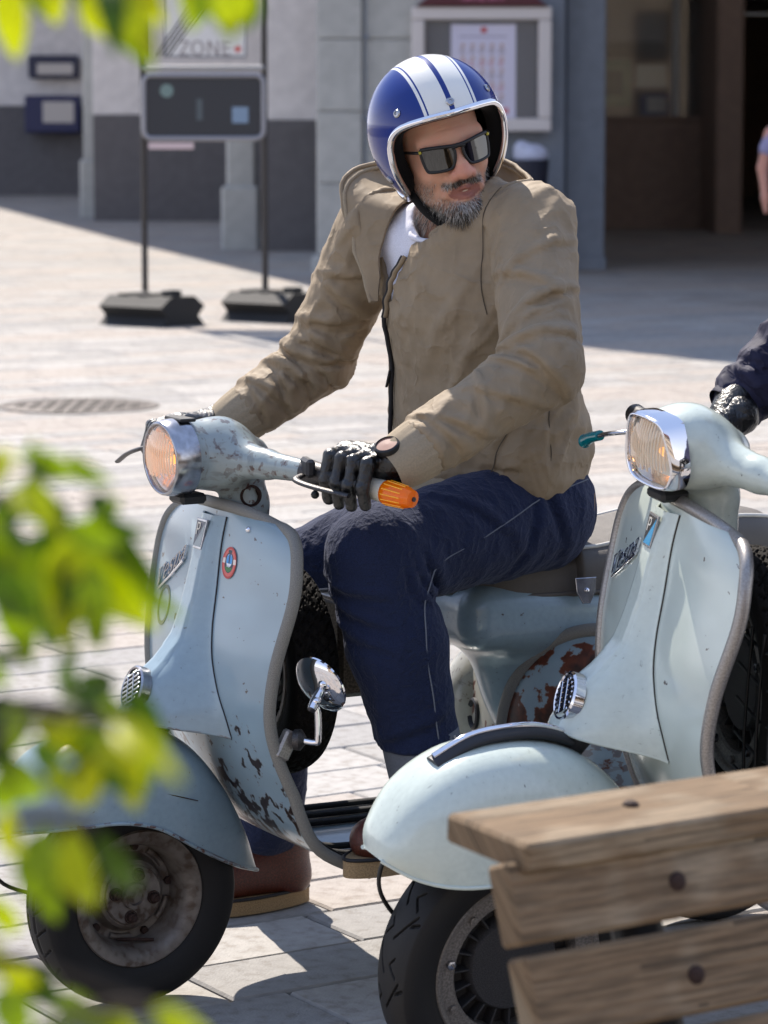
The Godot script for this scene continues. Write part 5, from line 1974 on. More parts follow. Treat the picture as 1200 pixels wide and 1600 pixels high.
func hand(W: Vector3, B: Vector3, dir: Vector3, F: Vector3, U: Vector3, inner: float) -> Mb:   # a gloved hand closed round a bar: wrist, start of the grip, along it, forward and up
	var lo := (B.min(W).min(B + dir * 0.12)) - Vector3(0.08, 0.08, 0.08)
	var hi := (B.max(W).max(B + dir * 0.12)) + Vector3(0.08, 0.08, 0.08)
	var s := Sdf.new(lo, hi, 0.0028)
	var knuckles := []
	var lens := [0.92, 1.0, 0.97, 0.84]
	for k in 4:
		var P := B + dir * (0.020 + 0.0262 * k)
		var f: float = lens[k]
		var K := P + U * 0.040 - F * 0.016
		var p1 := P + U * 0.034 + F * 0.027 * f + dir * 0.001
		var p2 := P + F * 0.040 * f - U * 0.004 + dir * 0.003
		var p3 := P + F * 0.030 * f - U * 0.040 * f + dir * 0.004
		knuckles.append(K)
		s.cap(K, p1, 0.0136, 0.0130, 0.004)
		s.cap(p1, p2, 0.0128, 0.0122, 0.004)
		s.cap(p2, p3, 0.0120, 0.0100, 0.004)
	for k in 4:
		var K: Vector3 = knuckles[k]
		s.cap(W + (K - W) * 0.18 + dir * (k - 1.5) * 0.006, K, 0.021, 0.0150, 0.014)
	s.cap(W + (B + dir * 0.05 - W) * 0.3, B + dir * 0.05 - F * 0.022 + U * 0.004, 0.024, 0.018, 0.014)
	# thumb leaves the palm's side and closes under the bar
	var t0 := W.lerp(B, 0.55) + U * 0.004
	var t1 := B + dir * 0.004 - F * 0.028 - U * 0.010
	var t2 := B + dir * 0.006 - F * 0.002 - U * 0.032
	var t3 := B + dir * 0.020 + F * 0.020 - U * 0.036
	s.cap(t0, t1, 0.019, 0.0145, 0.010)
	s.cap(t1, t2, 0.0140, 0.0128, 0.005)
	s.cap(t2, t3, 0.0125, 0.0105, 0.005)
	# short gauntlet over the wrist
	var back := (W - (B + dir * 0.05)).normalized()
	s.cap(W, W + back * 0.022, 0.030, 0.033, 0.014)
	# knuckle creases, seams and wrinkled leather
	for k in 4:
		var K: Vector3 = knuckles[k]
		for q in [0.0, 0.008]:
			s.fold([K + U * 0.012 - dir * 0.012 + F * (0.012 + q), K + U * 0.014 + F * (0.014 + q), K + U * 0.012 + dir * 0.012 + F * (0.012 + q)], 0.0022, -0.0016)
	for k in 6:
		var w0 := W.lerp(B + dir * 0.05, 0.08 + k * 0.07)
		s.fold(s.snaps([w0 + U * 0.03 - dir * 0.025, w0 + U * 0.035 + F * (0.006 if k % 2 else -0.004), w0 + U * 0.03 + dir * 0.025]), 0.0032, 0.0022 if k % 2 else -0.0020)
	var z := noise(55.0, 9, 3)
	var z2 := noise(22.0, 19, 2, FastNoiseLite.TYPE_SIMPLEX)
	s.bump(func(p): return z.get_noise_3dv(p) * 0.0009 + absf(z2.get_noise_3dv(p)) * 0.0022)
	var m := Mb.new()
	s.mesh(m)
	return m

func build_riders() -> void:
	var xf := scooter_frame(Vector3(-0.4315, 0, -5.1185), 27.0, 0.0)
	var t := thing("person", "rider in olive jacket, jeans and blue striped helmet looking round from the pale blue scooter", "person", xf)
	var to_local := xf.basis.inverse()
	var view := to_local * Vector3(-0.05, 0.0, 1.0)   # roughly the side the photograph shows
	# ------------------------------------------------ jacket
	var shR := Vector3(-0.545, 1.305, 0.165)
	var elR := Vector3(-0.49, 1.066, 0.275)
	var wrR := Vector3(-0.345, 0.965, 0.305)
	var shL := Vector3(-0.680, 1.312, -0.178)
	var elL := Vector3(-0.595, 1.095, -0.36)
	var wrL := Vector3(-0.352, 0.962, -0.360)
	var n := Vector3(0.955, 0.0, -0.296)
	var J := Sdf.new(Vector3(-0.95, 0.76, -0.50), Vector3(-0.27, 1.44, 0.40), 0.0054)
	J.cap(Vector3(-0.690, 0.845, 0.0), Vector3(-0.685, 0.98, -0.01), 0.178, 0.186, 0.02, n, 1.42)
	J.cap(Vector3(-0.685, 0.98, -0.01), Vector3(-0.655, 1.20, -0.02), 0.185, 0.178, 0.04, n, 1.36)
	J.cap(Vector3(-0.655, 1.20, -0.02), Vector3(-0.635, 1.315, -0.02), 0.165, 0.085, 0.05, n, 1.3)
	J.cap(Vector3(-0.565, 1.318, 0.12), Vector3(-0.69, 1.325, -0.165), 0.064, 0.066, 0.05)
	J.cap(shR, elR, 0.072, 0.064, 0.03)
	J.cap(elR, wrR - (wrR - elR).normalized() * 0.045, 0.062, 0.053, 0.02)
	J.cap(shL, elL, 0.074, 0.066, 0.03)
	J.cap(elL, wrL - (wrL - elL).normalized() * 0.045, 0.064, 0.054, 0.02)
	# blouson fullness over the hem
	J.cap(Vector3(-0.69, 0.90, -0.15), Vector3(-0.755, 0.91, -0.09), 0.062, 0.062, 0.06)
	J.cap(Vector3(-0.785, 0.93, 0.0), Vector3(-0.77, 0.94, -0.09), 0.06, 0.06, 0.06)
	# flat hem
	J.rbox(at(Vector3(-0.72, 0.70, 0)), Vector3(0.4, 0.148, 0.4), 0.001, 0.012, true)
	var nz := noise(7.5, 51, 3)
	var nz2 := noise(19.0, 52, 3)
	J.bump(func(p: Vector3) -> float:
		var a := 1.0 - absf(nz.get_noise_3d(p.x * 1.0 + p.y * 0.6, p.y * 0.55, p.z)) * 2.2
		return -0.0065 * maxf(a, -0.4) * a + 0.0022 * nz2.get_noise_3dv(p) + 0.003)
	# creases: the bent left elbow, the straight right arm, the pull from shoulder to waist
	limb_folds(J, shL, elL, 0.074, 0.066, view, [[0.30, -10, 70, 0.16, 0.010, 0.007], [0.48, 20, 80, -0.20, 0.011, 0.007], [0.66, -5, 90, 0.22, 0.011, 0.010], [0.80, 30, 70, 0.12, 0.009, 0.010], [0.92, 0, 90, 0.10, 0.010, 0.012], [0.74, 10, 70, 0.18, 0.006, -0.006], [0.86, 10, 80, 0.1, 0.006, -0.008]])
	limb_folds(J, elL, wrL, 0.064, 0.050, view, [[0.06, 0, 90, 0.10, 0.010, 0.011], [0.16, 20, 80, 0.16, 0.009, 0.010], [0.11, 10, 80, 0.12, 0.006, -0.008], [0.30, -20, 70, 0.24, 0.010, 0.008], [0.48, 30, 75, -0.14, 0.009, 0.007], [0.64, -20, 80, 0.20, 0.009, 0.007], [0.80, 10, 90, 0.08, 0.008, 0.008], [0.92, 0, 120, 0.02, 0.008, 0.009]])
	limb_folds(J, shR, elR, 0.072, 0.064, view, [[0.25, 0, 80, 0.15, 0.010, 0.006], [0.45, -20, 80, -0.12, 0.010, 0.007], [0.62, 10, 90, 0.16, 0.010, 0.009], [0.78, -10, 90, -0.10, 0.010, 0.011], [0.90, 10, 100, 0.12, 0.009, 0.011], [0.84, 0, 80, 0.05, 0.006, -0.009], [0.70, 0, 80, 0.1, 0.006, -0.007]])
	limb_folds(J, elR, wrR, 0.062, 0.050, view, [[0.05, 0, 100, 0.12, 0.010, 0.011], [0.17, -20, 80, -0.14, 0.009, 0.009], [0.30, 20, 90, 0.18, 0.010, 0.009], [0.45, -10, 90, -0.12, 0.009, 0.009], [0.60, 10, 90, 0.16, 0.009, 0.009], [0.75, 0, 90, -0.08, 0.008, 0.008], [0.90, 0, 120, 0.03, 0.008, 0.009], [0.38, 0, 70, 0.1, 0.006, -0.006], [0.53, 0, 70, -0.1, 0.006, -0.006]])
	for q in [
			[[-0.60, 1.25, -0.14], [-0.56, 1.17, -0.10], [-0.54, 1.06, -0.04], 0.014, 0.009], [[-0.63, 1.20, -0.17], [-0.58, 1.10, -0.13], [-0.555, 1.0, -0.08], 0.013, 0.008],
			[[-0.60, 1.02, -0.14], [-0.57, 0.98, -0.08], [-0.555, 0.96, 0.0], 0.011, 0.008], [[-0.70, 1.02, -0.20], [-0.63, 0.98, -0.17], [-0.58, 0.95, -0.12], 0.010, 0.009],
			[[-0.78, 1.06, -0.19], [-0.76, 1.0, -0.2], [-0.69, 0.97, -0.2], 0.010, 0.010], [[-0.84, 1.0, -0.12], [-0.78, 0.97, -0.18], [-0.68, 0.96, -0.2], 0.010, 0.010],
			[[-0.85, 0.94, -0.08], [-0.79, 0.92, -0.17], [-0.68, 0.91, -0.2], 0.010, 0.010], [[-0.84, 1.12, -0.06], [-0.80, 1.08, -0.15], [-0.72, 1.05, -0.2], 0.010, 0.008],
			[[-0.55, 1.12, 0.12], [-0.545, 1.02, 0.13], [-0.56, 0.92, 0.13], 0.012, 0.008], [[-0.56, 1.22, 0.12], [-0.545, 1.14, 0.14], [-0.55, 1.06, 0.16], 0.012, 0.009],
			[[-0.72, 0.90, -0.20], [-0.64, 0.90, -0.18], [-0.58, 0.90, -0.12], 0.009, -0.006], [[-0.80, 0.885, -0.14], [-0.72, 0.88, -0.20], [-0.62, 0.88, -0.17], 0.008, 0.007]]:
		J.fold(J.snaps([Vector3(q[0][0], q[0][1], q[0][2]), Vector3(q[1][0], q[1][1], q[1][2]), Vector3(q[2][0], q[2][1], q[2][2])]), q[3] * 0.75, q[4] * 1.7)
	# seams: armhole, side panel, pocket
	var arm_seam := [Vector3(-0.70, 1.40, -0.115), Vector3(-0.645, 1.365, -0.13), Vector3(-0.60, 1.30, -0.145), Vector3(-0.585, 1.22, -0.16), Vector3(-0.59, 1.17, -0.175)]
	var side_seam := [Vector3(-0.705, 1.06, -0.21), Vector3(-0.70, 0.99, -0.21), Vector3(-0.70, 0.92, -0.20), Vector3(-0.70, 0.86, -0.19)]
	var pocket := [Vector3(-0.645, 1.0, -0.19), Vector3(-0.625, 0.95, -0.17), Vector3(-0.605, 0.885, -0.15)]
	for q in [arm_seam, side_seam, pocket]:
		var sq: Array = J.snaps(q)
		J.fold(sq, 0.004, -0.005)
		J.fold(sq.map(func(p): return p + Vector3(0.012, 0, -0.004)), 0.006, 0.0025)
	# open front: a wedge from collar to breastbone
	var shirt_field := Sdf.new(Vector3(-0.75, 1.05, -0.12), Vector3(-0.44, 1.40, 0.22), 0.006)
	shirt_field.cap(Vector3(-0.72, 0.98, -0.01), Vector3(-0.66, 1.20, -0.01), 0.175, 0.168, 0.04, n, 1.38)
	shirt_field.cap(Vector3(-0.66, 1.20, -0.01), Vector3(-0.635, 1.30, -0.015), 0.155, 0.085, 0.05, n, 1.3)
	shirt_field.cap(Vector3(-0.565, 1.29, 0.135), Vector3(-0.66, 1.30, -0.10), 0.060, 0.055, 0.05)
	var ns := noise(14.0, 53, 3)
	shirt_field.bump(func(p): return 0.004 * ns.get_noise_3dv(p))
	shirt_field.fold(shirt_field.snaps([Vector3(-0.55, 1.27, 0.02), Vector3(-0.525, 1.2, 0.06), Vector3(-0.52, 1.12, 0.06)]), 0.012, 0.005)
	shirt_field.fold(shirt_field.snaps([Vector3(-0.56, 1.27, 0.09), Vector3(-0.53, 1.21, 0.09), Vector3(-0.52, 1.12, 0.075)]), 0.010, 0.005)
	shirt_field.cap(Vector3(-0.60, 1.345, -0.02), Vector3(-0.63, 1.25, -0.02), 0.064, 0.056, 0.01, Vector3.ZERO, 1.0, true)
	var opening := [[], []]   # the two edges of the open front, taken on the closed cloth
	for k in 15:
		var y := lerpf(1.157, 1.262, k / 14.0)
		for g in 2:
			var zz := 0.060 - (y - 1.163) * 0.10 + (0.060 * clampf((y - 1.155) / 0.15, 0.0, 1.25) + 0.001) * (1 if g else -1)
			opening[g].append(J.snap(Vector3(-0.535, y, zz)))
	J.carve(func(p: Vector3) -> float:
		var zc := 0.060 - (p.y - 1.163) * 0.10
		var hw := 0.060 * clampf((p.y - 1.155) / 0.15, 0.0, 1.25)
		var front := (p - Vector3(-0.655, 1.2, 0.0)).dot(n) - 0.02
		return minf(minf(hw - absf(p.z - zc), p.y - 1.155), front), Vector3(-0.75, 1.12, -0.14), Vector3(-0.30, 1.44, 0.25))
	J.cap(Vector3(-0.59, 1.50, -0.03), Vector3(-0.606, 1.318, -0.012), 0.078, 0.070, 0.012, Vector3.ZERO, 1.0, true)
	var jm := Mb.new()
	J.mesh(jm)
	var jacket := part(t, "jacket", jm, M.jacket)
	var sm := Mb.new()
	shirt_field.mesh(sm)
	part(t, "shirt", sm, M.shirt)
	var neckband := Mb.new()
	var nbp := PackedVector3Array()
	for k in 25:
		var an := lerpf(-1.5, 1.5, k / 24.0)
		nbp.append(shirt_field.snap(Vector3(-0.60, 1.315 - 0.022 * cos(an), -0.02) + (n * cos(an) + Vector3(0.296, 0, 0.955) * sin(an)) * 0.070))
	for pass_no in 4:
		for k in range(1, 24): nbp[k] = (nbp[k - 1] + nbp[k] * 2.0 + nbp[k + 1]) / 4.0
	neckband.tube(nbp, 0.005, 8)
	part(t, "shirt_collar", neckband, M.shirt)
	part(jacket, "seam", line_on(J, arm_seam, 0.0008), M.jacket_seam)
	part(jacket, "seam", line_on(J, side_seam, 0.0009, 0.001), M.jacket_seam)
	part(jacket, "seam", line_on(J, pocket, 0.0011, 0.001), M.jacket_seam)
	part(jacket, "zipper", line_on(J, [Vector3(-0.515, 1.155, 0.062), Vector3(-0.535, 1.09, 0.075), Vector3(-0.545, 1.02, 0.085), Vector3(-0.56, 0.94, 0.09), Vector3(-0.575, 0.86, 0.09)], 0.0045), M.jacket_dark)
	var pull := Mb.new()
	var zp := J.snap(Vector3(-0.535, 1.06, 0.08)) + Vector3(0.006, 0, 0)
	pull.tube(PackedVector3Array([zp, zp + Vector3(0.004, -0.03, 0.008)]), [0.005, 0.0035], 8, true, 0.5)
	part(jacket, "zipper_pull", pull, M.dark_steel)
	for g in 2:
		var eg := Mb.new()
		var ep := smooth(opening[g], 3)
		for pass_no in 6:
			for k in range(1, ep.size() - 1): ep[k] = (ep[k - 1] + ep[k] * 2.0 + ep[k + 1]) / 4.0
		eg.tube(ep, 0.0045, 8, true, 0.7)
		part(jacket, "front_edge", eg, M.jacket)
		if g == 0:
			var zt := Mb.new()
			var zpth := PackedVector3Array()
			for q in ep: zpth.append(q + Vector3(0.0015, 0.0, 0.0065))
			zt.tube(zpth, 0.0038, 8)
			part(jacket, "zipper_tape", zt, M.jacket_dark)
	# stand collar, turned open on his right
	var base := smooth([Vector3(-0.506, 1.185, 0.062), Vector3(-0.510, 1.275, 0.068), Vector3(-0.540, 1.350, 0.060), Vector3(-0.635, 1.372, 0.10), Vector3(-0.70, 1.362, 0.03), Vector3(-0.70, 1.352, -0.075), Vector3(-0.64, 1.335, -0.105), Vector3(-0.592, 1.305, -0.055), Vector3(-0.575, 1.285, -0.015)], 6)
	var top := smooth([Vector3(-0.502, 1.182, 0.070), Vector3(-0.490, 1.29, 0.130), Vector3(-0.490, 1.388, 0.178), Vector3(-0.565, 1.425, 0.175), Vector3(-0.71, 1.438, 0.06), Vector3(-0.728, 1.400, -0.082), Vector3(-0.655, 1.388, -0.125), Vector3(-0.590, 1.342, -0.088), Vector3(-0.562, 1.305, -0.035)], 6)
	var rows := []
	var cz := noise(16.0, 54, 2)
	for i in 9:
		var f := i / 8.0
		var row := PackedVector3Array()
		for j in base.size():
			var p := base[j].lerp(top[j], f)
			var out := Vector3(p.x + 0.62, 0, p.z - 0.0).normalized()
			row.append(p + out * (0.012 * sin(f * PI) + 0.006 * cz.get_noise_3dv(p)))
		rows.append(row)
	var cm := Mb.new()
	cm.sheet(rows, 0.006)
	var collar := part(jacket, "collar", cm, M.jacket)
	var hemline := Mb.new()
	hemline.tube(rows[8], 0.0045, 8)
	part(collar, "collar_edge", hemline, M.jacket)
	var stitch := Mb.new()
	var st_rows := PackedVector3Array()
	for j in base.size(): st_rows.append(rows[7][j] + Vector3(0.0, 0.0, 0.0))
	stitch.tube(st_rows, 0.0044, 6)
	part(collar, "stitching", stitch, M.jacket_rib)
	# epaulette like tab and yoke seam on the left shoulder
	# ribbed cuffs and waistband
	for side in 2:
		var e := elR if side == 0 else elL
		var w := wrR if side == 0 else wrL
		var d := (w - e).normalized()
		var cb := Mb.new()
		var ring := []
		for i in 10:
			var f := i / 9.0
			var row := PackedVector3Array()
			var c := w - d * 0.022 + d * 0.074 * f
			var u := d.cross(Vector3.UP).normalized()
			var v := u.cross(d)
			for j in 49:
				var an := TAU * j / 48
				var rr := lerpf(0.0500, 0.0400, f) + 0.0022 * sin(an * 18.0) * pow(1.0 - f, 2.0) + (0.003 * sin(f * PI))
				row.append(c + (u * cos(an) + v * sin(an)) * rr)
			ring.append(row)
		cb.grid(ring, true, false)
		part(jacket, "cuff", cb, M.jacket_rib)
	var wb := Mb.new()
	var wrow := []
	for i in 7:
		var f := i / 6.0
		var row := PackedVector3Array()
		for j in 73:
			var an := TAU * j / 72
			var lat := Vector3(0.296, 0, 0.955)
			var bulge := 0.008 * sin(f * PI)
			row.append(Vector3(-0.692, lerpf(0.884, 0.808, f) + 0.006 * sin(an * 3.0), 0.0) + n * cos(an) * (0.137 + bulge + 0.0012 * sin(an * 40.0)) + lat * sin(an) * (0.187 + bulge + 0.0012 * sin(an * 40.0)))
		wrow.append(row)
	wb.grid(wrow, true, false)
	part(jacket, "waistband", wb, M.jacket_rib)
	# ------------------------------------------------ trousers
	var hipL := Vector3(-0.735, 0.815, -0.095)
	var knL := Vector3(-0.36, 0.775, -0.215)
	var anL := Vector3(-0.438, 0.43, -0.235)
	var hipR := Vector3(-0.725, 0.815, 0.095)
	var knR := Vector3(-0.45, 0.655, 0.325)
	var anR := Vector3(-0.480, 0.16, 0.484)
	var T := Sdf.new(Vector3(-0.98, 0.08, -0.36), Vector3(-0.22, 0.96, 0.60), 0.007)
	T.ell(Vector3(-0.735, 0.84, 0), Vector3(0.125, 0.10, 0.172), 0.04)
	T.cap(hipL, knL, 0.106, 0.085, 0.04)
	T.cap(knL, knL.lerp(anL, 0.45), 0.084, 0.083, 0.02)
	T.cap(knL.lerp(anL, 0.45), anL, 0.083, 0.066, 0.02)
	T.cap(hipR, knR, 0.104, 0.082, 0.04)
	T.cap(knR, anR, 0.080, 0.066, 0.02)
	var nt := noise(9.0, 55, 3)
	T.bump(func(p: Vector3) -> float:
		var a := 1.0 - absf(nt.get_noise_3d(p.x, p.y * 0.6, p.z)) * 2.2
		return -0.004 * maxf(a, -0.3) * a + 0.002)
	limb_folds(T, hipL, knL, 0.106, 0.085, view, [[0.10, 10, 80, 0.10, 0.012, 0.008], [0.24, -10, 70, -0.12, 0.012, 0.007], [0.80, -40, 50, 0.12, 0.010, 0.008], [0.90, -50, 50, 0.08, 0.008, 0.010], [0.97, -50, 55, 0.05, 0.008, 0.010], [0.86, -50, 50, 0.09, 0.006, -0.007], [0.94, -50, 50, 0.06, 0.006, -0.008], [0.55, 30, 60, 0.25, 0.012, 0.005]])
	limb_folds(T, knL, anL, 0.084, 0.066, view, [[0.08, 40, 60, -0.08, 0.009, 0.010], [0.18, 50, 55, -0.12, 0.009, 0.009], [0.30, 50, 50, -0.10, 0.010, 0.007], [0.80, 0, 80, 0.05, 0.010, 0.006], [0.92, 0, 100, 0.03, 0.009, 0.008]])
	limb_folds(T, knR, anR, 0.080, 0.066, view, [[0.06, 0, 60, -0.08, 0.010, 0.010], [0.18, 0, 55, -0.10, 0.010, 0.009]])
	var out_seam := [Vector3(-0.80, 0.875, -0.16), Vector3(-0.66, 0.845, -0.21), Vector3(-0.54, 0.80, -0.27), Vector3(-0.44, 0.755, -0.30), Vector3(-0.405, 0.66, -0.31), Vector3(-0.42, 0.55, -0.31), Vector3(-0.435, 0.45, -0.30)]
	var pocket2 := [Vector3(-0.86, 0.89, -0.14), Vector3(-0.84, 0.83, -0.19), Vector3(-0.83, 0.775, -0.19), Vector3(-0.75, 0.745, -0.18), Vector3(-0.72, 0.72, -0.17)]
	for q in [out_seam, pocket2]:
		T.fold(T.snaps(smooth(q, 3)), 0.006, 0.003)
	# level hems
	T.rbox(at(Vector3(-0.44, 0.30, -0.24)), Vector3(0.2, 0.145, 0.14), 0.001, 0.006, true)
	var tm := Mb.new()
	T.mesh(tm)
	var jeans := part(t, "jeans", tm, M.denim)
	part(jeans, "outseam", line_on(T, out_seam, 0.0013, 0.003), M.denim_in)
	part(jeans, "pocket_stitching", line_on(T, pocket2, 0.0011, 0.003), M.thread)
	for side in 2:
		var c0 := Vector3(-0.432, 0.475, -0.234) if side == 0 else Vector3(-0.478, 0.23, 0.464)
		var c1 := Vector3(-0.450, 0.372, -0.239) if side == 0 else Vector3(-0.482, 0.15, 0.486)
		var cf := Mb.new()
		cf.tube(PackedVector3Array([c0, c0.lerp(c1, 0.03), c0.lerp(c1, 0.5), c0.lerp(c1, 0.97), c1]), [0.062, 0.0675, 0.066, 0.063, 0.058], 40)
		var cuff := part(jeans, "turn_up", cf, M.denim_in)
		var sv := Mb.new()
		var off := Vector3(-0.035, 0, -0.0565)
		sv.tube(PackedVector3Array([c0 + off * 1.03, c1 + off * 0.97]), 0.004, 6, true, 0.5)
		part(cuff, "selvedge", sv, M.piping)
	# ------------------------------------------------ boots
	for side in 2:
		var heel := Vector3(-0.525, 0.255, -0.215) if side == 0 else Vector3(-0.560, 0.0, 0.489)
		var toe := Vector3(-0.275, 0.255, -0.298) if side == 0 else Vector3(-0.285, 0.0, 0.489)
		var fd := (toe - heel).normalized()
		var sd := fd.cross(Vector3.UP)
		var s := Sdf.new(heel.min(toe) - Vector3(0.08, 0.01, 0.08), heel.max(toe) + Vector3(0.08, 0.2, 0.08), 0.005)
		s.cap(heel + fd * 0.035 + Vector3(0, 0.055, 0), heel + fd * 0.04 + Vector3(0, 0.14, 0), 0.042, 0.047, 0.02)
		s.cap(heel + fd * 0.035 + Vector3(0, 0.058, 0), toe - fd * 0.05 + Vector3(0, 0.055, 0), 0.041, 0.042, 0.02, Vector3.UP, 1.1)
		s.cap(heel + fd * 0.07 + Vector3(0, 0.10, 0), toe - fd * 0.10 + Vector3(0, 0.068, 0), 0.042, 0.036, 0.03)
		s.fold(s.snaps([toe - fd * 0.09 + sd * 0.05 + Vector3(0, 0.06, 0), toe - fd * 0.10 + Vector3(0, 0.12, 0), toe - fd * 0.09 - sd * 0.05 + Vector3(0, 0.06, 0)]), 0.006, -0.004)
		s.fold(s.snaps([heel + fd * 0.09 + sd * 0.05 + Vector3(0, 0.05, 0), heel + fd * 0.10 + Vector3(0, 0.13, 0), heel + fd * 0.09 - sd * 0.05 + Vector3(0, 0.05, 0)]), 0.005, -0.003)
		s.rbox(Transform3D(Basis.IDENTITY, (heel + toe) / 2 - Vector3(0, 0.07, 0)), Vector3(0.3, 0.098, 0.3), 0.001, 0.003, true)
		var bm := Mb.new()
		s.mesh(bm)
		var boot := part(t, "boot", bm, M.boot)
		var so := Mb.new()
		var out2 := PackedVector2Array()
		for k in 40:
			var a := TAU * k / 40
			var wv := 0.046 + 0.008 * cos(a) - 0.006 * cos(2 * a)
			out2.append(Vector2(cos(a) * 0.148, sin(a) * wv))
		so.prism(out2, 0.031, Transform3D(Basis(fd, -sd, Vector3.UP), (heel + toe) / 2 - Vector3(0, -0.001, 0)), 0.004)
		part(boot, "sole", so, M.sole)
		var wl := Mb.new()
		var wp := PackedVector3Array()
		for q in out2: wp.append((heel + toe) / 2 + fd * q.x * 0.99 - sd * q.y * 0.99 + Vector3(0, 0.031, 0))
		wp.append(wp[0])
		wl.tube(wp, 0.0035, 6, false)
		part(boot, "welt", wl, M.jacket_dark)
	# ------------------------------------------------ gloved hands and watch
	var gB := Vector3(-0.252, 0.927, -0.262)
	var gdir := Vector3(-0.366, -0.10, -0.925).normalized()
	var gF := (Vector3(0.92, 0.0, -0.37)).normalized()
	var lg := part(t, "glove", hand(Vector3(-0.318, 0.950, -0.355), gB, gdir, gF, Vector3(-0.02, 1, -0.1).normalized(), 1.0), M.leather)
	part(t, "glove", hand(Vector3(-0.295, 0.953, 0.318), Vector3(-0.203, 0.927, 0.262), Vector3(-0.20, -0.10, 0.97).normalized(), Vector3(0.975, 0, 0.21).normalized(), Vector3(0, 1, 0.1).normalized(), -1.0), M.leather)
	var wat := (wrL - elL).normalized()
	var wup := Vector3(0.30, 0.90, -0.30)
	wup = (wup - wat * wup.dot(wat)).normalized()
	var wc := wrL + wat * 0.037
	var wx := Transform3D(Basis(wat, wup, wat.cross(wup)), wc + wup * 0.036)
	var wcase := Mb.new()
	wcase.lathe([Vector2(0.0, 0.0), Vector2(0.021, 0.0), Vector2(0.0225, 0.004), Vector2(0.0215, 0.010), Vector2(0.0185, 0.012), Vector2(0.0175, 0.010)], wx, 32)
	var watch := part(t, "watch", wcase, M.black)
	var wf := Mb.new()
	wf.lathe([Vector2(0.0178, 0.0098), Vector2(0.0, 0.0100)], wx, 28)
	part(watch, "watch_face", wf, mat(Color(0.52, 0.36, 0.30), 0.15))
	var strap := Mb.new()
	var sp := PackedVector3Array()
	for k in 33:
		var an := TAU * k / 32
		sp.append(wc + (wup * cos(an) + wat.cross(wup) * sin(an)) * 0.0375)
	strap.tube(sp, 0.011, 8, false, 0.28, wup)
	var wsp := part(watch, "watch_strap", strap, M.black)
	for k in range(3, 14):
		var an := TAU * k / 32
		var rb := Mb.new()
		var rd := wup * cos(an) + wat.cross(wup) * sin(an)
		rb.box(Vector3(0.019, 0.003, 0.004), Transform3D(Basis(wat, rd, wat.cross(rd)), wc + rd * 0.0405), 0.0008)
		part(wsp, "strap_rib", rb, M.black)
	build_head(t, xf)
	build_second_rider()

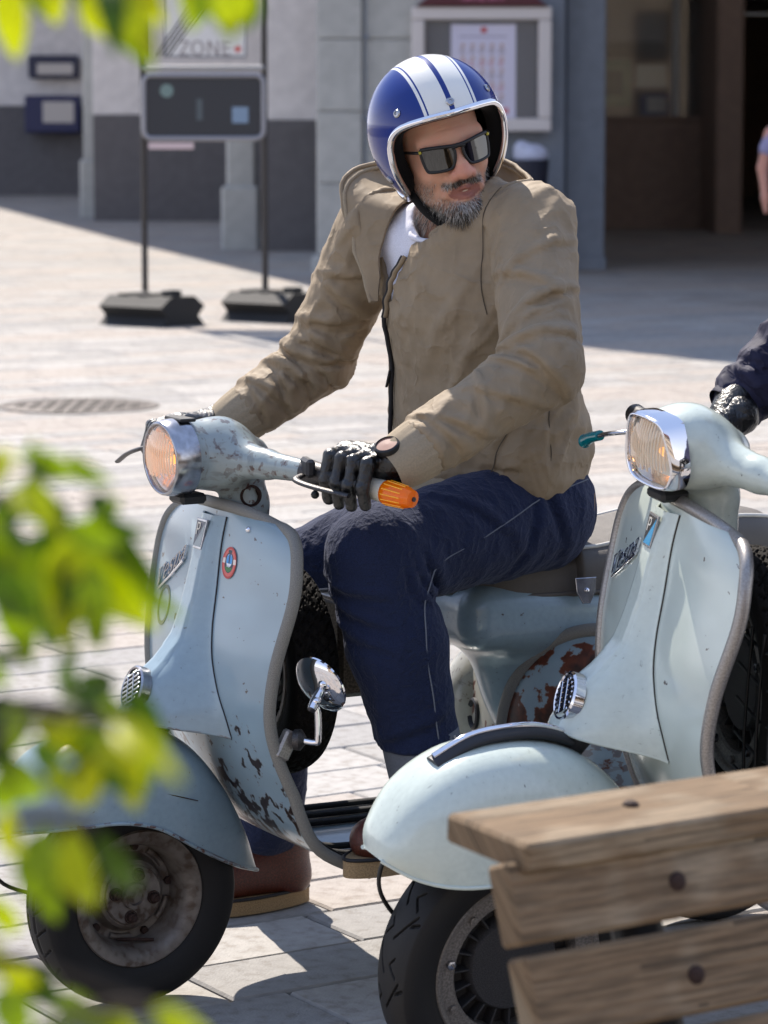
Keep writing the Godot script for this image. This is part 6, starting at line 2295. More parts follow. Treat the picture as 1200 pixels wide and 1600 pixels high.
func build_head(t: Node3D, scooter: Transform3D) -> void:
	var inv := scooter.basis.inverse()
	var fwd := inv * Vector3(0.30, -0.10, 0.95).normalized()
	var up := inv * Vector3(-sin(deg_to_rad(14.5)), cos(deg_to_rad(14.5)), 0.08)
	up = (up - fwd * up.dot(fwd)).normalized()
	var hx := Transform3D(Basis(fwd, up, fwd.cross(up)).scaled(Vector3.ONE * 0.95), Vector3(-0.577, 1.457, -0.032))
	# head-local: x forward, y up, z to his right; the eyes at y 0
	var s := Sdf.new(Vector3(-0.13, -0.21, -0.10), Vector3(0.14, 0.12, 0.10), 0.0032)
	s.ell(Vector3(-0.010, 0.035, 0), Vector3(0.097, 0.092, 0.076), 0.02)
	s.ell(Vector3(0.028, -0.035, 0), Vector3(0.062, 0.080, 0.064), 0.03)
	for g in [-1.0, 1.0]:
		s.cap(Vector3(-0.015, -0.055, g * 0.054), Vector3(0.062, -0.103, g * 0.022), 0.022, 0.020, 0.02)
		s.ell(Vector3(0.058, -0.030, g * 0.036), Vector3(0.028, 0.026, 0.026), 0.02)
		s.ell(Vector3(0.072, 0.002, g * 0.031), Vector3(0.014, 0.011, 0.015), 0.01)
		s.cap(Vector3(0.081, 0.022, g * 0.010), Vector3(0.068, 0.021, g * 0.050), 0.011, 0.010, 0.028)
		s.ell(Vector3(0.099, -0.040, g * 0.0145), Vector3(0.0125, 0.010, 0.0095), 0.008)
		s.cap(Vector3(0.092, -0.048, g * 0.018), Vector3(0.078, -0.075, g * 0.034), 0.007, 0.008, 0.014)
	s.cap(Vector3(0.082, -0.108, -0.010), Vector3(0.082, -0.108, 0.010), 0.019, 0.019, 0.02)
	s.cap(Vector3(0.084, 0.012, 0), Vector3(0.104, -0.026, 0), 0.0095, 0.0115, 0.012)
	s.cap(Vector3(0.104, -0.026, 0), Vector3(0.110, -0.038, 0), 0.0115, 0.0125, 0.008)
	# mouth, a little open
	s.cap(Vector3(0.080, -0.0715, -0.028), Vector3(0.0935, -0.0675, 0), 0.005, 0.0062, 0.009)
	s.cap(Vector3(0.0935, -0.0675, 0), Vector3(0.080, -0.0715, 0.028), 0.0062, 0.005, 0.009)
	s.cap(Vector3(0.079, -0.078, -0.025), Vector3(0.0905, -0.0835, 0), 0.005, 0.0072, 0.009)
	s.cap(Vector3(0.0905, -0.0835, 0), Vector3(0.079, -0.078, 0.025), 0.0072, 0.005, 0.009)
	s.cap(Vector3(0.094, -0.0758, -0.024), Vector3(0.0985, -0.0752, 0.0), 0.0034, 0.0056, 0.002, Vector3.ZERO, 1.0, true)
	s.cap(Vector3(0.0985, -0.0750, 0.0), Vector3(0.094, -0.0745, 0.024), 0.0056, 0.0032, 0.002, Vector3.ZERO, 1.0, true)
	s.fold(s.snaps([Vector3(0.09, -0.048, -0.024), Vector3(0.085, -0.062, -0.036), Vector3(0.075, -0.08, -0.040)]), 0.004, -0.0022)
	s.fold(s.snaps([Vector3(0.09, -0.048, 0.024), Vector3(0.085, -0.062, 0.036), Vector3(0.075, -0.08, 0.040)]), 0.004, -0.0022)
	for yy in [0.040, 0.050, 0.059]:
		s.fold(s.snaps([Vector3(0.08, yy, -0.038), Vector3(0.09, yy + 0.003, 0), Vector3(0.08, yy, 0.038)]), 0.003, -0.0012)
	s.cap(Vector3(-0.020, -0.06, 0), Vector3(-0.040, -0.20, 0.012), 0.054, 0.062, 0.03)
	var zf := noise(60.0, 61, 3)
	var zb := noise(190.0, 62, 2)
	var beard_at := func(p: Vector3) -> float:   # how thick the beard grows
		var jaw := smoothstep(-0.062, -0.095, p.y + absf(p.z) * 0.15) * smoothstep(-0.02, 0.03, p.x)
		var tache := exp(-pow((p.y + 0.0585) / 0.0075, 2.0)) * smoothstep(0.045, 0.03, absf(p.z)) * smoothstep(0.06, 0.075, p.x)
		var side := smoothstep(0.042, 0.056, absf(p.z)) * smoothstep(-0.03, -0.07, p.y) * 0.45
		var goat := smoothstep(-0.088, -0.100, p.y) * smoothstep(0.045, 0.02, absf(p.z))
		var lipz := Vector2((p.y + 0.0755) / 0.0155, p.z / 0.034).length()
		return clampf(maxf(maxf(jaw * 0.62, goat), maxf(tache, side)), 0.0, 1.0) * smoothstep(0.85, 1.15, lipz) * smoothstep(-0.175, -0.125, p.y)
	var hm := Mb.new()
	s.mesh(hm, func(p: Vector3) -> Color:
		var c := Color(0.78, 0.595, 0.495)
		c = c.lerp(Color(0.80, 0.565, 0.465), clampf(0.5 + zf.get_noise_3dv(p), 0, 1) * 0.6)
		if p.x > 0.085 and absf(p.z) < 0.024 and p.y < -0.020 and p.y > -0.052: c = c.lerp(Color(0.79, 0.52, 0.45), 0.5)
		var lip := Vector2((p.y + 0.0755) / 0.0135, p.z / 0.031).length()
		if lip < 1.0 and p.x > 0.07: c = Color(0.60, 0.39, 0.34)
		var b: float = beard_at.call(p)
		var k := zb.get_noise_3dv(p)
		var stub := Color(0.20, 0.18, 0.17) if k < 0.12 else Color(0.52, 0.50, 0.48)
		c = c.lerp(stub, clampf(b * (0.75 + 0.5 * k), 0.0, 0.85))
		return c.srgb_to_linear())
	# the trunk and limbs inside the clothes belong to the same body
	var loc := hx.affine_inverse()
	var body := Sdf.new(Vector3(-1.0, 0.05, -0.45), Vector3(-0.22, 1.40, 0.60), 0.02)
	for q in [[Vector3(-0.73, 0.83, 0), Vector3(-0.66, 1.18, -0.01), 0.10, 0.11], [Vector3(-0.66, 1.18, -0.01), Vector3(-0.625, 1.31, -0.022), 0.10, 0.05], [Vector3(-0.57, 1.29, 0.12), Vector3(-0.68, 1.295, -0.15), 0.04, 0.04],
			[Vector3(-0.545, 1.295, 0.155), Vector3(-0.49, 1.066, 0.275), 0.046, 0.040], [Vector3(-0.49, 1.066, 0.275), Vector3(-0.325, 0.956, 0.312), 0.040, 0.027], [Vector3(-0.69, 1.295, -0.18), Vector3(-0.595, 1.095, -0.36), 0.048, 0.042], [Vector3(-0.595, 1.095, -0.36), Vector3(-0.325, 0.952, -0.356), 0.042, 0.027],
			[Vector3(-0.735, 0.815, -0.09), Vector3(-0.36, 0.775, -0.215), 0.08, 0.058], [Vector3(-0.36, 0.775, -0.215), Vector3(-0.45, 0.34, -0.24), 0.056, 0.036], [Vector3(-0.725, 0.815, 0.09), Vector3(-0.45, 0.655, 0.325), 0.08, 0.058], [Vector3(-0.45, 0.655, 0.325), Vector3(-0.482, 0.12, 0.488), 0.056, 0.036]]:
		body.cap(q[0], q[1], q[2], q[3], 0.03)
	var bm := Mb.new()
	bm.col = Color(0.78, 0.595, 0.495).srgb_to_linear()
	body.mesh(bm)
	hm.moved(hx)
	var first := hm.v.size()
	hm.v.append_array(bm.v); hm.n.append_array(bm.n); hm.uv.append_array(bm.uv); hm.c.append_array(bm.c)
	for k in bm.ix: hm.ix.append(k + first)
	var head := part(t, "body", hm, M.skin)
	var hl := Node3D.new()
	# teeth
	var teeth := Mb.new()
	var tp := PackedVector3Array()
	for k in 9: tp.append(hx * Vector3(0.0905 - 0.006 * pow((k - 4) / 4.0, 2.0), -0.0732, lerpf(-0.016, 0.016, k / 8.0)))
	teeth.tube(tp, 0.0030, 8)
	part(head, "teeth", teeth, mat(Color(0.80, 0.74, 0.66), 0.35))
	# beard and moustache hair
	var hr := Mb.new()
	var rg := RandomNumberGenerator.new()
	rg.seed = 77
	var tries := 0
	var made := 0
	while made < 4200 and tries < 60000:
		tries += 1
		var k := rg.randi() % first
		var p := loc * hm.v[k]
		var b: float = beard_at.call(p)
		if p.y < -0.15 or rg.randf() > b * b * 1.1: continue
		var nn := loc.basis * hm.n[k]
		if nn.x < -0.2: continue
		made += 1
		var long := lerpf(0.003, 0.022, clampf((-p.y - 0.085) / 0.035, 0, 1)) * rg.randf_range(0.5, 1.1) + 0.003
		if p.y > -0.07: long = rg.randf_range(0.004, 0.010)
		var d := (nn * 0.55 + Vector3(0.10, -1.0, signf(p.z) * 0.12) + Vector3(rg.randf_range(-0.35, 0.35), rg.randf_range(-0.2, 0.2), rg.randf_range(-0.35, 0.35))).normalized()
		var grey_part := 0.8 if absf(p.z) < 0.010 and p.y < -0.086 else 0.46
		var shade := rg.randf_range(0.26, 0.46) if rg.randf() < grey_part else rg.randf_range(0.02, 0.06)
		hr.col = Color(shade, shade * 0.97, shade * 0.94)
		var side := d.cross(nn).normalized() * 0.00042
		var tip := p + d * long + nn * 0.001
		var mid := p.lerp(tip, 0.5) + nn * long * 0.12
		var i0 := hr.vert(hx * (p - side), hx.basis * nn)
		hr.vert(hx * (p + side), hx.basis * nn)
		hr.vert(hx * (mid + side * 0.8), hx.basis * nn)
		hr.vert(hx * (mid - side * 0.8), hx.basis * nn)
		hr.vert(hx * tip, hx.basis * nn)
		hr.tri_auto(i0, i0 + 1, i0 + 2); hr.tri_auto(i0, i0 + 2, i0 + 3); hr.tri_auto(i0 + 3, i0 + 2, i0 + 4)
	var beard := part(head, "beard", hr, M.hair)
	beard.set_meta("kind", "stuff")
	# ------------------------------------------------ helmet
	var cen := Vector3(-0.006, 0.030, 0.0)
	var rad := Vector3(0.143, 0.136, 0.123)
	var edge_key := []   # [turn from straight ahead, angle down from the crown]
	for e in [[0, 70.5], [20, 70.8], [38, 72.5], [50, 75.5], [58, 81], [62.5, 89], [65, 100], [67, 112], [69, 123], [72.5, 131], [80, 137], [95, 138.5], [115, 134], [140, 128], [165, 125], [180, 124.5]]:
		edge_key.append(Vector3(e[0], e[1], 0))
	var half := smooth(edge_key, 5)
	var edge := PackedVector3Array()
	for k in range(half.size() - 1, 0, -1): edge.append(Vector3(-half[k].x, half[k].y, 0))
	for k in half.size(): edge.append(half[k])
	var shell_pt := func(ph: float, th: float, grow: float) -> Vector3:
		var a := deg_to_rad(ph)
		var b := deg_to_rad(th)
		var q := Vector3(cos(a) * sin(b), cos(b), sin(a) * sin(b))
		var r := rad + Vector3(grow, grow, grow)
		if q.y < 0: r.y *= 1.0 + 0.10 * q.y * q.y
		return cen + q * r
	var rows := []
	var inner := []
	var liner := []
	for i in 41:
		var f := i / 40.0
		var row := PackedVector3Array()
		var row2 := PackedVector3Array()
		var row3 := PackedVector3Array()
		for k in edge.size():
			var ph0 := -180.0 + 360.0 * k / (edge.size() - 1)
			var ph := lerpf(ph0, edge[k].x, smoothstep(0.0, 1.0, f))
			var th := edge[k].y * f
			row.append(hx * (shell_pt.call(ph, th, 0.0) as Vector3))
			row2.append(hx * (shell_pt.call(ph, th, -0.006) as Vector3))
			row3.append(hx * (shell_pt.call(ph, th * lerpf(1.0, 0.97, f), -0.021 - 0.012 * smoothstep(0.7, 0.95, f)) as Vector3))
		rows.append(row); inner.append(row2); liner.append(row3)
	var sm := Mb.new()
	sm.grid(rows, false, false)
	for k in sm.v.size():
		var p := loc * sm.v[k]
		sm.uv[k] = Vector2(0.5 + p.z / 0.26, 0.5 + 0.2 * p.x)
	var im := Image.create(1040, 8, false, Image.FORMAT_RGB8)
	for x in 1040:
		var z := absf((x + 0.5) / 1040.0 - 0.5) * 0.26
		var c := Color(0.0, 0.145, 0.45)
		if z < 0.0505: c = Color(0.84, 0.84, 0.82)
		if z > 0.0425 and z < 0.0452: c = Color(0.0, 0.145, 0.45)
		if z < 0.0048: c = Color(0.0, 0.145, 0.45)
		for y in 8: im.set_pixel(x, y, c)
	var shm := mat(Color.WHITE, 0.3, 0.0, 0.2)
	shm.albedo_texture = ImageTexture.create_from_image(im)
	shm.clearcoat_enabled = true
	shm.clearcoat = 0.7
	shm.clearcoat_roughness = 0.03
	var helmet := part(t, "helmet", sm, shm)
	var inm := Mb.new()
	inm.grid(inner, false, false, true)
	part(helmet, "inner_shell", inm, M.black_pad)
	var lin := Mb.new()
	lin.grid(liner, false, false, true)
	var lip := []
	for f in [0.0, 0.33, 0.66, 1.0]:
		var r4 := PackedVector3Array()
		for k in edge.size():
			var mid2 := inner[40][k].lerp(liner[40][k], f) as Vector3
			r4.append(mid2 + (inner[40][k] - inner[38][k]).normalized() * 0.007 * sin(f * PI))
		lip.append(r4)
	lin.grid(lip, false, false)
	part(helmet, "padding", lin, M.black_pad)
	var trim := Mb.new()
	trim.tube(rows[40], 0.0062, 12, false)
	part(helmet, "chrome_trim", trim, M.chrome)
	for ph in [-52.0, 0.0, 52.0]:
		var bs := Mb.new()
		var p: Vector3 = shell_pt.call(ph, 62.0 if ph == 0.0 else 63.5, 0.0)
		var nn := ((p - cen) / (rad * rad)).normalized()
		bs.lathe([Vector2(0.0075, -0.001), Vector2(0.0078, 0.0015), Vector2(0.006, 0.0035), Vector2(0.0035, 0.0038), Vector2(0.003, 0.002), Vector2(0.0, 0.002)], hx * look(p, nn), 24)
		part(helmet, "snap", bs, M.worn_chrome)
	for ph in [-84.0, 84.0]:
		var bs := Mb.new()
		var p: Vector3 = shell_pt.call(ph, 118.0, 0.0)
		var nn := ((p - cen) / (rad * rad)).normalized()
		bs.lathe([Vector2(0.009, -0.001), Vector2(0.009, 0.002), Vector2(0.006, 0.004), Vector2(0.0, 0.004)], hx * look(p, nn), 24)
		part(helmet, "strap_anchor", bs, M.worn_chrome)
	var chin := Mb.new()
	var cp := []
	for e in [[0.004, -0.060, 0.078], [0.018, -0.100, 0.064], [0.040, -0.130, 0.042], [0.054, -0.142, 0.016], [0.056, -0.144, -0.016], [0.040, -0.132, -0.042], [0.018, -0.100, -0.064], [0.004, -0.060, -0.078]]:
		cp.append(hx * Vector3(e[0], e[1], e[2]))
	chin.tube(smooth(cp, 6), 0.013, 10, true, 0.32, hx.basis * Vector3(0.3, -0.4, 0.85))
	var strap := part(helmet, "chin_strap", chin, M.black_pad)
	var tongue := Mb.new()
	tongue.ball(hx * Vector3(0.058, -0.152, 0.022), Vector3(0.011, 0.006, 0.011), 12)
	part(strap, "buckle", tongue, M.black)
	# ------------------------------------------------ sunglasses
	var frame := Mb.new()
	var lensm := Mb.new()
	for g in [-1.0, 1.0]:
		var out := PackedVector2Array()
		for e in smooth([Vector3(-0.0255, 0.017, 0), Vector3(0.0, 0.0195, 0), Vector3(0.0255, 0.0205, 0), Vector3(0.0285, 0.010, 0), Vector3(0.025, -0.014, 0), Vector3(0.018, -0.0205, 0), Vector3(-0.008, -0.0215, 0), Vector3(-0.020, -0.017, 0), Vector3(-0.0275, 0.002, 0), Vector3(-0.0255, 0.017, 0)], 5):
			out.append(Vector2(e.x * 1.0, e.y * 1.06))
		var ring := PackedVector3Array()
		var put_pt := func(q: Vector2) -> Vector3:
			var z := 0.0355 + q.x
			return hx * Vector3(0.108 - 6.0 * z * z, q.y - 0.004, g * z)
		for q in out: ring.append(put_pt.call(q))
		frame.tube(ring, 0.0029, 8, false, 0.9)
		var fan := []
		for i in 5:
			var r := PackedVector3Array()
			for q in out: r.append((put_pt.call(q * (i / 4.0)) as Vector3) + hx.basis * Vector3(0.0008, 0, 0))
			fan.append(r)
		lensm.grid(fan, true, false)
	var br := PackedVector3Array()
	for k in 7:
		var z := lerpf(-0.013, 0.013, k / 6.0)
		br.append(hx * Vector3(0.1085 - 2.0 * z * z, 0.010 + 0.002 * cos(z * 120.0), z))
	frame.tube(br, 0.0034, 8)
	var top := PackedVector3Array()
	for k in 25:
		var z := lerpf(-0.063, 0.063, k / 24.0)
		top.append(hx * Vector3(0.109 - 6.0 * z * z, 0.0135 + 0.004 * smoothstep(0.0, 0.05, absf(z)), z))
	frame.tube(top, 0.0032, 8)
	var glasses := part(t, "sunglasses", frame, M.black)
	part(glasses, "lens", lensm, M.lens_glass)
	var gold := mat(Color(0.62, 0.58, 0.22), 0.35, 0.6)
	for g in [-1.0, 1.0]:
		var tm := Mb.new()
		tm.tube(smooth([hx * Vector3(0.086, 0.013, g * 0.064), hx * Vector3(0.070, 0.013, g * 0.0725), hx * Vector3(0.02, 0.010, g * 0.079)], 4), 0.0026, 8)
		var temple := part(glasses, "temple", tm, M.black)
		var hg := Mb.new()
		hg.box(Vector3(0.008, 0.006, 0.005), hx * at(Vector3(0.084, 0.0135, g * 0.0655)), 0.001)
		part(temple, "hinge", hg, gold)

func build_second_rider() -> void:
	var xf := scooter_frame(Vector3(0.179, 0, -4.671), 14.0, deg_to_rad(5.0))
	var t := thing("person", "second rider whose navy sleeve and black glove show above the trapezoid headlight", "person", xf)
	var J := Sdf.new(Vector3(-1.1, 0.80, -0.45), Vector3(-0.35, 1.56, 0.46), 0.011)
	var n := Vector3(0.98, 0.0, -0.1)
	J.cap(Vector3(-0.83, 0.93, 0.0), Vector3(-0.80, 1.20, 0.0), 0.18, 0.19, 0.03, n, 1.4)
	J.cap(Vector3(-0.80, 1.20, 0.0), Vector3(-0.76, 1.42, 0.0), 0.18, 0.08, 0.05, n, 1.3)
	J.cap(Vector3(-0.75, 1.41, 0.15), Vector3(-0.75, 1.41, -0.15), 0.072, 0.072, 0.05)
	J.cap(Vector3(-0.74, 1.40, 0.18), Vector3(-0.60, 1.115, 0.345), 0.08, 0.068, 0.03)
	J.cap(Vector3(-0.60, 1.115, 0.345), Vector3(-0.478, 1.028, 0.315), 0.068, 0.048, 0.02)
	J.cap(Vector3(-0.74, 1.40, -0.18), Vector3(-0.65, 1.14, -0.32), 0.08, 0.068, 0.03)
	J.cap(Vector3(-0.65, 1.14, -0.32), Vector3(-0.50, 1.03, -0.31), 0.068, 0.045, 0.02)
	var nz := noise(9.0, 56, 3)
	J.bump(func(p): return -0.009 * (1.0 - absf(nz.get_noise_3dv(p)) * 2.4))
	var view := Vector3(0.3, 0.1, -0.95)
	limb_folds(J, Vector3(-0.60, 1.115, 0.345), Vector3(-0.478, 1.028, 0.315), 0.068, 0.048, view, [[0.15, 0, 100, 0.12, 0.012, 0.010], [0.40, 20, 100, -0.10, 0.012, 0.010], [0.65, 0, 100, 0.10, 0.010, 0.009], [0.92, 0, 140, 0.02, 0.010, 0.010]])
	var jm := Mb.new()
	J.mesh(jm)
	var jacket := part(t, "jacket", jm, M.navy)
	var cb := Mb.new()
	var ring := []
	var d := (Vector3(-0.42, 0.998, 0.305) - Vector3(-0.60, 1.115, 0.345)).normalized()
	for i in 7:
		var f := i / 6.0
		var row := PackedVector3Array()
		var u := d.cross(Vector3.UP).normalized()
		var v := u.cross(d)
		for j in 41:
			var an := TAU * j / 40
			var rr := lerpf(0.049, 0.041, f) + 0.0018 * sin(an * 20.0) * (1.0 - f)
			row.append(Vector3(-0.487, 1.034, 0.317) + d * 0.05 * f + (u * cos(an) + v * sin(an)) * rr)
		ring.append(row)
	cb.grid(ring, true, false)
	part(jacket, "cuff", cb, M.navy)
	part(t, "glove", hand(Vector3(-0.435, 0.995, 0.265), Vector3(-0.325, 0.938, 0.200), Vector3(-0.10, -0.12, 0.98).normalized(), Vector3(0.99, 0, 0.10).normalized(), Vector3(0, 1, 0.1).normalized(), -1.0), M.leather)
	var gt := Mb.new()
	gt.tube(PackedVector3Array([Vector3(-0.422, 0.994, 0.262), Vector3(-0.43, 1.000, 0.272), Vector3(-0.45, 1.015, 0.290), Vector3(-0.458, 1.020, 0.298), Vector3(-0.468, 1.027, 0.310)]), [0.026, 0.030, 0.034, 0.037, 0.038], 24)
	part(t, "glove_gauntlet", gt, M.leather)
	part(t, "glove", hand(Vector3(-0.475, 1.02, -0.308), Vector3(-0.39, 0.990, -0.275), Vector3(-0.44, -0.12, -0.89).normalized(), Vector3(0.90, 0, -0.43).normalized(), Vector3(0, 1, -0.1).normalized(), 1.0), M.leather)
	var T := Sdf.new(Vector3(-1.1, 0.30, -0.40), Vector3(-0.35, 1.02, 0.40), 0.014)
	T.ell(Vector3(-0.86, 0.92, 0), Vector3(0.13, 0.10, 0.18), 0.04)
	for g in [-1.0, 1.0]:
		T.cap(Vector3(-0.85, 0.90, g * 0.09), Vector3(-0.66, 0.78, g * 0.24), 0.10, 0.078, 0.04)
		T.cap(Vector3(-0.66, 0.78, g * 0.24), Vector3(-0.60, 0.42, g * 0.22), 0.078, 0.06, 0.02)
	var tm := Mb.new()
	T.mesh(tm)
	part(t, "trousers", tm, M.denim)
	for g in [-1.0, 1.0]:
		var bt := Sdf.new(Vector3(-0.68, 0.32, g * 0.2 - 0.08), Vector3(-0.36, 0.48, g * 0.2 + 0.08), 0.008)
		bt.cap(Vector3(-0.58, 0.38, g * 0.2), Vector3(-0.44, 0.37, g * 0.2), 0.042, 0.036, 0.02)
		bt.cap(Vector3(-0.565, 0.38, g * 0.2), Vector3(-0.565, 0.46, g * 0.2), 0.045, 0.045, 0.02)
		var bmm := Mb.new()
		bt.mesh(bmm)
		part(t, "boot", bmm, M.boot)
	var H := Sdf.new(Vector3(-0.92, 1.38, -0.16), Vector3(-0.56, 1.78, 0.16), 0.009)
	H.cap(Vector3(-0.75, 1.40, 0), Vector3(-0.73, 1.52, 0), 0.055, 0.055, 0.02)
	H.ell(Vector3(-0.70, 1.56, 0), Vector3(0.08, 0.11, 0.068), 0.02)
	H.cap(Vector3(-0.632, 1.57, 0), Vector3(-0.612, 1.545, 0), 0.011, 0.013, 0.012)
	var hm := Mb.new()
	hm.col = Color(0.66, 0.44, 0.34).srgb_to_linear()
	H.mesh(hm)
	part(t, "body", hm, M.skin)
	var K := Sdf.new(Vector3(-0.92, 1.40, -0.17), Vector3(-0.54, 1.82, 0.17), 0.009)
	K.ell(Vector3(-0.725, 1.61, 0), Vector3(0.143, 0.136, 0.123), 0.01)
	K.rbox(at(Vector3(-0.54, 1.50, 0)), Vector3(0.12, 0.13, 0.083), 0.02, 0.01, true)
	var km := Mb.new()
	K.mesh(km)
	part(t, "helmet", km, mat(Color(0.75, 0.74, 0.70), 0.2))

# ================================================================ bench and leaves in front
func wood_tex(seed_no: int) -> ImageTexture:   # weathered oak: long grain, darker streaks, small checks
	var im := Image.create(512, 64, false, Image.FORMAT_RGB8)
	var a := noise(0.05, seed_no, 5)
	var b := noise(0.010, seed_no + 1, 3)
	for y in 64:
		for x in 512:
			var g := a.get_noise_2d(x * 0.03, y * 6.0)
			var fine := a.get_noise_2d(x * 0.25 + 900, y * 15.0)
			var k := b.get_noise_2d(x * 0.9, y * 1.5)
			var c := Color(0.535, 0.455, 0.36).lerp(Color(0.43, 0.345, 0.255), clampf(0.5 + g * 0.8, 0, 1))
			c = c.lerp(Color(0.62, 0.565, 0.48), clampf(k * 1.6, 0, 0.5))
			c = c.darkened(clampf(0.10 + fine * 0.35, 0, 0.3))
			if a.get_noise_2d(x * 0.03 + 300, y * 9.0) > 0.46: c = c.darkened(0.4)
			im.set_pixel(x, y, c)
	return ImageTexture.create_from_image(im)

func build_bench() -> void:
	var u := Vector3(cos(deg_to_rad(33)), 0, -sin(deg_to_rad(33)))
	var w := Vector3(-u.z, 0, u.x)          # towards the sitter's knees
	var t := thing("bench", "weathered wooden park bench with bolted slats in the right foreground", "bench", Transform3D(Basis(u, Vector3.UP, w), Vector3(0.126, 0, -2.96)))
	var tex := wood_tex(200)
	var m := mat(Color.WHITE, 0.78, 0.0, 0.3)
	m.albedo_texture = tex
	m.uv1_scale = Vector3(1, 1, 1)
	m.heightmap_enabled = true
	m.heightmap_texture = tex
	m.heightmap_scale = 0.25
	var slat := func(c: Vector3, size: Vector3, lean: float) -> void:
		var b := Mb.new()
		b.box(size, Transform3D(Basis(Vector3.RIGHT, lean), c), 0.004)
		for k in b.v.size():
			b.uv[k] = Vector2((b.v[k].x + c.y * 3.0) / 0.9, (b.v[k].y + b.v[k].z + c.y * 1.7) / 0.11)
		part(t, "slat", b, m)
	var L := 1.75
	# backrest: a flat rail on top, then upright slats, leaning back
	slat.call(Vector3(L / 2 - 0.015, 0.790, -0.025), Vector3(L, 0.030, 0.140), 0.04)
	slat.call(Vector3(L / 2 - 0.032, 0.741, 0.030), Vector3(L, 0.082, 0.034), -0.34)
	slat.call(Vector3(L / 2 - 0.030, 0.652, 0.062), Vector3(L, 0.086, 0.034), -0.34)
	slat.call(Vector3(L / 2 - 0.028, 0.560, 0.094), Vector3(L, 0.086, 0.034), -0.34)
	for k in 5:
		slat.call(Vector3(L / 2, 0.43 + 0.004 * absf(k - 1.5), 0.16 + k * 0.098), Vector3(L, 0.036, 0.084), 0.02)
	var iron := grain(mat(Color(0.10, 0.095, 0.09), 0.6, 0.3), 8.0, 0.05, 201)
	for x in [0.15, L - 0.21]:
		var fr := Mb.new()
		fr.tube(smooth([Vector3(x, 0.77, -0.03), Vector3(x, 0.64, 0.028), Vector3(x, 0.48, 0.082), Vector3(x, 0.40, 0.13), Vector3(x, 0.395, 0.55), Vector3(x, 0.30, 0.58), Vector3(x, 0.0, 0.60)], 6), 0.020, 10, true, 1.5, Vector3.RIGHT)
		fr.tube(smooth([Vector3(x, 0.43, 0.10), Vector3(x, 0.25, 0.04), Vector3(x, 0.0, 0.0)], 5), 0.020, 10, true, 1.5, Vector3.RIGHT)
		part(t, "frame", fr, iron)
		for e in [[0.741, 0.047, 0.0], [0.652, 0.079, 0.0], [0.560, 0.111, 0.0]]:
			var bo := Mb.new()
			bo.ball(Vector3(x + 0.02, e[0], e[1]), Vector3(0.011, 0.011, 0.006), 14)
			part(t, "bolt", bo, M.rust)
		var tb := Mb.new()
		tb.ball(Vector3(x + 0.02, 0.806, -0.030), Vector3(0.009, 0.005, 0.009), 12)
		part(t, "bolt", tb, M.rust)

func leaf(parent: Node, base: Vector3, tip: Vector3, width: float, m: Material, sag := 0.15) -> void:
	var ax := tip - base
	var l := ax.length()
	var d := ax / l
	var side := d.cross(Vector3(rng.randf_range(-0.5, 0.5), rng.randf_range(-0.3, 0.3), 1.0)).normalized()
	var nn := side.cross(d)
	var rows := []
	for i in 11:
		var f := i / 10.0
		var wv := width * 0.5 * pow(sin(PI * pow(f, 0.72)), 0.85) if f < 1.0 else 0.0
		var row := PackedVector3Array()
		for j in 7:
			var v := lerpf(-1, 1, j / 6.0)
			row.append(base + d * l * f + side * wv * v + nn * (wv * 0.45 * absf(v) + l * sag * sin(PI * f) - 0.04 * wv * cos(v * 9.0)))
		rows.append(row)
	var mb := Mb.new()
	mb.grid(rows)
	part(parent, "leaf", mb, m)

func leaves_at(parent: Node, e: Array, ms: Array, more := 2) -> void:   # a leaf and its two neighbours on the twig
	leaf(parent, e[0], e[1], e[2] * 0.8, ms[e[3]])
	for k in more:
		var j := Vector3(rng.randf_range(-0.016, 0.016), rng.randf_range(-0.004, 0.018), rng.randf_range(-0.05, -0.01))
		var sw := Vector3(rng.randf_range(-0.014, 0.014), rng.randf_range(-0.004, 0.012), rng.randf_range(-0.012, 0.012))
		leaf(parent, e[0] + j, e[1] + j + sw, e[2] * rng.randf_range(0.5, 0.75), ms[[1, 3, 3, 1][(e[3] + k) % 4]])

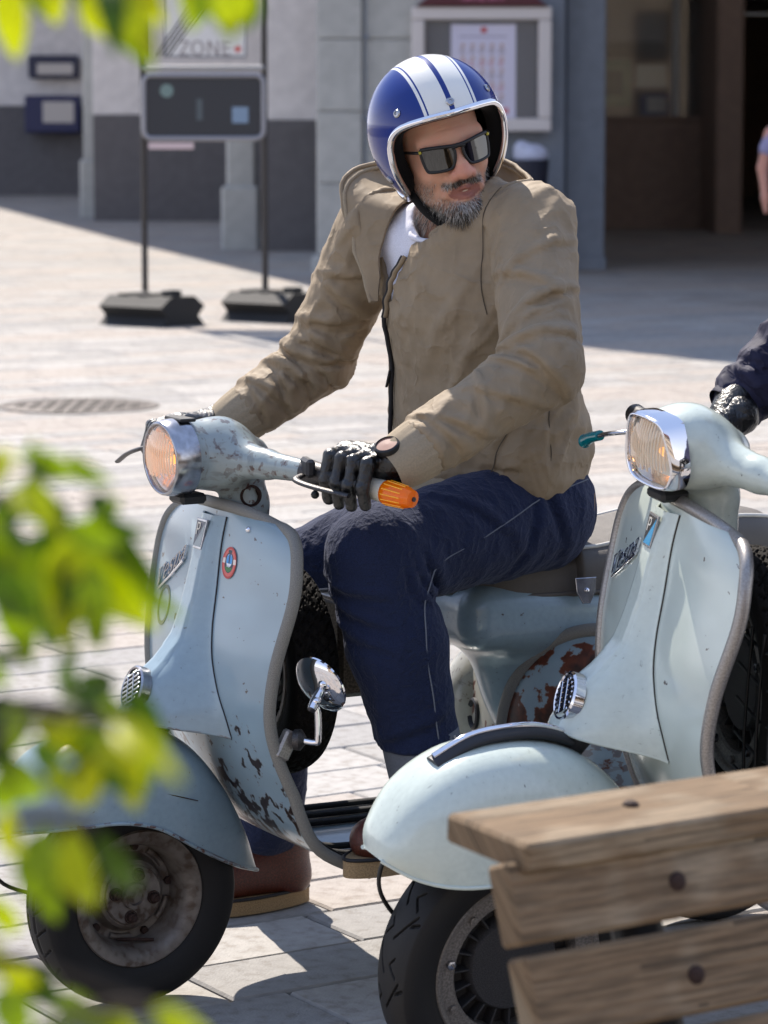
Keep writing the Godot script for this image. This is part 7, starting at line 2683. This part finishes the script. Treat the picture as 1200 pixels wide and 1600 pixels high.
func build_leaves() -> void:
	rng.seed = 21
	var ms := []
	for c in [Color(0.76, 0.78, 0.06), Color(0.58, 0.66, 0.07), Color(0.84, 0.83, 0.06), Color(0.30, 0.40, 0.08)]:
		var m := mat(c, 0.45, 0.0, 0.4)
		m.backlight_enabled = true
		m.backlight = Color(0.78, 0.86, 0.10)
		m.albedo_texture = ntex(noise(0.03, 210, 4), [[0.2, grey(0.75)], [0.8, grey(1.0)]], 256)
		ms.append(m)
	var bark := grain(mat(Color(0.20, 0.16, 0.12), 0.9), 12.0, 0.1, 211)
	var shrub := thing("shrub", "blurred leafy shrub close to the viewer reaching in from the left edge", "shrub", at(Vector3(-0.42, 0, -1.32)))
	var o := shrub.position
	var tree := thing("tree", "slender young tree whose bright backlit leaves hang into the top left corner", "tree", at(Vector3(-0.62, 0, -1.45)))
	var q := tree.position
	# one spray of leaves and its twig
	var tw_a := Mb.new()
	tw_a.tube(smooth([Vector3(0.000, 1.152, 0.000), Vector3(0.157, 1.272, -0.020), Vector3(0.234, 1.329, -0.020), Vector3(0.268, 1.332, -0.020), Vector3(0.288, 1.315, -0.020)], 6), 0.0022, 6)
	part(shrub, "twig", tw_a, bark)
	for e in [
			[Vector3(0.262, 1.345, 0.021), Vector3(0.284, 1.325, 0.030), 0.019, 0],
			[Vector3(0.267, 1.334, -0.028), Vector3(0.283, 1.322, -0.013), 0.017, 3],
			[Vector3(0.280, 1.324, -0.013), Vector3(0.305, 1.315, -0.017), 0.017, 1],
			[Vector3(0.282, 1.309, -0.043), Vector3(0.321, 1.275, -0.029), 0.027, 0],
			[Vector3(0.294, 1.308, -0.009), Vector3(0.296, 1.267, -0.015), 0.019, 1],
			[Vector3(0.267, 1.314, -0.029), Vector3(0.261, 1.253, -0.046), 0.025, 1],
		]: leaves_at(shrub, e, ms, 2)
	for e in [
			[Vector3(0.251, 1.309, -0.066), Vector3(0.248, 1.265, -0.060), 0.023, 1],
			[Vector3(0.274, 1.304, -0.040), Vector3(0.286, 1.281, -0.034), 0.023, 2],
			[Vector3(0.285, 1.278, 0.030), Vector3(0.285, 1.249, 0.001), 0.011, 3],
			[Vector3(0.253, 1.332, -0.001), Vector3(0.241, 1.300, -0.026), 0.022, 1],
			[Vector3(0.287, 1.319, -0.029), Vector3(0.266, 1.290, -0.032), 0.022, 0],
			[Vector3(0.251, 1.313, 0.027), Vector3(0.271, 1.286, 0.012), 0.022, 3],
		]: leaves_at(shrub, e, ms, 2)
	for e in [
			[Vector3(0.256, 1.359, -0.007), Vector3(0.251, 1.341, 0.008), 0.014, 2],
			[Vector3(0.271, 1.294, -0.063), Vector3(0.275, 1.263, -0.054), 0.020, 2],
		]: leaves_at(shrub, e, ms, 2)
	# one spray of leaves and its twig
	var tw_b := Mb.new()
	tw_b.tube(smooth([Vector3(0.000, 1.075, 0.000), Vector3(0.163, 1.195, 0.020), Vector3(0.238, 1.245, 0.020), Vector3(0.271, 1.251, 0.020), Vector3(0.304, 1.241, 0.020)], 6), 0.0022, 6)
	part(shrub, "twig", tw_b, bark)
	for e in [
			[Vector3(0.264, 1.251, 0.007), Vector3(0.259, 1.227, 0.012), 0.016, 1],
			[Vector3(0.269, 1.244, -0.002), Vector3(0.289, 1.223, 0.007), 0.022, 2],
			[Vector3(0.279, 1.239, -0.013), Vector3(0.303, 1.219, -0.026), 0.019, 0],
			[Vector3(0.296, 1.233, -0.012), Vector3(0.311, 1.196, -0.013), 0.021, 2],
			[Vector3(0.257, 1.223, -0.006), Vector3(0.265, 1.198, -0.030), 0.022, 1],
			[Vector3(0.248, 1.244, -0.015), Vector3(0.259, 1.233, -0.015), 0.017, 0],
		]: leaves_at(shrub, e, ms, 2)
	for e in [
			[Vector3(0.277, 1.223, 0.022), Vector3(0.289, 1.212, 0.035), 0.016, 0],
			[Vector3(0.298, 1.233, 0.041), Vector3(0.284, 1.205, 0.017), 0.016, 2],
			[Vector3(0.257, 1.228, 0.042), Vector3(0.259, 1.207, 0.034), 0.019, 1],
		]: leaves_at(shrub, e, ms, 2)
	# one spray of leaves and its twig
	var tw_c := Mb.new()
	tw_c.tube(smooth([Vector3(0.000, 1.029, 0.000), Vector3(0.177, 1.149, 0.060), Vector3(0.248, 1.201, 0.060), Vector3(0.275, 1.210, 0.060), Vector3(0.299, 1.206, 0.060)], 6), 0.0022, 6)
	part(shrub, "twig", tw_c, bark)
	for e in [
			[Vector3(0.277, 1.204, 0.049), Vector3(0.283, 1.165, 0.059), 0.029, 1],
			[Vector3(0.292, 1.214, 0.092), Vector3(0.300, 1.175, 0.075), 0.020, 0],
			[Vector3(0.299, 1.203, 0.053), Vector3(0.314, 1.171, 0.027), 0.016, 3],
			[Vector3(0.266, 1.222, 0.089), Vector3(0.268, 1.195, 0.067), 0.013, 2],
			[Vector3(0.247, 1.165, 0.014), Vector3(0.259, 1.145, 0.002), 0.014, 0],
		]: leaves_at(shrub, e, ms, 0)
	# one spray of leaves and its twig
	var tw_d := Mb.new()
	tw_d.tube(smooth([Vector3(0.000, 0.973, 0.000), Vector3(0.197, 1.093, 0.100), Vector3(0.253, 1.155, 0.100), Vector3(0.279, 1.158, 0.100), Vector3(0.326, 1.141, 0.100)], 6), 0.0022, 6)
	part(shrub, "twig", tw_d, bark)
	for e in [
			[Vector3(0.265, 1.157, 0.089), Vector3(0.274, 1.133, 0.061), 0.018, 2],
			[Vector3(0.270, 1.149, 0.071), Vector3(0.291, 1.133, 0.088), 0.018, 3],
			[Vector3(0.288, 1.148, 0.113), Vector3(0.315, 1.139, 0.129), 0.018, 1],
			[Vector3(0.305, 1.150, 0.129), Vector3(0.323, 1.124, 0.106), 0.015, 0],
			[Vector3(0.268, 1.160, 0.137), Vector3(0.278, 1.136, 0.142), 0.020, 1],
			[Vector3(0.275, 1.126, 0.065), Vector3(0.293, 1.097, 0.037), 0.021, 1],
		]: leaves_at(shrub, e, ms, 0)
	for e in [
			[Vector3(0.253, 1.160, 0.079), Vector3(0.270, 1.149, 0.089), 0.018, 2],
		]: leaves_at(shrub, e, ms, 0)
	# one spray of leaves and its twig
	var tw_e := Mb.new()
	tw_e.tube(smooth([Vector3(0.000, 1.118, 0.000), Vector3(0.235, 1.238, 0.300), Vector3(0.290, 1.294, 0.300), Vector3(0.316, 1.300, 0.300), Vector3(0.329, 1.298, 0.300)], 6), 0.0022, 6)
	part(shrub, "twig", tw_e, bark)
	for e in [
			[Vector3(0.327, 1.294, 0.279), Vector3(0.352, 1.276, 0.297), 0.013, 2],
		]: leaves_at(shrub, e, ms, 0)
	# one spray of leaves and its twig
	var tw_f := Mb.new()
	tw_f.tube(smooth([Vector3(0.000, 1.028, 0.000), Vector3(0.244, 1.148, 0.300), Vector3(0.302, 1.189, 0.300), Vector3(0.324, 1.198, 0.300), Vector3(0.341, 1.199, 0.300)], 6), 0.0022, 6)
	part(shrub, "twig", tw_f, bark)
	for e in [
			[Vector3(0.340, 1.194, 0.282), Vector3(0.360, 1.184, 0.284), 0.013, 0],
		]: leaves_at(shrub, e, ms, 0)
	# one spray of leaves and its twig
	var tw_g := Mb.new()
	tw_g.tube(smooth([Vector3(0.000, 1.391, 0.000), Vector3(0.261, 1.511, 0.000), Vector3(0.397, 1.579, 0.000), Vector3(0.471, 1.573, 0.000), Vector3(0.554, 1.572, 0.000)], 6), 0.0022, 6)
	part(tree, "twig", tw_g, bark)
	for e in [
			[Vector3(0.442, 1.568, -0.017), Vector3(0.445, 1.528, -0.030), 0.021, 2],
			[Vector3(0.462, 1.573, -0.002), Vector3(0.467, 1.544, -0.010), 0.018, 2],
			[Vector3(0.471, 1.567, 0.000), Vector3(0.463, 1.549, 0.014), 0.018, 0],
			[Vector3(0.483, 1.561, 0.002), Vector3(0.493, 1.537, -0.005), 0.018, 2],
			[Vector3(0.490, 1.564, 0.011), Vector3(0.497, 1.528, 0.030), 0.018, 3],
			[Vector3(0.501, 1.562, -0.003), Vector3(0.513, 1.527, 0.007), 0.023, 0],
		]: leaves_at(tree, e, ms, 1)
	for e in [
			[Vector3(0.511, 1.567, 0.011), Vector3(0.519, 1.543, 0.012), 0.018, 2],
			[Vector3(0.525, 1.569, -0.041), Vector3(0.528, 1.542, -0.041), 0.019, 0],
			[Vector3(0.537, 1.567, 0.015), Vector3(0.531, 1.542, 0.011), 0.015, 1],
			[Vector3(0.548, 1.568, 0.041), Vector3(0.551, 1.538, 0.033), 0.026, 0],
			[Vector3(0.554, 1.565, -0.006), Vector3(0.555, 1.542, -0.023), 0.015, 3],
		]: leaves_at(tree, e, ms, 1)
	for e in [[shrub, 1.15, 0.010], [tree, 3.6, 0.022]]:
		var st := Mb.new()
		st.tube(smooth([Vector3(0, 0, 0), Vector3(0.012, e[1] * 0.35, 0.01), Vector3(-0.008, e[1] * 0.7, -0.01), Vector3(0, e[1], 0)], 6), e[2], 10)
		part(e[0], "stem" if e[0] == shrub else "trunk", st, bark)
		for k in 60:
			var p := Vector3(rng.randf_range(-0.28, 0.02), rng.randf_range(0.35, e[1]), rng.randf_range(-0.16, 0.16)) if e[0] == shrub else Vector3(rng.randf_range(-0.7, 0.15), rng.randf_range(2.1, 3.6), rng.randf_range(-0.5, 0.5))
			leaf(e[0], p, p + Vector3(rng.randf_range(-0.03, 0.04), -0.055, rng.randf_range(-0.03, 0.03)), 0.026, ms[k % 4])
